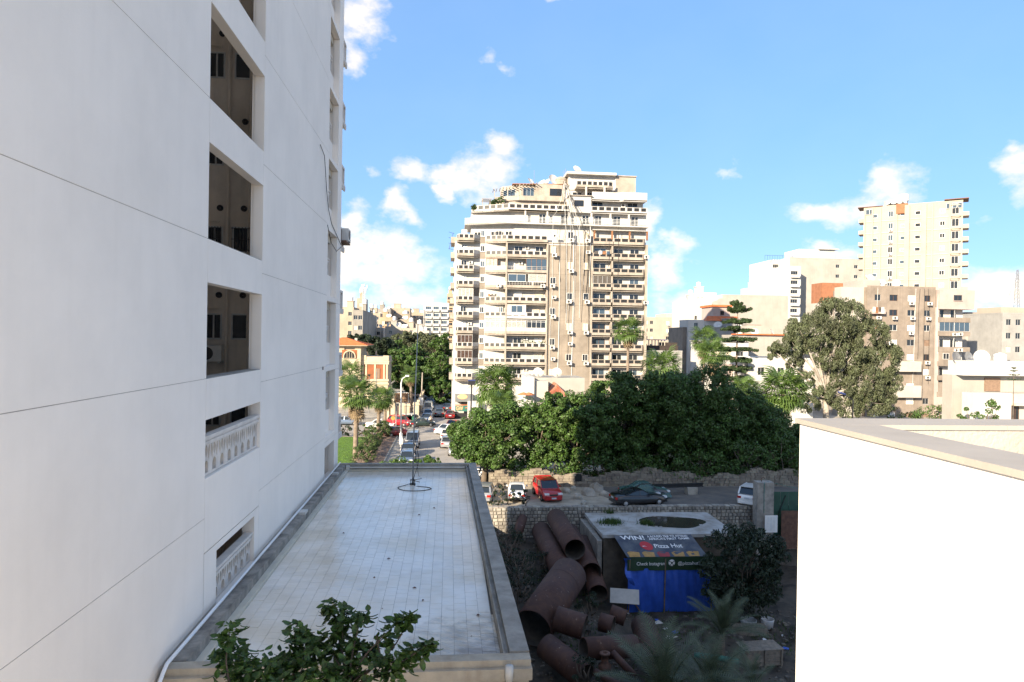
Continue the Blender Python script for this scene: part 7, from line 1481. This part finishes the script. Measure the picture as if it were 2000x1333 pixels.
# motorcycle
mp = aZ(806, 838, 0); MC = root('motorcycle', 'red motorcycle parked at the junction in front of the white estate', 'motorcycle', (mp.x, mp.y, 0)); wm = MB().lathe([(.22, -.04), (.29, -.04), (.3, 0), (.29, .04), (.22, .04), (.22, -.04)], 16).mesh('wheel', True); wm.transform(Matrix.Rotation(R(90), 4, 'X'))
for x in (-.65, .65): put(wm, 'wheel', 'tyre', MC, (x, 0, .3))
MB().tube([(-.65, 0, .3), (-.3, 0, .7), (.25, 0, .75), (.45, 0, .95), (.65, 0, .3)], .035, 6).tube([(-.3, 0, .7), (0, 0, .35), (.35, 0, .4), (.45, 0, .9)], .03, 6).build('frame', 'black_metal', MC); MB().box(-.2, .3, -.14, .14, .74, .92).build('tank', 'paint_red', MC); MB().box(-.75, -.2, -.13, .13, .74, .83).build('seat', 'tyre', MC); MB().bar((.45, -.35, 1.02), (.45, .35, 1.02), .035).build('handlebar', 'black_metal', MC); MB().box(-.12, .25, -.12, .12, .32, .6).build('engine', 'grey_metal', MC); MB().lathe([(.01, -.06), (.09, 0), (.1, .08)], 10, (.6, 0, .95)).build('headlight', 'lamp_clear', MC)
# ---- person by the blue car
def skin_mesh(name, V, E_, rad, sub=1):
    me = bpy.data.meshes.new(name); me.from_pydata(V, E_, []); o = bpy.data.objects.new(name, me); COL.objects.link(o); md = o.modifiers.new('s', 'SKIN')
    for i, r_ in enumerate(rad): me.skin_vertices[0].data[i].radius = (r_, r_) if not isinstance(r_, tuple) else r_
    me.skin_vertices[0].data[0].use_root = True; s = o.modifiers.new('u', 'SUBSURF'); s.levels = s.render_levels = sub; bpy.context.view_layer.update()
    out = bpy.data.meshes.new_from_object(o.evaluated_get(bpy.context.evaluated_depsgraph_get())); out.name = name; bpy.data.objects.remove(o); out.polygons.foreach_set('use_smooth', [True]*len(out.polygons)); return out
pp = aZ(841, 832, 0); PE = root('person', 'standing person in a pale top and dark trousers beside the blue car', 'person', (pp.x, pp.y, 0), R(200)); mat('skin', (.33, .19, .13), .6); mat('cloth_pale', (.52, .46, .42), .85); mat('cloth_dark', (.02, .02, .022), .85); mat('hair', (.015, .012, .01), .7)
V = [(0, 0, .95), (0, 0, 1.2), (0, 0, 1.42), (0, 0, 1.52), (0, -.01, 1.62), (0, -.01, 1.72), (-.2, 0, 1.40), (-.26, .02, 1.12), (-.24, -.08, .88), (-.24, -.1, .78), (.2, 0, 1.40), (.27, .0, 1.12), (.22, -.16, .96), (.18, -.22, .92), (-.1, 0, .88), (-.11, 0, .48), (-.12, .02, .08), (-.12, -.14, .04), (.1, 0, .88), (.12, -.04, .48), (.13, .02, .08), (.13, -.14, .04)]
E2 = [(0, 1), (1, 2), (2, 3), (3, 4), (4, 5), (2, 6), (6, 7), (7, 8), (8, 9), (2, 10), (10, 11), (11, 12), (12, 13), (0, 14), (14, 15), (15, 16), (16, 17), (0, 18), (18, 19), (19, 20), (20, 21)]
rd = [(.15, .1), (.14, .1), (.15, .09), .055, .085, .075, .055, .045, .035, .04, .055, .045, .035, .04, .085, .06, .04, .035, .085, .06, .04, .035]
put(skin_mesh('body', V, E2, rd), 'body', 'skin', PE)
put(skin_mesh('shirt', [V[i] for i in (0, 1, 2, 6, 7, 10, 11)], [(0, 1), (1, 2), (2, 3), (3, 4), (2, 5), (5, 6)], [(.175, .125), (.165, .12), (.17, .11), .075, .062, .075, .062]), 'shirt', 'cloth_pale', PE); put(skin_mesh('trousers', [V[i] for i in (0, 14, 15, 16, 18, 19, 20)], [(0, 1), (1, 2), (2, 3), (0, 4), (4, 5), (5, 6)], [(.165, .12), .1, .078, .062, .1, .078, .062]), 'trousers', 'cloth_dark', PE)
hm = MB().lathe([(.01, .12), (.07, .1), (.098, .04), (.1, -.03), (.085, -.08)], 14).mesh('hair', True); put(hm, 'hair', 'hair', PE, (0, .015, 1.69))
# ---- lamps, poles, billboard, gate
mat('lamp_blue', (.03, .05, .16), .4, .1)
lp = Vector((XA(921, 70), 70, 0)); LP = root('street_lamp', 'black street lamp post with dark blue square head left of the tower', 'street lamp', lp); zt = aY(922, 752, 70).z; MB().tube([(0, 0, 0), (.0, 0, 4), (.09, 0, zt)], [.12, .1, .07], 10).build('post', 'black_metal', LP, True); MB().box(-.28, .42, -.35, .25, zt, zt+.42).build('lamp_head', 'black_metal', LP); MB().box(-.3, .44, -.37, .27, zt+.42, zt+.52).build('lamp_cover', 'lamp_blue', LP)
p = aZ(783, 880, 0); L2 = root('street_lamp', 'white street lamp with curved arm above the parked cars', 'street lamp', (p.x, p.y, 0)); zt = aY(781, 740, p.y).z; ux = lambda px: XA(px, p.y)-p.x; MB().tube([(0, 0, 0), (-.1, 0, zt-.6), (-.1+.15, 0, zt), (ux(795), 0, aY(795, 735, p.y).z)], [.12, .09, .07, .05], 9).build('post', 'white_metal', L2, True); MB().box(ux(793), ux(800), -.15, .15, aY(795, 736, p.y).z, aY(795, 733, p.y).z).build('lamp_head', 'white_metal', L2); MB().box(-.2, .2, -.25, -.1, .8, 2.2).build('meter_box', 'white_metal', L2)
p = Vector((XA(1668, 75), 75, 0)); L3 = root('street_lamp', 'dark street lamp with blue head in front of the eucalyptus', 'street lamp', p); zt = aY(1667, 782, 75).z; MB().tube([(0, 0, 0), (0, 0, zt), (-.5, 0, zt+.3), (XA(1650, 75)-p.x, 0, aY(1650, 771, 75).z)], [.1, .08, .06, .05], 8).build('post', 'black_metal', L3, True); b = MB().lathe([(.01, -.1), (.28, -.06), (.3, .1), (.01, .16)], 12); me = b.mesh('lamp_head', True); me.transform(Matrix.Scale(1.8, 4, (1, 0, 0))); put(me, 'lamp_head', 'lamp_blue', L3, (XA(1646, 75)-p.x, 0, aY(1646, 769, 75).z), (0, R(20), 0))
for (px, y0, y1, Y, lab, hd) in ((720, 810, 735, 128, 'grey garden lamp post before the villa wall', 1), (734, 810, 726, 126, 'thin metal pole before the villa shutters', 0)):
    q = aY(px, y0, Y); r_ = root('lamp_post', lab, 'lamp post', (q.x, Y, 0)); zt = aY(px, y1, Y).z; MB().tube([(0, 0, 0), (0, 0, zt)], .07, 7).build('post', 'grey_metal', r_); hd and MB().box(-.2, .2, -.2, .2, zt, zt+.35).build('lamp_head', 'black_metal', r_)
q = aZ(822, 808, 0); WP = root('utility_pole', 'leaning wooden utility pole with a white notice board', 'pole', (q.x, q.y, 0)); zt = aY(826, 728, q.y).z; MB().tube([(0, 0, 0), (XA(826, q.y)-q.x, 0, zt)], [.13, .1], 8).build('shaft', 'bark_pale', WP); MB().box(-.4, .4, -.2, -.16, 1.5, 3.0).build('notice_board', 'white_paint', WP)
YB = 104.0; q0 = XA(772, YB); BBd = root('billboard', 'brown wooden-backed billboard on a steel frame above the gate', 'billboard', (q0, YB, 0)); w_ = XA(799, YB)-q0; z0, z1 = aY(785, 788, YB).z, aY(785, 767, YB).z
mat('board_brown', (.26, .14, .08), .85, .2, 2)
[MB().box(w_*i/9+.01, w_*(i+1)/9-.01, -.03, .03, z0+.08, z1-.08).build('plank', 'board_brown', BBd) for i in range(9)]; MB().box(-.06, w_+.06, -.06, .06, z1-.08, z1).box(-.06, w_+.06, -.06, .06, z0, z0+.08).box(-.06, 0, -.06, .06, z0, z1).box(w_, w_+.06, -.06, .06, z0, z1).build('frame', 'pvc_dirty', BBd); [MB().tube([(x, .1, 0), (x, .1, z0)], .08, 8).build('leg', 'grey_metal', BBd) for x in (.3, w_-.3)]
MB().box(XA(755, YB)-q0, -.07, -.03, .03, z1-.12, z1-.04).build('arm', 'pvc_dirty', BBd)
YG = 116.0
for i, (px, h_) in enumerate(((768, 4.6), (787, 4.4), (797, 3.2), (815, 3.4), (760, 3.0))):
    x = XA(px, YG); g = root('gate_pier', ['stone gate pier left of the dark gate', 'tall stone gate pier below the billboard', 'shorter stone gate pier right of the billboard', 'stone gate pier by the green bins', 'low stone gate pier behind the red car'][i], 'gate pier', (x, YG, 0), 0, 'stone gate piers of the villa'); MB().box(-.45, .45, -.45, .45, 0, h_-.4).build('shaft', 'villa_cream', g); MB().box(-.58, .58, -.58, .58, h_-.4, h_-.2).box(-.5, .5, -.5, .5, h_-.199, h_).build('cap', 'villa_cream', g)
x0, x1 = XA(760.5, YG)+.5, XA(768, YG)-.5; GA = root('iron_gate', 'dark iron gate of the villa between stone piers', 'gate', (XA(764, YG), YG, 0)); wg = XA(787, YG)-XA(768, YG); MB().box(.9, .9+wg-1.3, -.04, .04, .1, 3.0).build('sheet', 'black_metal', GA); b = MB(); [b.bar((.9+i*.16, -.06, 3.0), (.9+i*.16, -.06, 3.7), .03) for i in range(int((wg-1.3)/.16))]; b.build('spikes', 'black_metal', GA)
for i, px in enumerate((801, 806)):
    x = XA(px, 113); g = root('waste_bin', ['green waste bin left of its twin at the villa gate', 'green waste bin right of its twin at the villa gate'][i], 'bin', (x, 113, 0), 0, 'green waste bins'); MB().prism([(-.5, -.4), (.5, -.4), (.5, .4), (-.5, .4)], .1, 1.3).build('tub', mat('bin_green', (.02, .16, .09), .5), g); MB().box(-.55, .55, -.45, .45, 1.301, 1.4).build('lid', 'bin_green', g)
x = XA(770, 106); RS = root('road_sign', 'round orange road sign seen from behind near the red car', 'sign', (x, 106, 0)); MB().tube([(0, 0, 0), (0, 0, 2.2)], .03, 6).build('post', 'grey_metal', RS); me = MB().lathe([(.01, .01), (.33, .01), (.33, -.01), (.01, -.01)], 20).mesh('disc'); me.transform(Matrix.Rotation(R(90), 4, 'X')); put(me, 'disc', mat('sign_orange', (.5, .27, .07), .6), RS, (0, -.05, 1.9))
GWL = root('boundary_wall', 'cream boundary wall of the villa garden along the street', 'wall', (XA(815, 118), 118, 0)); [MB().box(-.15, .15, .1+3.9*i, 3.9+3.9*i, 0, 2.6).build('panel', 'cream_pale', GWL) for i in range(8)]; [MB().box(-.25, .25, -.1+3.9*i, .1+3.9*i, 0, 2.9).build('pilaster', 'villa_cream', GWL) for i in range(9)]
